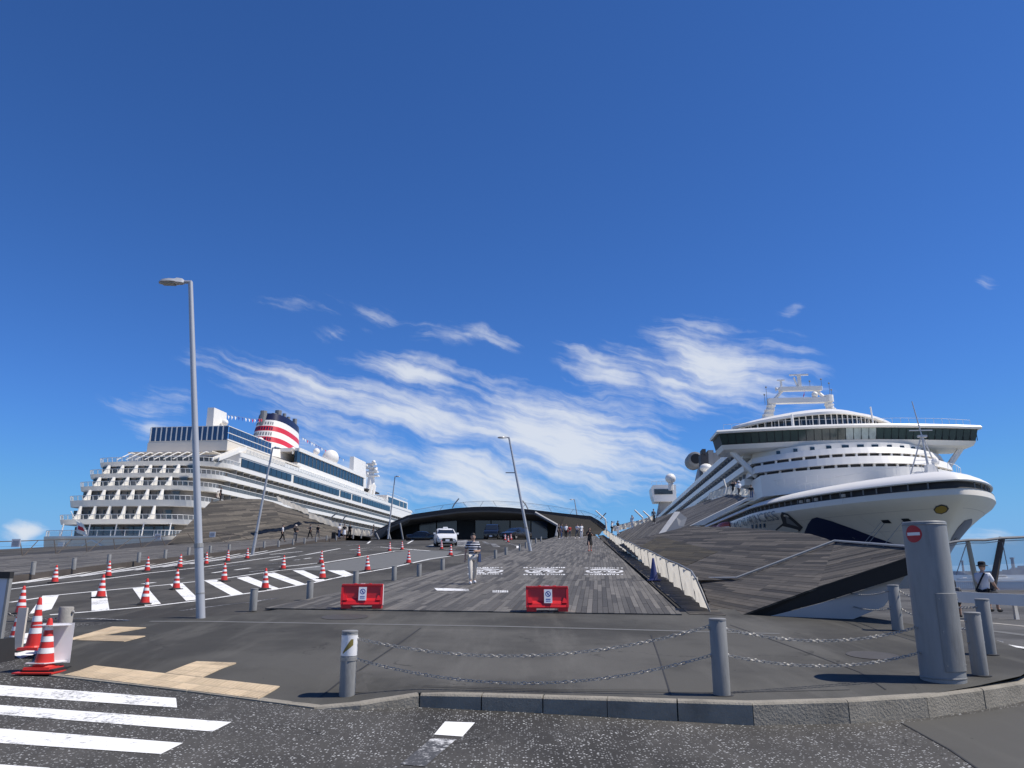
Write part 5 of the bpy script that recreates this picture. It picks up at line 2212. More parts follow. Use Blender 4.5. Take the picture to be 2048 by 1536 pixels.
# dressing lines with small flags
bl = obj('bunting', None, ls)
for (pts, nfl) in (([(445, 829), (475, 833), (505, 838), (524, 837)], 13), ([(603, 874), (625, 886), (645, 897), (690, 920)], 15)):
    P_ = [lpx(px, py, 0) for px, py in pts]
    mb = MB()
    mb.tube(P_, .05, 4)
    mb.build('line', 'ship_grey', bl)
    for k in range(nfl):
        u = (k + .5) / nfl * (len(P_) - 1)
        i = int(u)
        p = P_[i].lerp(P_[i + 1], u - i)
        mb = MB()
        mb.add([p, p + Vector((.1, .9, -.2)), p + Vector((.2 * random.random(), .4, -1.1))], [(0, 1, 2)])
        mb.build('pennant', random.choice(('ship_white', 'stripe_red', 'ship_white', 'print_blue')), bl)
# ================================================================== STREET FURNITURE
CHORD = hit


# lamps -----------------------------------------------------------------------
def lamp(base, topx, arm, label, r0=.085, fit=False, sidearm=None):
    b = Vector(base)
    tp = Vector(topx)
    o = thing('street_lamp', label, 'street lamp', b, group='street lamps along the pier road')
    v = tp - b
    mb = MB()
    mb.cyl((0, 0, -.05), v * .20, r0 * 1.12, r0 * 1.08, 14)
    mb.cyl(v * .20, v, r0 * .98, r0 * .62, 14)
    mb.build('pole', 'lamp_grey', o, smooth=True)
    mb = MB()
    mb.cyl(v * .192, v * .204, r0 * 1.18, r0 * 1.18, 14)
    mb.cyl((v * .065), v * .068, r0 * 1.14, r0 * 1.14, 14)
    mb.build('collar', 'galv', o)
    d = Vector(arm)
    L = d.length
    e = d / L
    side = Vector((0, 0, 1)).cross(e).normalized()
    mb = MB()
    mb.cyl(v - e * .03, v + e * L * .22, r0 * .5, r0 * .5, 8)
    mb.build('arm', 'lamp_grey', o)
    hd = obj('lamp_head', None, o)
    hd.location = v + e * L * .2
    hd.rotation_euler = (0, 0, math.atan2(e.y, e.x))
    rows = []
    for (x, w, zt, zb4) in ((0, .05, .05, -.05), (.10, .10, .10, -.06), (.26, .13, .11, -.06), (.34, .17, .055, -.055), (.55, .19, .06, -.06), (.80, .16, .04, -.065), (.97, .05, .0, -.06)):
        x *= L * .8 / .97
        rows.append([Vector((x, -w, zb4 * .6)), Vector((x, -w * .75, zt * .75)), Vector((x, 0, zt)), Vector((x, w * .75, zt * .75)), Vector((x, w, zb4 * .6)), Vector((x, w * .6, zb4)), Vector((x, -w * .6, zb4))])
    mb = MB()
    mb.grid(rows, 0, True)
    mb.add(rows[0], [tuple(range(7))])
    mb.add(rows[-1], [tuple(range(7))])
    mb.build('housing', 'lamp_grey', hd, smooth=True)
    mb = MB()
    mb.box((L * .8 * .62, 0, -.066), (L * .8 * .5, .24, .012))
    mb.build('lens', 'lens', hd)
    if sidearm:
        mb = MB()
        mb.box(v * sidearm[0] + Vector((-.38, 0, .02)), (.75, .05, .07))
        mb.build('side_bracket', 'galv', o)
    return o


b0 = hit(402, 1236, z_plaza)
lamp(b0, at(381, 564, b0.y), (-.78, -.06, -.03), 'tall grey street lamp leaning left beside the chevron lane, nearest of the lamps', .092)
b1 = hit(1061, 1102, zb)
lamp(b1, at(1018, 875, b1.y), (-.85, -.1, .02), 'leaning street lamp between the boardwalk bollards in front of the terminal', .11, sidearm=(.68,))
b2 = hit(505, 1108, zl)
lamp(b2, at(545, 896, b2.y), (.62, -.1, 0), 'street lamp leaning right in front of the left timber hill', .09)
b3 = hit(776, 1077, zl)
lamp(b3, at(790, 953, b3.y), (.65, -.1, .02), 'street lamp beside the left end of the terminal roof', .10)
b4 = at(1156, 1043, 128)
lamp(b4, at(1149, 999, 128), (-.8, -.1, .05), 'small distant street lamp standing behind the right part of the terminal roof', .10)

# short bollards --------------------------------------------------------------
def bollard(loc, label, group, r=.105, h=.52, mat='steel'):
    o = thing('bollard', label, 'bollard', loc, group=group)
    mb = MB()
    mb.lathe([(r, -.05), (r, h - .03), (r * .9, h - .012)], 16, caps=False)
    mb.build('post', mat, o, smooth=True)
    mb = MB()
    mb.lathe([(r * 1.03, h - .03), (r * 1.03, h - .008), (r * .93, h), (.001, h + .004)], 16)
    mb.build('cap', mat, o, smooth=True)
    return o


P_ = hits(LEFT, zb)
words = ['nearest short bollard of the row along the left edge of the boardwalk', 'second short bollard from the near end of the boardwalk row', 'short bollard behind the left red barrier',
         'short bollard between the left barrier and the striped walker', 'fifth short bollard of the boardwalk row, left of the striped walker', 'short bollard half hidden behind the striped walker',
         'short bollard just right of the striped walker', 'short bollard beside the pale road lettering', 'short bollard left of the leaning lamp by the curved line', 'short bollard next to the foot of the leaning lamp',
         'first small bollard beyond the leaning lamp', 'second small bollard beyond the leaning lamp', 'third small bollard beyond the leaning lamp', 'farthest small bollard of the boardwalk row']
proto = None
for i, (p, w) in enumerate(zip(P_, words)):
    if proto is None:
        proto = bollard(p, w, 'short bollards along the left edge of the boardwalk', .095, .50)
    else:
        dup(proto, p, .3 * i, w)
FB2 = [(65, 1147), (147, 1137), (217, 1128), (277, 1123), (330, 1116), (377, 1110.5), (420, 1106), (458, 1102), (528, 1095), (557, 1093), (586, 1089), (609, 1086.5), (632, 1083), (653, 1080), (672, 1080), (706, 1077), (722, 1076)]
names_ = ['leftmost short bollard on the far boardwalk', 'second short bollard from the left on the far boardwalk', 'short bollard right behind a cone on the hatched strip', 'fourth short bollard from the left on the far boardwalk',
          'short bollard left of the tall lamp pole on the far boardwalk', 'short bollard just left of the tall lamp pole', 'short bollard just right of the tall lamp pole', 'short bollard left of the lamp leaning right',
          'short bollard just right of the lamp leaning right', 'short bollard in front of the walker in a white top', 'short bollard in front of the man in black with raised arm', 'short bollard between the man in black and the grey walker',
          'short bollard under the grey walker on the left', 'short bollard right of the small dark walker', 'short bollard beside the black suitcase', 'short bollard right of the group of walkers', 'farthest short bollard of the far boardwalk']
for i, ((px, py), w) in enumerate(zip(FB2, names_)):
    o = dup(proto, hit(px, py, zl), .4 * i, w)
    o['group'] = 'short bollards along the far boardwalk'

# tall bollards and chains ----------------------------------------------------
G_ = 'tall steel bollards around the plaza'
tb = [(1444, 1391, .97, 'tall steel bollard in the middle of the chain row at the kerb'), (1796, 1261, .92, 'tall steel bollard left behind the no entry pillar'),
      (1961, 1351, .90, 'tall steel bollard close behind the no entry pillar, nearer of two'), (1979, 1309, .92, 'tall steel bollard behind the pillar, farther of the two')]
TB = []
for px, py, h, w in tb:
    p = hit(px, py, z_plaza)
    bo_ = bollard(p, w, G_, .112, h)
    for z in (h * .52, h * .86):
        mb = MB()
        mb.ball((-.112, -.0, z), .02, 8)
        mb.ball((.112, -.0, z), .02, 8)
        mb.build('chain_eye', 'galv', bo_, smooth=True, kind='stuff')
    mb = MB()
    mb.lathe([(.15, -.02), (.15, .006), (.118, .012)], 20, caps=False)
    mb.build('base_collar', 'rubber', bo_, smooth=True)
    TB.append(p)
p = hit(694, 1391, z_plaza)
lb = bollard(p, 'tall steel bollard with a white and yellow band at the left end of the chains', G_, .11, .85)
mb = MB()
mb.lathe([(.1125, .52), (.1125, .79)], 24, caps=False)
mb.build('reflective_band', 'reflect', lb, smooth=True)
mb = MB()
for (za, zb_, dz0) in ((.53, .70, 0),):
    for i in range(10):
        a0, a1 = -2.2 + i * .13, -2.2 + (i + 1) * .13
        f = lambda a: .545 + (a + 2.2) * .09
        g = lambda a: min(.74, .57 + (a + 2.2) * .17)
        mb.quad(*[(.1138 * math.cos(a), .1138 * math.sin(a), z) for a, z in ((a0, f(a0)), (a1, f(a1)), (a1, g(a1)), (a0, g(a0)))])
mb.build('yellow_stripe', 'yellow_band', lb)
mb = MB()
mb.lathe([(.116, .455), (.116, .50)], 24)
mb.build('clamp_ring', 'galv', lb, smooth=True)


def link(mb, c, d, up, r=.021, L=.036, n=8, w=.0058):
    d = d.normalized()
    up = (up - d * up.dot(d)).normalized()
    sd_ = d.cross(up)
    ring = []
    for i in range(n):
        a = 6.2832 * i / n
        x, y = math.cos(a) * L, math.sin(a) * r
        pc = c + d * x + up * y
        nr = (d * math.cos(a) + up * math.sin(a)).normalized()
        ring.append([pc + nr * w, pc + sd_ * w, pc - nr * w, pc - sd_ * w])
    ring.append(ring[0])
    mb.grid(ring, 0, True)


def chain(p, q, sag, label):
    p, q = Vector(p), Vector(q)
    o = thing('chain', label, 'chain', p, group='chains between the tall bollards')
    L = (q - p).length * 1.01
    n = int(L / .056)
    mb = MB()

    def f(u):
        v = (q - p) * u
        v.z -= sag * 4 * u * (1 - u)
        return v
    for i in range(n):
        u = (i + .5) / n
        d = f(u + .01) - f(u - .01)
        up = Vector((0, 0, 1)) if i % 2 else Vector((0, 0, 1)).cross(d)
        k = Matrix.Rotation(.5 + .3 * math.sin(i * .7), 3, d.normalized())
        link(mb, f(u), d, k @ up)
    mb.build('links', 'galv', o, smooth=True)
    for e, nme in ((Vector((0, 0, 0)), 0), (q - p, 1)):
        mb = MB()
        mb.ball(e, .022, 8)
        mb.build('hook', 'galv', o, smooth=True)
    return o


mB, lB = TB[0], p
chain(lB + Vector((.11, 0, .74)), mB + Vector((-.11, 0, .87)), .30, 'upper chain sagging between the banded bollard and the middle bollard')
chain(lB + Vector((.11, 0, .47)), mB + Vector((-.11, 0, .50)), .33, 'lower chain sagging between the banded bollard and the middle bollard')
pp = hit(1887, 1360, z_plaza)
chain(mB + Vector((.11, 0, .83)), pp + Vector((-.29, -.02, .73)), .17, 'upper chain from the middle bollard to the no entry pillar')
chain(mB + Vector((.11, 0, .50)), pp + Vector((-.29, -.02, .38)), .16, 'lower chain from the middle bollard to the no entry pillar')
rb = TB[1]
chain(at(1667, 1174, 19.6), rb + Vector((-.11, 0, .80)), .13, 'upper chain from the timber mound to the bollard left of the pillar')
chain(at(1671, 1197, 19.6), rb + Vector((-.11, 0, .44)), .12, 'lower chain from the timber mound to the bollard left of the pillar')
chain(rb + Vector((.11, 0, .80)), TB[3] + Vector((-.11, 0, .78)), .12, 'upper chain running behind the no entry pillar')
chain(rb + Vector((.11, 0, .44)), TB[3] + Vector((-.11, 0, .42)), .12, 'lower chain running behind the no entry pillar')

# pillar ----------------------------------------------------------------------
pil = thing('pillar', 'thick grey steel pillar with a round no entry sign near its top', 'pillar', pp)
PR, PH = .298, 2.24
mb = MB()
mb.lathe([(PR, -.1), (PR, PH - .012), (PR - .012, PH), (.001, PH + .002)], 48)
mb.build('shaft', 'pillar_steel', pil, smooth=True)


def cyl_patch(name, mat, poly, r, parent, step=.05):
    mb = sheet(poly, lambda a, b: 0, step)
    mb.v = [(r * math.sin(v[0] / PR), -r * math.cos(v[0] / PR), v[1]) for v in mb.v]
    return mb.build(name, mat, parent, smooth=True)


yaw = math.atan2(pp.x, pp.y)          # the side that looks at the camera
pil.rotation_euler.z = -yaw
cx_, cz_ = -.165, 2.055
circ = lambda r, n=36: [(cx_ + r * math.cos(6.2832 * i / n), cz_ + r * math.sin(6.2832 * i / n)) for i in range(n)]
sg = cyl_patch('sign_disc', 'no_entry_red', circ(.125), PR + .004, pil)
cyl_patch('sign_bar', 'reflect', [(cx_ - .098, cz_ - .022), (cx_ + .098, cz_ - .022), (cx_ + .098, cz_ + .022), (cx_ - .098, cz_ + .022)], PR + .007, pil)
for (r_in, r_out, mm2, off) in ((.165, .36, 'pillar_steel', .012),):
    mb = MB()
    rows = []
    for rr_, z in ((PR, .14), (PR + off, .145), (PR + off, 1.205), (PR, 1.21)):
        rows.append([(rr_ * math.sin(a), -rr_ * math.cos(a), z) for a in [.12 + i * 1.5 / 20 for i in range(21)]])
    mb.grid(rows)
    mb.build('service_hatch', 'steel', pil, smooth=True)

for z in (.03, PH - .06):
    mb = MB()
    mb.lathe([(PR + .001, z), (PR + .006, z + .006), (PR + .006, z + .018), (PR + .001, z + .024)], 48, caps=False)
    mb.build('weld_seam', 'steel', pil, smooth=True)
for a in (.24, 1.45):
    for z in (.22, .68, 1.13):
        mb = MB()
        d_ = Vector((math.sin(a), -math.cos(a), 0))
        mb.cyl(d_ * (PR + .008) + Vector((0, 0, z)), d_ * (PR + .02) + Vector((0, 0, z)), .011, .009, 6)
        mb.build('hatch_bolt', 'galv', pil)
# cones -----------------------------------------------------------------------
def cone(loc, label, h=.70, group='red and white traffic cones', mat='cone_red', base='rubber', bands=True):
    o = thing('traffic_cone', label, 'traffic cone', loc, group=group)
    k = h / .7
    r_at = lambda z: .135 - (.135 - .03) * (z - .05) / .65
    zz = [.05, .20, .285, .36, .445, .52, .60, .68]
    mb = MB()
    prof = [(r_at(z), z) for z in [.05, .10, .2]] + [(r_at(z), z) for z in zz[2:]] + [(.022, .70), (.001, .702)]
    mb.lathe([(r * k, z * k) for r, z in prof], 20)
    mb.build('body', mat, o, smooth=True)
    for (a, b) in ((.215, .29), (.375, .45), (.535, .60)) if bands else ():
        mb = MB()
        mb.lathe([((r_at(a) + .0025) * k, a * k), ((r_at(b) + .0025) * k, b * k)], 20, caps=False)
        mb.build('reflective_band', 'reflect', o, smooth=True)
    mb = MB()
    mb.box((0, 0, .018 * k), (.38 * k, .38 * k, .036 * k), taper=.96)
    mb.lathe([(.165 * k, .034 * k), (.142 * k, .055 * k)], 20)
    mb.build('base', base, o)
    return o


CN = [(109, 1166, 'leftmost cone on the hatched strip by the far boardwalk'), (216, 1154, 'second cone from the left on the hatched strip by the far boardwalk'), (294, 1143, 'third cone from the left on the hatched strip'),
      (359, 1136, 'cone on the hatched strip just left of the tall lamp pole'), (412, 1129, 'cone on the hatched strip just right of the tall lamp pole'), (455, 1123, 'sixth cone on the hatched strip'),
      (494, 1118, 'farthest cone of the hatched strip, left of the lamp leaning right'), (201, 1196, 'cone standing on the second white chevron bar'), (289, 1209, 'cone at the foot of the third white chevron bar, near line'),
      (352, 1179, 'cone on the top of the chevron bar left of the tall lamp pole'), (448, 1163, 'cone on the far chevron line right of the tall lamp pole'), (530, 1179, 'cone behind the nearest short bollard at the chevrons'),
      (566, 1139, 'cone at the tip of the pale paved island, far side'), (645, 1158, 'cone in front of the last chevron bars'), (642, 1127, 'cone on the far edge of the island behind the last chevron cone'),
      (717, 1113, 'cone halfway along the far edge of the pale island'), (735, 1142, 'cone on the near line of the pale island behind the left barrier'), (779, 1103, 'cone on the far edge of the island, left of a pair'),
      (804, 1100, 'cone on the far edge of the island, right of a pair'), (817, 1127, 'cone on the near line of the pale island, middle'), (883, 1099, 'cone directly in front of the white taxi'),
      (901, 1112, 'cone beside the striped walker at the end of the island'), (1010, 1081, 'left one of three small cones before the black sedan'), (1016, 1085, 'front one of three small cones before the black sedan'), (1022, 1080, 'right one of three small cones before the black sedan'),
      (40, 1229, 'cone behind the signboard at the left picture edge, farther one')]
proto_c = None
for i, (px, py, w) in enumerate(CN):
    q = hit(px, py, z_road if py < 1215 else z_street)
    if proto_c is None:
        proto_c = cone(q, w)
    else:
        cq = dup(proto_c, q, random.random() * 1.5, w)
        cq.rotation_euler.x, cq.rotation_euler.y = random.uniform(-.03, .03), random.uniform(-.035, .035)
        cq.scale = (random.uniform(.95, 1.05),) * 2 + (random.uniform(.96, 1.03),)
c0 = hit(27, 1303, z_street)
cone(c0, 'cone partly hidden by the signboard at the left edge, lower one', .70)
c1 = hit(66, 1299, z_plaza)
cn1 = cone(c1, 'slender tall cone with a wide red base in front of the concrete post', .90, base='cone_red')
cn1.scale = (.76, .76, 1)
c2 = hit(86, 1344, z_plaza)
c2.z += .05
cn = cone(c2, 'nearest cone, standing inside a folded white sign plate', .77, base='cone_red')
blue = cone(hit(1308, 1161, zb), 'dark blue cone with one white ring beside the cloth fence', .82, None, 'cone_blue', 'cone_blue', False)
mb = MB()
mb.lathe([(.068, .50), (.056, .585)], 20, caps=False)
mb.build('reflective_band', 'reflect', blue, smooth=True)
# folded plate round the nearest cone
fp = thing('sign_plate', 'white folded sign plate slipped over the nearest cone, seen from behind', 'sign', c2)
mb = MB()
mb.hexa([Vector(p) for p in ((-.20, .16, .06), (.24, .30, .06), (.235, .315, .06), (-.205, .175, .06))], [Vector(p) for p in ((-.20, .16, .68), (.24, .30, .68), (.235, .315, .68), (-.205, .175, .68))])
mb.build('back_panel', 'white_sheet', fp)
for z, y0_ in ((.665, -.08), (.10, -.17)):
    mb = MB()
    w0 = .24
    hole = .048 if z > .4 else .142
    ring = []
    out = [(-.21, .15), (-.24, y0_), (.10, y0_ - .02), (.25, .1), (.245, .3), (.02, .24)]
    n = 18
    pin = [(hole * math.cos(6.2832 * i / n), hole * math.sin(6.2832 * i / n)) for i in range(n)]
    pin = [p for p in pin]
    cen = (0, 0)
    outr = []
    for i in range(n):
        a = 6.2832 * i / n
        d = Vector((math.cos(a), math.sin(a)))
        best = .35
        for k in range(len(out)):
            A1, B1 = Vector(out[k]), Vector(out[(k + 1) % len(out)])
            e = B1 - A1
            den = d.x * e.y - d.y * e.x
            if abs(den) > 1e-6:
                tt = (A1.x * e.y - A1.y * e.x) / den
                uu = (A1.x * d.y - A1.y * d.x) / den
                if tt > 0 and 0 <= uu <= 1:
                    best = min(best, tt)
        outr.append((d.x * best, d.y * best))
    mb.grid([[(a, b, z) for a, b in pin], [(a, b, z) for a, b in outr], [(a, b, z - .012) for a, b in outr], [(a, b, z - .012) for a, b in pin]], 0, True)
    mb.build('flange', 'white_sheet', fp)
mb = MB()
mb.box((.02, .05, -.015), (.52, .5, .05))
mb.build('rubber_weight', 'rubber', fp)
mb = MB()
mb.box((.0, -.1, -.038), (.62, .42, .02))
mb.build('red_base', 'cone_red', fp)
# concrete post with chain, beige board, signboard
cp_ = hit(91, 1300, z_plaza) + Vector((0, .5, 0))
post = thing('concrete_post', 'round grey concrete post behind the cones at the left', 'post', cp_)
mb = MB()
mb.lathe([(.125, -.1), (.125, .70), (.115, .72), (.001, .722)], 20)
mb.build('shaft', 'concrete', post, smooth=True)
mb = MB()
mb.ball((.14, -.02, .63), .03, 8)
mb.build('chain_eye', 'galv', post)
chain(cp_ + Vector((-.12, 0, .52)), cp_ + Vector((-1.1, -.1, .62)), .05, 'short chain between the concrete post and the signboard')
sp = hit(18, 1300, z_plaza)
slabm = thing('board', 'beige weathered board standing behind the signboard', 'board', sp + Vector((0, .25, 0)))
mb = MB()
mb.box((0, 0, .36), (.16, .05, .72))
mb.build('panel', 'cloth_cream', slabm)
sb = thing('signboard', 'blue grey signboard on black legs cut by the left picture edge', 'sign', at(-58, 1318, 12.1))
sbz = at(-58, 1146, 12.1).z - sb.location.z
mb = MB()
mb.box((0, 0, sbz * .58), (.78, .05, sbz * .78))
mb.build('panel', 'sign_face', sb)
mb = MB()
mb.box((0, 0, sbz - .03), (.84, .10, .10))
mb.build('top_cap', 'rubber', sb)
mb = MB()
mb.box((-.05, -.03, sbz * .66), (.62, .012, sbz * .40))
mb.build('blue_field', 'sign_navy', sb)
for k in range(2):
    mb = MB()
    mb.box((.17, -.038, sbz * (.76 - k * .1)), (.06 if k else .09, .006, .05 if not k else .12))
    mb.build('white_mark', 'reflect', sb)
for k in (-1, 1):
    mb = MB()
    mb.box((k * .40, -.0, sbz * .5), (.035, .075, sbz))
    mb.build('side_frame', 'steel', sb)
    mb = MB()
    mb.box((k * .38, .05, .12), (.18, .5, .34), taper=.8)
    mb.build('foot', 'rubber', sb)

# water filled barriers -------------------------------------------------------
def barrier(loc, rz, label):
    o = thing('barrier', label, 'barrier', loc, rz, 'red plastic barriers at the foot of the boardwalk')
    Wd, H_ = 1.04, .60
    mb = MB()
    pr = [(-.20, .07), (-.20, .17), (-.13, .25), (-.10, .56), (-.08, H_), (.08, H_), (.10, .56), (.13, .25), (.20, .17), (.20, .07)]
    mb.prism([(a, b) for a, b in pr], -Wd / 2, Wd / 2, lambda a, b, z: (z, a, b))
    # pull the two front panels in between ribs by adding proud ribs
    for (x, w) in ((-.50, .055), (0, .19), (.50, .055)):
        mb.hexa([Vector((x - w / 2, -.215, .10)), Vector((x + w / 2, -.215, .10)), Vector((x + w / 2, -.1, .10)), Vector((x - w / 2, -.1, .10))],
                [Vector((x - w / 2, -.125, .575)), Vector((x + w / 2, -.125, .575)), Vector((x + w / 2, -.07, .575)), Vector((x - w / 2, -.07, .575))])
    mb.box((0, -.105, .575), (Wd * .98, .07, .04))
    for s_ in (-1, 1):      # bulges that rise to the sides
        mb.hexa([Vector((s_ * .26 - .2, -.23, .1)), Vector((s_ * .26 + .2, -.23, .1)), Vector((s_ * .26 + .2, -.12, .1)), Vector((s_ * .26 - .2, -.12, .1))],
                [Vector((s_ * .26 - .2, -.18, .20)), Vector((s_ * .26 + .2, -.18, .20)), Vector((s_ * .26 + .2, -.12, .23)), Vector((s_ * .26 - .2, -.12, .23))])
        mb.hexa([Vector((s_ * .42 - .06, -.21, .2)), Vector((s_ * .42 + .06, -.21, .2)), Vector((s_ * .42 + .06, -.1, .2)), Vector((s_ * .42 - .06, -.1, .2))],
                [Vector((s_ * .44 - .03, -.16, .32)), Vector((s_ * .44 + .05, -.16, .32)), Vector((s_ * .44 + .05, -.1, .32)), Vector((s_ * .44 - .03, -.1, .32))])
    mb.build('body', 'barrier_red', o)
    for s_ in (-1, 1):
        mb = MB()
        mb.box((s_ * .39, 0, .04), (.24, .38, .09))
        mb.build('foot', 'barrier_red', o)
        mb = MB()
        mb.cyl((s_ * .19, -.02, H_ - .01), (s_ * .19, -.02, H_ + .015), .04, .04, 12)
        mb.build('filler_cap', 'barrier_red', o)
    mb = MB()
    mb.box((.525, 0, .33), (.012, .16, .50))
    mb.box((0, -.02, H_ + .004), (.10, .10, .02))
    mb.build('reflector', 'reflect', o)
    sh_ = MB()
    tl = Matrix.Rotation(R(-10), 3, 'X')
    sh_.box((.02, -.185, .36), (.20, .008, .33), tl)
    pa_ = sh_.build('notice', 'paper', o)
    mb = MB()
    n = 24
    for i in range(n):
        a0, a1 = 6.2832 * i / n, 6.2832 * (i + 1) / n
        mb.quad(*[Vector((.02, -.1905, .36)) + tl @ Vector((r_ * math.cos(a), 0, .055 + r_ * math.sin(a))) for r_, a in ((.05, a0), (.05, a1), (.07, a1), (.07, a0))])
    mb.quad(*[Vector((.02, -.191, .36)) + tl @ Vector(q) for q in ((-.045, 0, .10), (-.03, 0, .112), (.045, 0, .01), (.03, 0, .0))])
    mb.box(Vector((.02, -.1905, .36)) + tl @ Vector((.0, 0, .052)), (.035, .002, .04), tl)
    for k in range(4):
        mb.box(Vector((.02, -.1905, .36)) + tl @ Vector((-.045 + .03 * k, 0, -.075)), (.02, .002, .035), tl)
        mb.box(Vector((.02, -.1905, .36)) + tl @ Vector((-.045 + .03 * k, 0, -.12)), (.022, .002, .016), tl)
    mb.build('notice_print', 'print_blue', pa_)
    return o


barrier(hit(724, 1216, zb), R(4), 'left red plastic barrier with a white notice, beside the short bollards')
barrier(hit(1094, 1222, zb), R(1), 'right red plastic barrier with a white notice, in the middle of the boardwalk foot')

# right hand quay -------------------------------------------------------------
gr = thing('guard_rail', 'white box beam guard rail along the quay behind the bollards', 'guard rail', at(1906, 1240, 22.6))
go = gr.location.copy()
mb = MB()
q = [at(1890, 1182, 22.8) - go, at(2080, 1190.5, 22.0) - go]
q2 = [at(1890, 1203, 22.8) - go, at(2080, 1214.5, 22.0) - go]
bk2 = Vector((.05, .12, 0))
mb.hexa([q2[0], q2[1], q2[1] + bk2, q2[0] + bk2], [q[0], q[1], q[1] + bk2, q[0] + bk2])
mb.build('beam', 'white_metal', gr)
for px in (1908, 2033):
    mb = MB()
    a = at(px, 1208, 22.5) - go
    b = hit(px + 3, 1239, qf) - go
    mb.hexa([Vector((b.x - .05, b.y, b.z)), Vector((b.x + .05, b.y, b.z)), Vector((b.x + .05, b.y + .1, b.z)), Vector((b.x - .05, b.y + .1, b.z))],
            [Vector((a.x - .04, a.y + .05, a.z)), Vector((a.x + .04, a.y + .05, a.z)), Vector((a.x + .04, a.y + .15, a.z)), Vector((a.x - .04, a.y + .15, a.z))])
    mb.build('post', 'white_metal', gr)
wl2 = lambda a, w, nm, mt: strip(a, w, qf, .006, nm, mt, marks, 2.0)
wl2([(1760, 1252), (1860, 1266), (1960, 1282), (2060, 1298)], .14, 'lane_line', 'white_paint')
wl2([(1900, 1254), (1990, 1263), (2060, 1272)], .3, 'gutter_strip', 'joint')
wl2([(1900, 1240), (1990, 1247), (2060, 1254)], .22, 'gutter_strip', 'concrete')
for q in ([(1720, 1244), (1745, 1247), (1770, 1252), (1742, 1250)], [(1770, 1255), (1822, 1262), (1820, 1266), (1766, 1258)], [(1985, 1281), (2005, 1281), (2008, 1286), (1990, 1286)]):
    mark(q, qf, 'worn_paint', .007, 1)
pk_ = thing('picket_railing', 'pale picket railing at the far edge of the quay', 'railing', at(1975, 1186, 60))
po = pk_.location.copy()
mb = MB()
for k in range(64):
    px = 1850 + k * 4.2
    a, b = at(px, 1186, 60) - po, at(px, 1163, 60) - po
    mb.box((a + b) / 2, (.07, .05, (b - a).length))
mb.build('pickets', 'concrete', pk_, kind='stuff')
mb = MB()
mb.tube([at(1840, 1163, 60) - po, at(2130, 1163, 60) - po], .04, 5)
mb.build('handrail', 'concrete', pk_)
nf = thing('net_fence', 'tall pale net fence hung between slanted posts on the quay', 'net fence', at(1960, 1186, 52))
no = nf.location.copy()
for (x0, y0, x1, y1, mt, r_) in ((1957, 1186, 1935, 1081, 'bamboo', .16), (1983, 1186, 2004, 1075, 'rust_post', .22), (1880, 1186, 1884, 1088, 'rust_post', .15), (2096, 1186, 2110, 1068, 'rust_post', .2)):
    mb = MB()
    mb.cyl(at(x0, y0, 52) - no, at(x1, y1, 52) - no, r_, r_ * .9, 8)
    mb.build('post', mt, nf)
cab = [(1880, 1089), (1910, 1083), (1936, 1080), (1970, 1080), (2003, 1076), (2050, 1074), (2110, 1069)]
mb = MB()
mb.tube([at(a, b, 51.8) - no for a, b in cab], .09, 5)
mb.build('top_cable', 'ship_grey', nf)
mb = MB()
mb.tube([at(a, b + 6, 51.9) - no for a, b in cab], .03, 4)
for (x0, y0, x1, y1) in ((1934, 1084, 1912, 1150), (2005, 1085, 2016, 1140)):
    mb.cyl(at(x0, y0, 51.5) - no, at(x1, y1, 51.5) - no, .03, .03, 4)
mb.build('stay_wire', 'ship_grey', nf)
mb = MB()
mb.grid([[at(a, b + 1, 52) - no for a, b in cab], [at(a, (b + 1180) / 2, 52.3) - no for a, b in cab], [at(a, 1180, 52) - no for a, b in cab]])
mb.build('net', 'net', nf)

# far shore and boats
shore = MB()
rs = random.Random(4)
for k in range(70):
    x = -2600 + k * 110 + rs.uniform(-30, 30)
    Y = 3300 + rs.uniform(-200, 300)
    w, h = rs.uniform(60, 170), rs.uniform(14, 38)
    shore.box((x, Y, -4 + h / 2), (w, 60, h), mi=rs.choice((0, 0, 1)))
shore.prism([(-5200, 3500), (6800, 3500), (6800, 3900), (-5200, 3900)], -4, 12)
shore.build('far_shore', ['shore_grey', 'shore_pale'], kind='structure')
ch_ = ['slim chimney on the far shore left of the seated man', 'second slim chimney on the far shore left of the seated man', 'taller chimney on the far shore right of the brown fence post']
for (px, yt, w_), lbl in zip(((1928, 1121, 14), (1944, 1121, 12), (2029, 1115, 22)), ch_):
    cpt = thing('chimney', lbl, 'chimney', at(px, 1150, 3200))
    mb = MB()
    hgt = at(px, yt, 3200).z - cpt.location.z
    mb.cyl((0, 0, 0), (0, 0, hgt), w_ / 3, w_ / 4, 8)
    mb.build('stack', 'shore_grey', cpt)
    mb = MB()
    mb.cyl((0, 0, hgt - 6), (0, 0, hgt), w_ / 2.6, w_ / 2.6, 8)
    mb.build('rim', 'shore_pale', cpt)
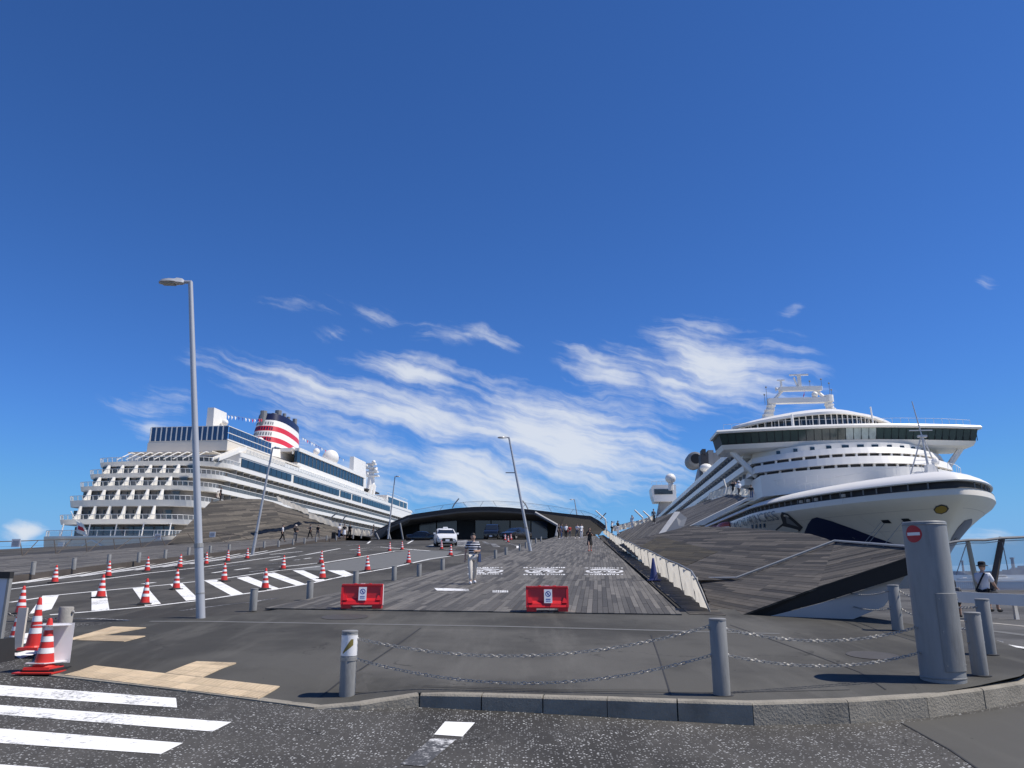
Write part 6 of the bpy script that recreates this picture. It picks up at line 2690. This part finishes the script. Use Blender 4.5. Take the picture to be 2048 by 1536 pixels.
for (px, lbl) in ((1935, 'small white boat on the water left of the seated man'), (2005, 'white boat with a cabin on the water right of the seated man')):
    bp_ = at(px, 1152.5, 700)
    bp_.z = -4
    bt_ = thing('boat', lbl, 'boat', bp_)
    mb = MB()
    mb.hexa([Vector(p) for p in ((-8, -2, -.4), (7, -2, -.4), (7, 2, -.4), (-8, 2, -.4))], [Vector(p) for p in ((-9, -2.5, 1.4), (10, -2.5, 1.8), (10, 2.5, 1.8), (-9, 2.5, 1.4))])
    mb.build('hull', 'ship_white', bt_)
    if px > 1990:
        mb = MB()
        mb.box((-1, 0, 3), (9, 3.6, 3), taper=.8)
        mb.build('cabin', 'ship_white', bt_)
        mb = MB()
        mb.box((-1, -1.75, 3.2), (7, .2, .9))
        mb.build('window', 'ship_glass', bt_)
    else:
        mb = MB()
        mb.box((-3, 0, 1.9), (3, 2, 1.2))
        mb.build('cabin', 'ship_white', bt_)

# ================================================================== VEHICLES
def car(loc, rz, label, paintm, kind='hatch', cat='car'):
    o = thing('parked_car', label, cat, loc, rz)
    if kind == 'van':
        S = [(-2.25, .40, .70, .78), (-2.2, .28, .95, .86), (-1.9, .25, 1.12, .9), (-1.45, .25, 1.22, .91), (-.75, .25, 1.80, .91), (-.3, .25, 1.92, .91), (1.6, .25, 1.92, .91), (2.2, .27, 1.75, .9), (2.3, .35, 1.1, .86)]
        ws = ((-1.45, 1.22), (-.75, 1.80))
        belt = 1.12
    elif kind == 'sedan':
        S = [(-2.4, .38, .62, .74), (-2.3, .26, .76, .86), (-1.6, .22, .92, .9), (-1.1, .22, .98, .91), (-.35, .22, 1.38, .91), (.2, .22, 1.45, .91), (.9, .22, 1.42, .91), (1.6, .22, 1.10, .9), (2.3, .26, 1.02, .87), (2.42, .38, .7, .8)]
        ws = ((-1.1, .98), (-.35, 1.38))
        belt = .95
    else:
        S = [(-2.22, .36, .60, .70), (-2.1, .24, .80, .84), (-1.55, .2, .97, .88), (-1.15, .2, 1.04, .89), (-.35, .2, 1.47, .89), (.25, .2, 1.55, .89), (1.2, .2, 1.50, .89), (1.85, .22, 1.22, .88), (2.15, .25, 1.0, .86), (2.22, .35, .7, .8)]
        ws = ((-1.15, 1.04), (-.35, 1.47))
        belt = 1.0
    rows = []
    for (y, zb_, zt, w) in S:
        bl_ = min(zt - .03, belt)
        up = zt > belt + .06
        half = [(w * .86, zb_), (w * .99, zb_ + .14), (w, (zb_ + bl_) / 2), (w * .965, bl_), (w * (.80 if up else .85), zt - .05 if up else zt - .02), (w * .6, zt)]
        rows.append([Vector((x, y, z)) for x, z in half] + [Vector((-x, y, z)) for x, z in reversed(half)])
    mb = MB()
    mb.grid(rows, 0, True)
    mb.add(rows[0], [tuple(range(12))])
    mb.add(rows[-1], [tuple(range(12))])
    mb.build('body', paintm, o, smooth=True)
    W_ = S[4][3]
    (ya, za), (yb, zb_) = ws
    mb = MB()
    mb.add([(-W_ * .84, ya - .02, za + .03), (W_ * .84, ya - .02, za + .03), (W_ * .70, yb - .045, zb_ - .03), (-W_ * .70, yb - .045, zb_ - .03)], [(0, 1, 2, 3)])
    mb.build('windscreen', 'car_glass', o)
    yr = S[-3][0]
    for s_ in (-1, 1):
        zt = zb_ - .07
        for (y0, y1, y2, y3) in ((ya + .28, .15, .15, yb + .12), (.23, 1.3 if kind != 'van' else 1.9, 1.05 if kind != 'van' else 1.85, .23)):
            mb = MB()
            mb.add([(s_ * (W_ * .955 + .008), y0, belt + .04), (s_ * (W_ * .955 + .008), y1, belt + .04), (s_ * (W_ * .82 + .012), y2, zt), (s_ * (W_ * .82 + .012), y3, zt)], [(0, 1, 2, 3)])
            mb.build('side_window', 'car_glass', o)
        mb = MB()
        zf = S[1][2] - .06
        mb.hexa([Vector((s_ * .56, -2.16, zf - .12)), Vector((s_ * .82, -2.02, zf - .06)), Vector((s_ * .82, -1.95, zf - .06)), Vector((s_ * .56, -2.05, zf - .12))],
                [Vector((s_ * .54, -2.10, zf + .05)), Vector((s_ * .84, -1.86, zf + .09)), Vector((s_ * .8, -1.8, zf + .07)), Vector((s_ * .54, -2.0, zf + .03))])
        mb.build('headlight', 'light_glass', o)
        mb = MB()
        mb.box((s_ * (W_ + .11), ya + .3, belt + .06), (.2, .1, .14))
        mb.build('wing_mirror', paintm, o)
        for y in (-1.38, 1.32):
            wh = obj('wheel', None, o)
            mb = MB()
            mb.lathe([(.19, -.1), (.31, -.1), (.325, -.05), (.325, .05), (.31, .1), (.19, .1)], 20, caps=False)
            mb.v = [(s_ * (W_ - .10) + v[2], y + v[0], .325 + v[1]) for v in mb.v]
            mb.build('tyre', 'rubber', wh, smooth=True)
            mb = MB()
            mb.cyl((s_ * (W_ - .12), y, .325), (s_ * (W_ - .015), y, .325), .2, .19, 14)
            mb.build('rim', 'galv', wh)
    mb = MB()
    mb.hexa([Vector((-.5, S[0][0] - .005, .34)), Vector((.5, S[0][0] - .005, .34)), Vector((.5, S[0][0] + .15, .34)), Vector((-.5, S[0][0] + .15, .34))],
            [Vector((-.42, S[0][0] - .0, .60)), Vector((.42, S[0][0] - .0, .60)), Vector((.42, S[0][0] + .15, .60)), Vector((-.42, S[0][0] + .15, .60))])
    mb.build('grille', 'dark', o)
    mb = MB()
    mb.box((0, S[0][0] - .02, .42), (.34, .02, .17))
    mb.build('number_plate', 'paper', o)
    return o


tx = hit(890, 1092.5, z_road)
t_ = car(tx, R(10), 'white taxi with a roof lamp driving down the ramp lane', 'car_white', cat='taxi')
mb = MB()
mb.box((0, -.05, 1.60), (.46, .2, .13), taper=.8)
mb.build('roof_lamp', 'car_white', t_)
mb = MB()
mb.hexa([Vector((-.62, -2.14, .34)), Vector((.62, -2.14, .34)), Vector((.62, -2.0, .34)), Vector((-.62, -2.0, .34))], [Vector((-.40, -2.245, .60)), Vector((.40, -2.245, .60)), Vector((.62, -2.0, .70)), Vector((-.62, -2.0, .70))])
mb.build('lower_grille', 'dark', t_)
vx = at(985, 1079, 96)
car(Vector((vx.x, 96, z_road(vx.x, 96))), R(-4), 'black van parked before the glass front of the terminal', 'car_black', 'van', 'van')
vx = at(1032, 1080, 94)
car(Vector((vx.x, 94, z_road(vx.x, 94))), R(-32), 'black sedan parked right of the black van', 'car_black', 'sedan')
vx = at(850, 1080, 101)
car(Vector((vx.x, 101, z_road(vx.x, 101))), R(70), 'dark car half hidden at the crest left of the taxi', 'car_black', 'sedan')

# ================================================================== PEOPLE
def skin(V, E, rad, sub=1, root=0):
    me = bpy.data.meshes.new('skin')
    me.from_pydata([tuple(v) for v in V], E, [])
    ob = bpy.data.objects.new('skin', me)
    COL.objects.link(ob)
    ob.modifiers.new('s', 'SKIN')
    sv = me.skin_vertices[0].data
    for i, r in enumerate(rad):
        sv[i].radius = (r, r) if isinstance(r, (int, float)) else r
        sv[i].use_root = i == root
    if sub:
        sm = ob.modifiers.new('b', 'SUBSURF')
        sm.levels = sub
        sm.render_levels = sub
    ev = ob.evaluated_get(bpy.context.evaluated_depsgraph_get())
    m2 = bpy.data.meshes.new_from_object(ev)
    bpy.data.objects.remove(ob)
    bpy.data.meshes.remove(me)
    return m2


def add_mesh(base, extra):
    bm = bmesh.new()
    bm.from_mesh(base)
    t2 = extra.mesh('x', [], fix=True)
    bm.from_mesh(t2)
    bm.to_mesh(base)
    bm.free()
    bpy.data.meshes.remove(t2)
    return base


def person(loc, rz, label, h=1.7, top='cloth_white', bottom='cloth_black', legs='stand', arms=('down', 'down'), lower='trousers', sleeve=.6, hat=None, bag=None, hair='hair', shoe='cloth_white', group=None, long_hair=False, strap=False):
    o = thing('person', label, 'person', loc, rz, group)
    k = h / 1.72
    o.scale = (k, k, k)
    sit = legs == 'sit'
    hipz = .92 if not sit else .92
    J = {}
    J['pel'] = Vector((0, 0, .95))
    J['wst'] = Vector((0, -.01, 1.10))
    J['che'] = Vector((0, 0, 1.30))
    J['neb'] = Vector((0, .0, 1.45))
    J['nec'] = Vector((0, -.01, 1.52))
    J['hea'] = Vector((0, -.03, 1.60))
    for s_, n_ in ((-1, 'r'), (1, 'l')):
        J['sh' + n_] = Vector((s_ * .185, 0, 1.40))
        a = arms[0] if s_ < 0 else arms[1]
        sh_ = J['sh' + n_]
        if a == 'down':
            J['el' + n_] = sh_ + Vector((s_ * .05, .03, -.27))
            J['wr' + n_] = J['el' + n_] + Vector((s_ * .02, -.06, -.25))
        elif a == 'bent':
            J['el' + n_] = sh_ + Vector((s_ * .06, .02, -.27))
            J['wr' + n_] = J['el' + n_] + Vector((-s_ * .16, -.19, .0))
        elif a == 'swing':
            J['el' + n_] = sh_ + Vector((s_ * .06, .12, -.24))
            J['wr' + n_] = J['el' + n_] + Vector((s_ * .02, -.02, -.25))
        elif a == 'phone':
            J['el' + n_] = sh_ + Vector((s_ * .03, -.10, -.25))
            J['wr' + n_] = J['el' + n_] + Vector((-s_ * .08, -.20, .12))
        elif a == 'up':
            J['el' + n_] = sh_ + Vector((s_ * .10, -.18, .02))
            J['wr' + n_] = J['el' + n_] + Vector((-s_ * .14, -.14, .18))
        elif a == 'lap':
            J['el' + n_] = sh_ + Vector((s_ * .04, -.10, -.25))
            J['wr' + n_] = J['el' + n_] + Vector((-s_ * .06, -.22, -.10))
        wr, elb = J['wr' + n_], J['el' + n_]
        J['ha' + n_] = wr + (wr - elb).normalized() * .085
        J['hi' + n_] = Vector((s_ * .09, 0, .92))
        if legs == 'walk':
            f = 1 if s_ < 0 else -1
            J['kn' + n_] = Vector((s_ * .095, -.13 * f - .05, .50))
            J['an' + n_] = Vector((s_ * .09, -.24 * f + (.06 if f < 0 else 0), .09 if f > 0 else .12))
        elif sit:
            J['kn' + n_] = Vector((s_ * .12, -.40, .88))
            J['an' + n_] = Vector((s_ * .11, -.34, .46))
        elif legs == 'crouch':
            J['kn' + n_] = Vector((s_ * .14, -.3, .62))
            J['an' + n_] = Vector((s_ * .12, -.05, .40))
        else:
            J['kn' + n_] = Vector((s_ * .095, -.02, .50))
            J['an' + n_] = Vector((s_ * .10, .02, .08))
        J['to' + n_] = J['an' + n_] + Vector((s_ * .02, -.15, -.045))
    RAD = dict(pel=.115, wst=.105, che=.125, neb=.065, nec=.052, hea=.06, sh=.062, el=.042, wr=.030, ha=.034, hi=.085, kn=.058, an=.04, to=.035)

    def build(names, edges, radf, name, mat, sub=1):
        idx = {n: i for i, n in enumerate(names)}
        me = skin([J[n] for n in names], [(idx[a], idx[b]) for a, b in edges], [radf(n) for n in names], sub)
        me.materials.clear()
        me.materials.append(MATS[mat])
        for p_ in me.polygons:
            p_.use_smooth = True
            p_.material_index = 0
        return me

    rd = lambda n: RAD.get(n, RAD.get(n[:2], .05))
    names = ['pel', 'wst', 'che', 'neb', 'nec', 'hea']
    edges = [('pel', 'wst'), ('wst', 'che'), ('che', 'neb'), ('neb', 'nec'), ('nec', 'hea')]
    for n_ in 'rl':
        names += [q + n_ for q in ('sh', 'el', 'wr', 'ha', 'hi', 'kn', 'an', 'to')]
        edges += [('che', 'sh' + n_), ('sh' + n_, 'el' + n_), ('el' + n_, 'wr' + n_), ('wr' + n_, 'ha' + n_), ('pel', 'hi' + n_), ('hi' + n_, 'kn' + n_), ('kn' + n_, 'an' + n_), ('an' + n_, 'to' + n_)]
    me = build(names, edges, rd, 'body', 'skin')
    ex = MB()
    # head with jaw, nose, ears
    hc = J['hea'] + Vector((0, -.005, .035))
    ex.ball(hc, .105, 14, sc=(.80, .95, 1.14), k=10)
    ex.ball(hc + Vector((0, -.025, -.05)), .075, 10, sc=(.82, .9, .9))
    ex.add([hc + Vector(q) for q in ((-.013, -.09, .0), (.013, -.09, .0), (.017, -.098, -.035), (-.017, -.098, -.035), (0, -.122, -.028))], [(0, 1, 4), (1, 2, 4), (2, 3, 4), (3, 0, 4)])
    for s_ in (-1, 1):
        ex.ball(hc + Vector((s_ * .084, .01, -.01)), .024, 6, sc=(.4, .8, 1.2), k=5)
    for s_, n_ in ((-1, 'r'), (1, 'l')):
        wr, hd_ = J['wr' + n_], J['ha' + n_]
        d = (hd_ - wr).normalized()
        a = d.cross(Vector((0, 1, 0))).normalized() if abs(d.y) < .9 else Vector((1, 0, 0))
        b = d.cross(a)
        for q in range(4):
            r0_ = hd_ + a * (-.024 + .016 * q) + d * .012
            L_ = (.030, .036, .034, .026)[q]
            m1 = r0_ + d * L_ + b * .008
            ex.cyl(r0_, m1, .0085, .008, 5)
            ex.cyl(m1, m1 + d * L_ * .8 + b * .022, .008, .0065, 5)
        th0 = wr + d * .035 + a * .03
        ex.cyl(th0, th0 + a * .025 + d * .03, .010, .009, 5)
        ex.cyl(th0 + a * .025 + d * .03, th0 + a * .028 + d * .06 + b * .008, .009, .007, 5)
    add_mesh(me, ex)
    for p_ in me.polygons:
        p_.use_smooth = True
    obj('body', me, o)
    mb = MB()
    for s_ in (-1, 1):
        mb.ball(hc + Vector((s_ * .032, -.088, .012)), .011, 6, k=4)
    mb.box(hc + Vector((0, -.094, -.062)), (.042, .008, .008))
    mb.build('face_features', 'hair', o)
    # hair
    mb = MB()
    n = 14
    rows = []
    for i in range(7):
        ph = math.pi / 2 - i * .27
        rows.append([hc + Vector((math.cos(6.2832 * j / n) * .093 * math.cos(ph), .012 + math.sin(6.2832 * j / n) * .108 * math.cos(ph), .012 + .118 * math.sin(ph) + (.05 * max(0, -math.sin(6.2832 * j / n)) * min(1, i / 4)))) for j in range(n)])
    if long_hair:
        rows.append([q + Vector((0, .02, -.16 if q.y > hc.y - .02 else .0)) for q in rows[-1]])
    mb.grid(rows, 0, True)
    mb.build('hair', hair, o, smooth=True)
    # shirt
    J['hem'] = Vector((0, 0, .90))
    nm = ['hem', 'pel', 'wst', 'che', 'neb']
    ed = [('hem', 'pel'), ('pel', 'wst'), ('wst', 'che'), ('che', 'neb')]
    for n_ in 'rl':
        J['sl' + n_] = J['sh' + n_].lerp(J['el' + n_], min(1, sleeve * 1.4)) if sleeve < .9 else J['el' + n_]
        nm += ['sh' + n_, 'sl' + n_]
        ed += [('che', 'sh' + n_), ('sh' + n_, 'sl' + n_)]
        if sleeve >= .9:
            nm.append('wr' + n_)
            ed.append(('sl' + n_, 'wr' + n_))
    sr = dict(hem=(.155, .125), pel=(.155, .125), wst=(.148, .115), che=(.165, .125), neb=(.085, .075))
    me = build(nm, ed, lambda n: sr.get(n, .080 if n[:2] == 'sh' else .070 if n[:2] == 'sl' else .045), 'shirt', top)
    obj('shirt', me, o)
    if lower in ('trousers', 'shorts'):
        nm, ed = ['pel'], []
        for n_ in 'rl':
            nm += ['hi' + n_, 'kn' + n_]
            ed += [('pel', 'hi' + n_), ('hi' + n_, 'kn' + n_)]
            if lower == 'trousers':
                J['cu' + n_] = J['an' + n_].lerp(J['kn' + n_], .05)
                nm.append('cu' + n_)
                ed.append(('kn' + n_, 'cu' + n_))
        me = build(nm, ed, lambda n: {'pe': (.145, .12), 'hi': .108, 'kn': .082, 'cu': .068}[n[:2]], 'trousers', bottom)
        obj('trousers' if lower == 'trousers' else 'shorts', me, o)
    elif lower == 'skirt':
        mb = MB()
        mb.lathe([(.14, 1.05), (.17, .92), (.20, .7), (.225, .48), (.222, .478)], 16, caps=False, sy=.8)
        mb.build('skirt', bottom, o, smooth=True)
    for n_ in 'rl':
        mb = MB()
        a, t2 = J['an' + n_], J['to' + n_]
        c = a.lerp(t2, .55)
        mb.ball(Vector((c.x, c.y - .01, a.z - .045)), .06, 10, sc=(.85, 2.3, .85))
        mb.build('shoe', shoe, o, smooth=True)
    if hat:
        mb = MB()
        mb.lathe([(.165, .02), (.16, .035), (.105, .05), (.098, .13), (.06, .155), (.001, .16)], 18, hc + Vector((0, 0, .0)))
        mb.build('hat', hat, o, smooth=True)
    if strap:
        mb = MB()
        pts = []
        for i in range(13):
            u = i / 12
            a = -.13 + .30 * u
            z = 1.46 - .5 * u
            pts.append((a, z))
        for (a, z), (a2, z2) in zip(pts, pts[1:]):
            for sg in (-1, 1):
                f = lambda a, z: Vector((a, sg * (.145 - .28 * (a - .02) ** 2 * 8 * .25), z))
                mb.quad(f(a - .03, z), f(a + .03, z), f(a2 + .03, z2), f(a2 - .03, z2))
        mb.build('bag_strap', 'cloth_black', o)
    if bag:
        bg_ = obj('bag', None, o)
        mb = MB()
        mb.box((.24, .02, .90), (.09, .24, .28), taper=.85)
        mb.build('bag_body', bag, bg_)
        mb = MB()
        mb.tube([Vector(q) for q in ((.20, .10, 1.40), (.26, .06, 1.2), (.26, .05, 1.02))], .014, 5)
        mb.build('bag_handle', bag, bg_)
    return o


q = hit(945, 1168, zb)
person(q, R(8), 'person in a striped navy and white shirt and cream trousers walking down the boardwalk', 1.72, 'striped_cloth', 'cloth_cream', 'walk', ('swing', 'bent'), sleeve=.62, bag='cloth_blue', strap=False)
q = hit(1180, 1103, zb)
person(q, R(-3), 'person in a black dress and red shoes looking at a phone on the boardwalk', 1.66, 'cloth_black', 'cloth_black', 'walk', ('phone', 'phone'), 'skirt', shoe='cloth_red', long_hair=True)
G2 = 'walkers on the far boardwalk'
for (px, py, rz, lab, kw) in (
        (564, 1083, 100, 'person in a white top and dark trousers walking behind the left bollards', dict(top='cloth_white', bottom='cloth_black', legs='walk')),
        (590, 1086, 20, 'person in black with one arm raised before the timber hill', dict(top='cloth_black', bottom='cloth_grey', legs='walk', arms=('up', 'bent'), hat='cloth_cream')),
        (620, 1077, -60, 'person in a grey shirt holding white paper before the timber hill', dict(top='cloth_grey', bottom='cloth_black', legs='walk', arms=('phone', 'down'))),
        (635, 1076, 160, 'small dark walker right of the person in grey', dict(top='cloth_black', bottom='cloth_grey', legs='walk', h=1.62)),
        (678, 1077, 60, 'person in blue and white next to a black suitcase', dict(top='cloth_white', bottom='cloth_blue', arms=('bent', 'down'), hat='cloth_blue')),
        (688, 1077, 10, 'person in a white skirt in the group by the canvas railing', dict(top='cloth_black', bottom='cloth_white', lower='skirt')),
        (699, 1076, -20, 'person in black at the right of the group by the canvas railing', dict(top='cloth_black', bottom='cloth_black', legs='walk')),
        (722, 1066, 200, 'dark figure leaning on the draped railing beside the terminal', dict(top='cloth_black', bottom='cloth_grey')),
        (746, 1074, 90, 'person seated in dark clothes at the left corner of the terminal', dict(top='cloth_black', bottom='cloth_grey', h=1.6))):
    person(hit(px, py, zl), R(rz), lab, group=G2, shoe='cloth_black', **{**dict(h=1.72), **kw})
sc_ = hit(667, 1078, zl)
sui = thing('suitcase', 'black suitcase standing left of the group of walkers', 'suitcase', sc_)
mb = MB()
mb.box((0, 0, .42), (.48, .3, .74), taper=.95)
mb.build('shell', 'cloth_black', sui)
mb = MB()
mb.tube([Vector(a) for a in ((-.15, .1, .78), (-.15, .1, 1.05), (.15, .1, 1.05), (.15, .1, .78))], .015, 5)
mb.build('handle', 'galv', sui)
for x in (-.18, .18):
    mb = MB()
    mb.cyl((x, -.03, .04), (x, .03, .04), .04, .04, 8)
    mb.build('wheel', 'rubber', sui)
G3 = 'people near the terminal entrance'
for (px, py, rz, lab, kw) in (
        (1117, 1078, 90, 'person in black standing by the right end of the glass front', dict(top='cloth_black', bottom='cloth_black')),
        (1123, 1077, 70, 'person in navy at the right end of the glass front', dict(top='cloth_blue', bottom='cloth_blue')),
        (1132, 1077, 10, 'person in a white top with a red bag near the entrance', dict(top='cloth_white', bottom='cloth_black', bag='cloth_red')),
        (1140, 1075, 200, 'person in red near the entrance', dict(top='cloth_red', bottom='cloth_grey', h=1.5)),
        (1155, 1077, -40, 'person in a white shirt wheeling something by the timber face', dict(top='cloth_white', bottom='cloth_grey', legs='walk', arms=('bent', 'bent'))),
        (1163, 1076, 20, 'person in pale trousers by the timber face', dict(top='cloth_white', bottom='cloth_white'))):
    person(hit(px, py, zb), R(rz), lab, group=G3, **{**dict(h=1.72), **kw})
G4 = 'people at the crest railings'
for (x, y, Y, rz, lab, kw) in (
        (1224, 1068, 108, 60, 'person with raised arms at the crest left of two others', dict(top='cloth_white', bottom='cloth_black', arms=('up', 'up'))),
        (1236, 1068, 105, 30, 'person leaning in dark and white clothes at the crest', dict(top='cloth_black', bottom='cloth_white', arms=('up', 'bent'))),
        (1265, 1058, 101, -30, 'person in white with one raised arm at the crest', dict(top='cloth_white', bottom='cloth_white', arms=('down', 'up'))),
        (1308, 1047, 95, 0, 'dark figure at the crest before the stern lounge of the right ship', dict(top='cloth_grey', bottom='cloth_black')),
        (1468, 994, 84.5, 150, 'photographer in dark clothes bending on top of the upper timber slope', dict(top='cloth_black', bottom='cloth_black', arms=('up', 'up'))),
        (1480, 996, 80, 200, 'person in a pale hat and top at the top of the upper timber slope', dict(top='cloth_white', bottom='cloth_grey', arms=('bent', 'up'), hat='cloth_white')),
        (1504, 1002, 72.8, 160, 'small dark figure at the right end of the upper timber slope', dict(top='cloth_black', bottom='cloth_blue', h=1.5)),
        (434, 1004, 92, 60, 'crouching person in beige on the crest of the left timber hill', dict(top='cloth_beige', bottom='cloth_beige', h=1.3, legs='crouch')),
        (440, 1003, 93, 90, 'standing person in black on the crest of the left timber hill', dict(top='cloth_black', bottom='cloth_black', h=1.65))):
    person(at(x, y, Y), R(rz), lab, group=G4, **{**dict(h=1.72), **kw})
q = hit(1975, 1232, qf)
person(Vector((at(1972, 1186, 22.9).x, 22.95, at(1972, 1186, 22.9).z - .90)), R(120), 'seated person in a white shirt and dark hat on the guard rail', 1.72, 'cloth_white', 'cloth_black', 'sit', ('lap', 'lap'), 'shorts', hat='cloth_black', strap=True, shoe='cloth_black')
person(Vector((at(1909, 1190, 23.6).x, 23.6, at(1909, 1190, 23.6).z - .93)), R(150), 'seated person with dark hair half hidden behind the no entry pillar', 1.35, 'cloth_grey', 'cloth_black', 'sit', ('lap', 'lap'), 'shorts', shoe='cloth_black', long_hair=True)
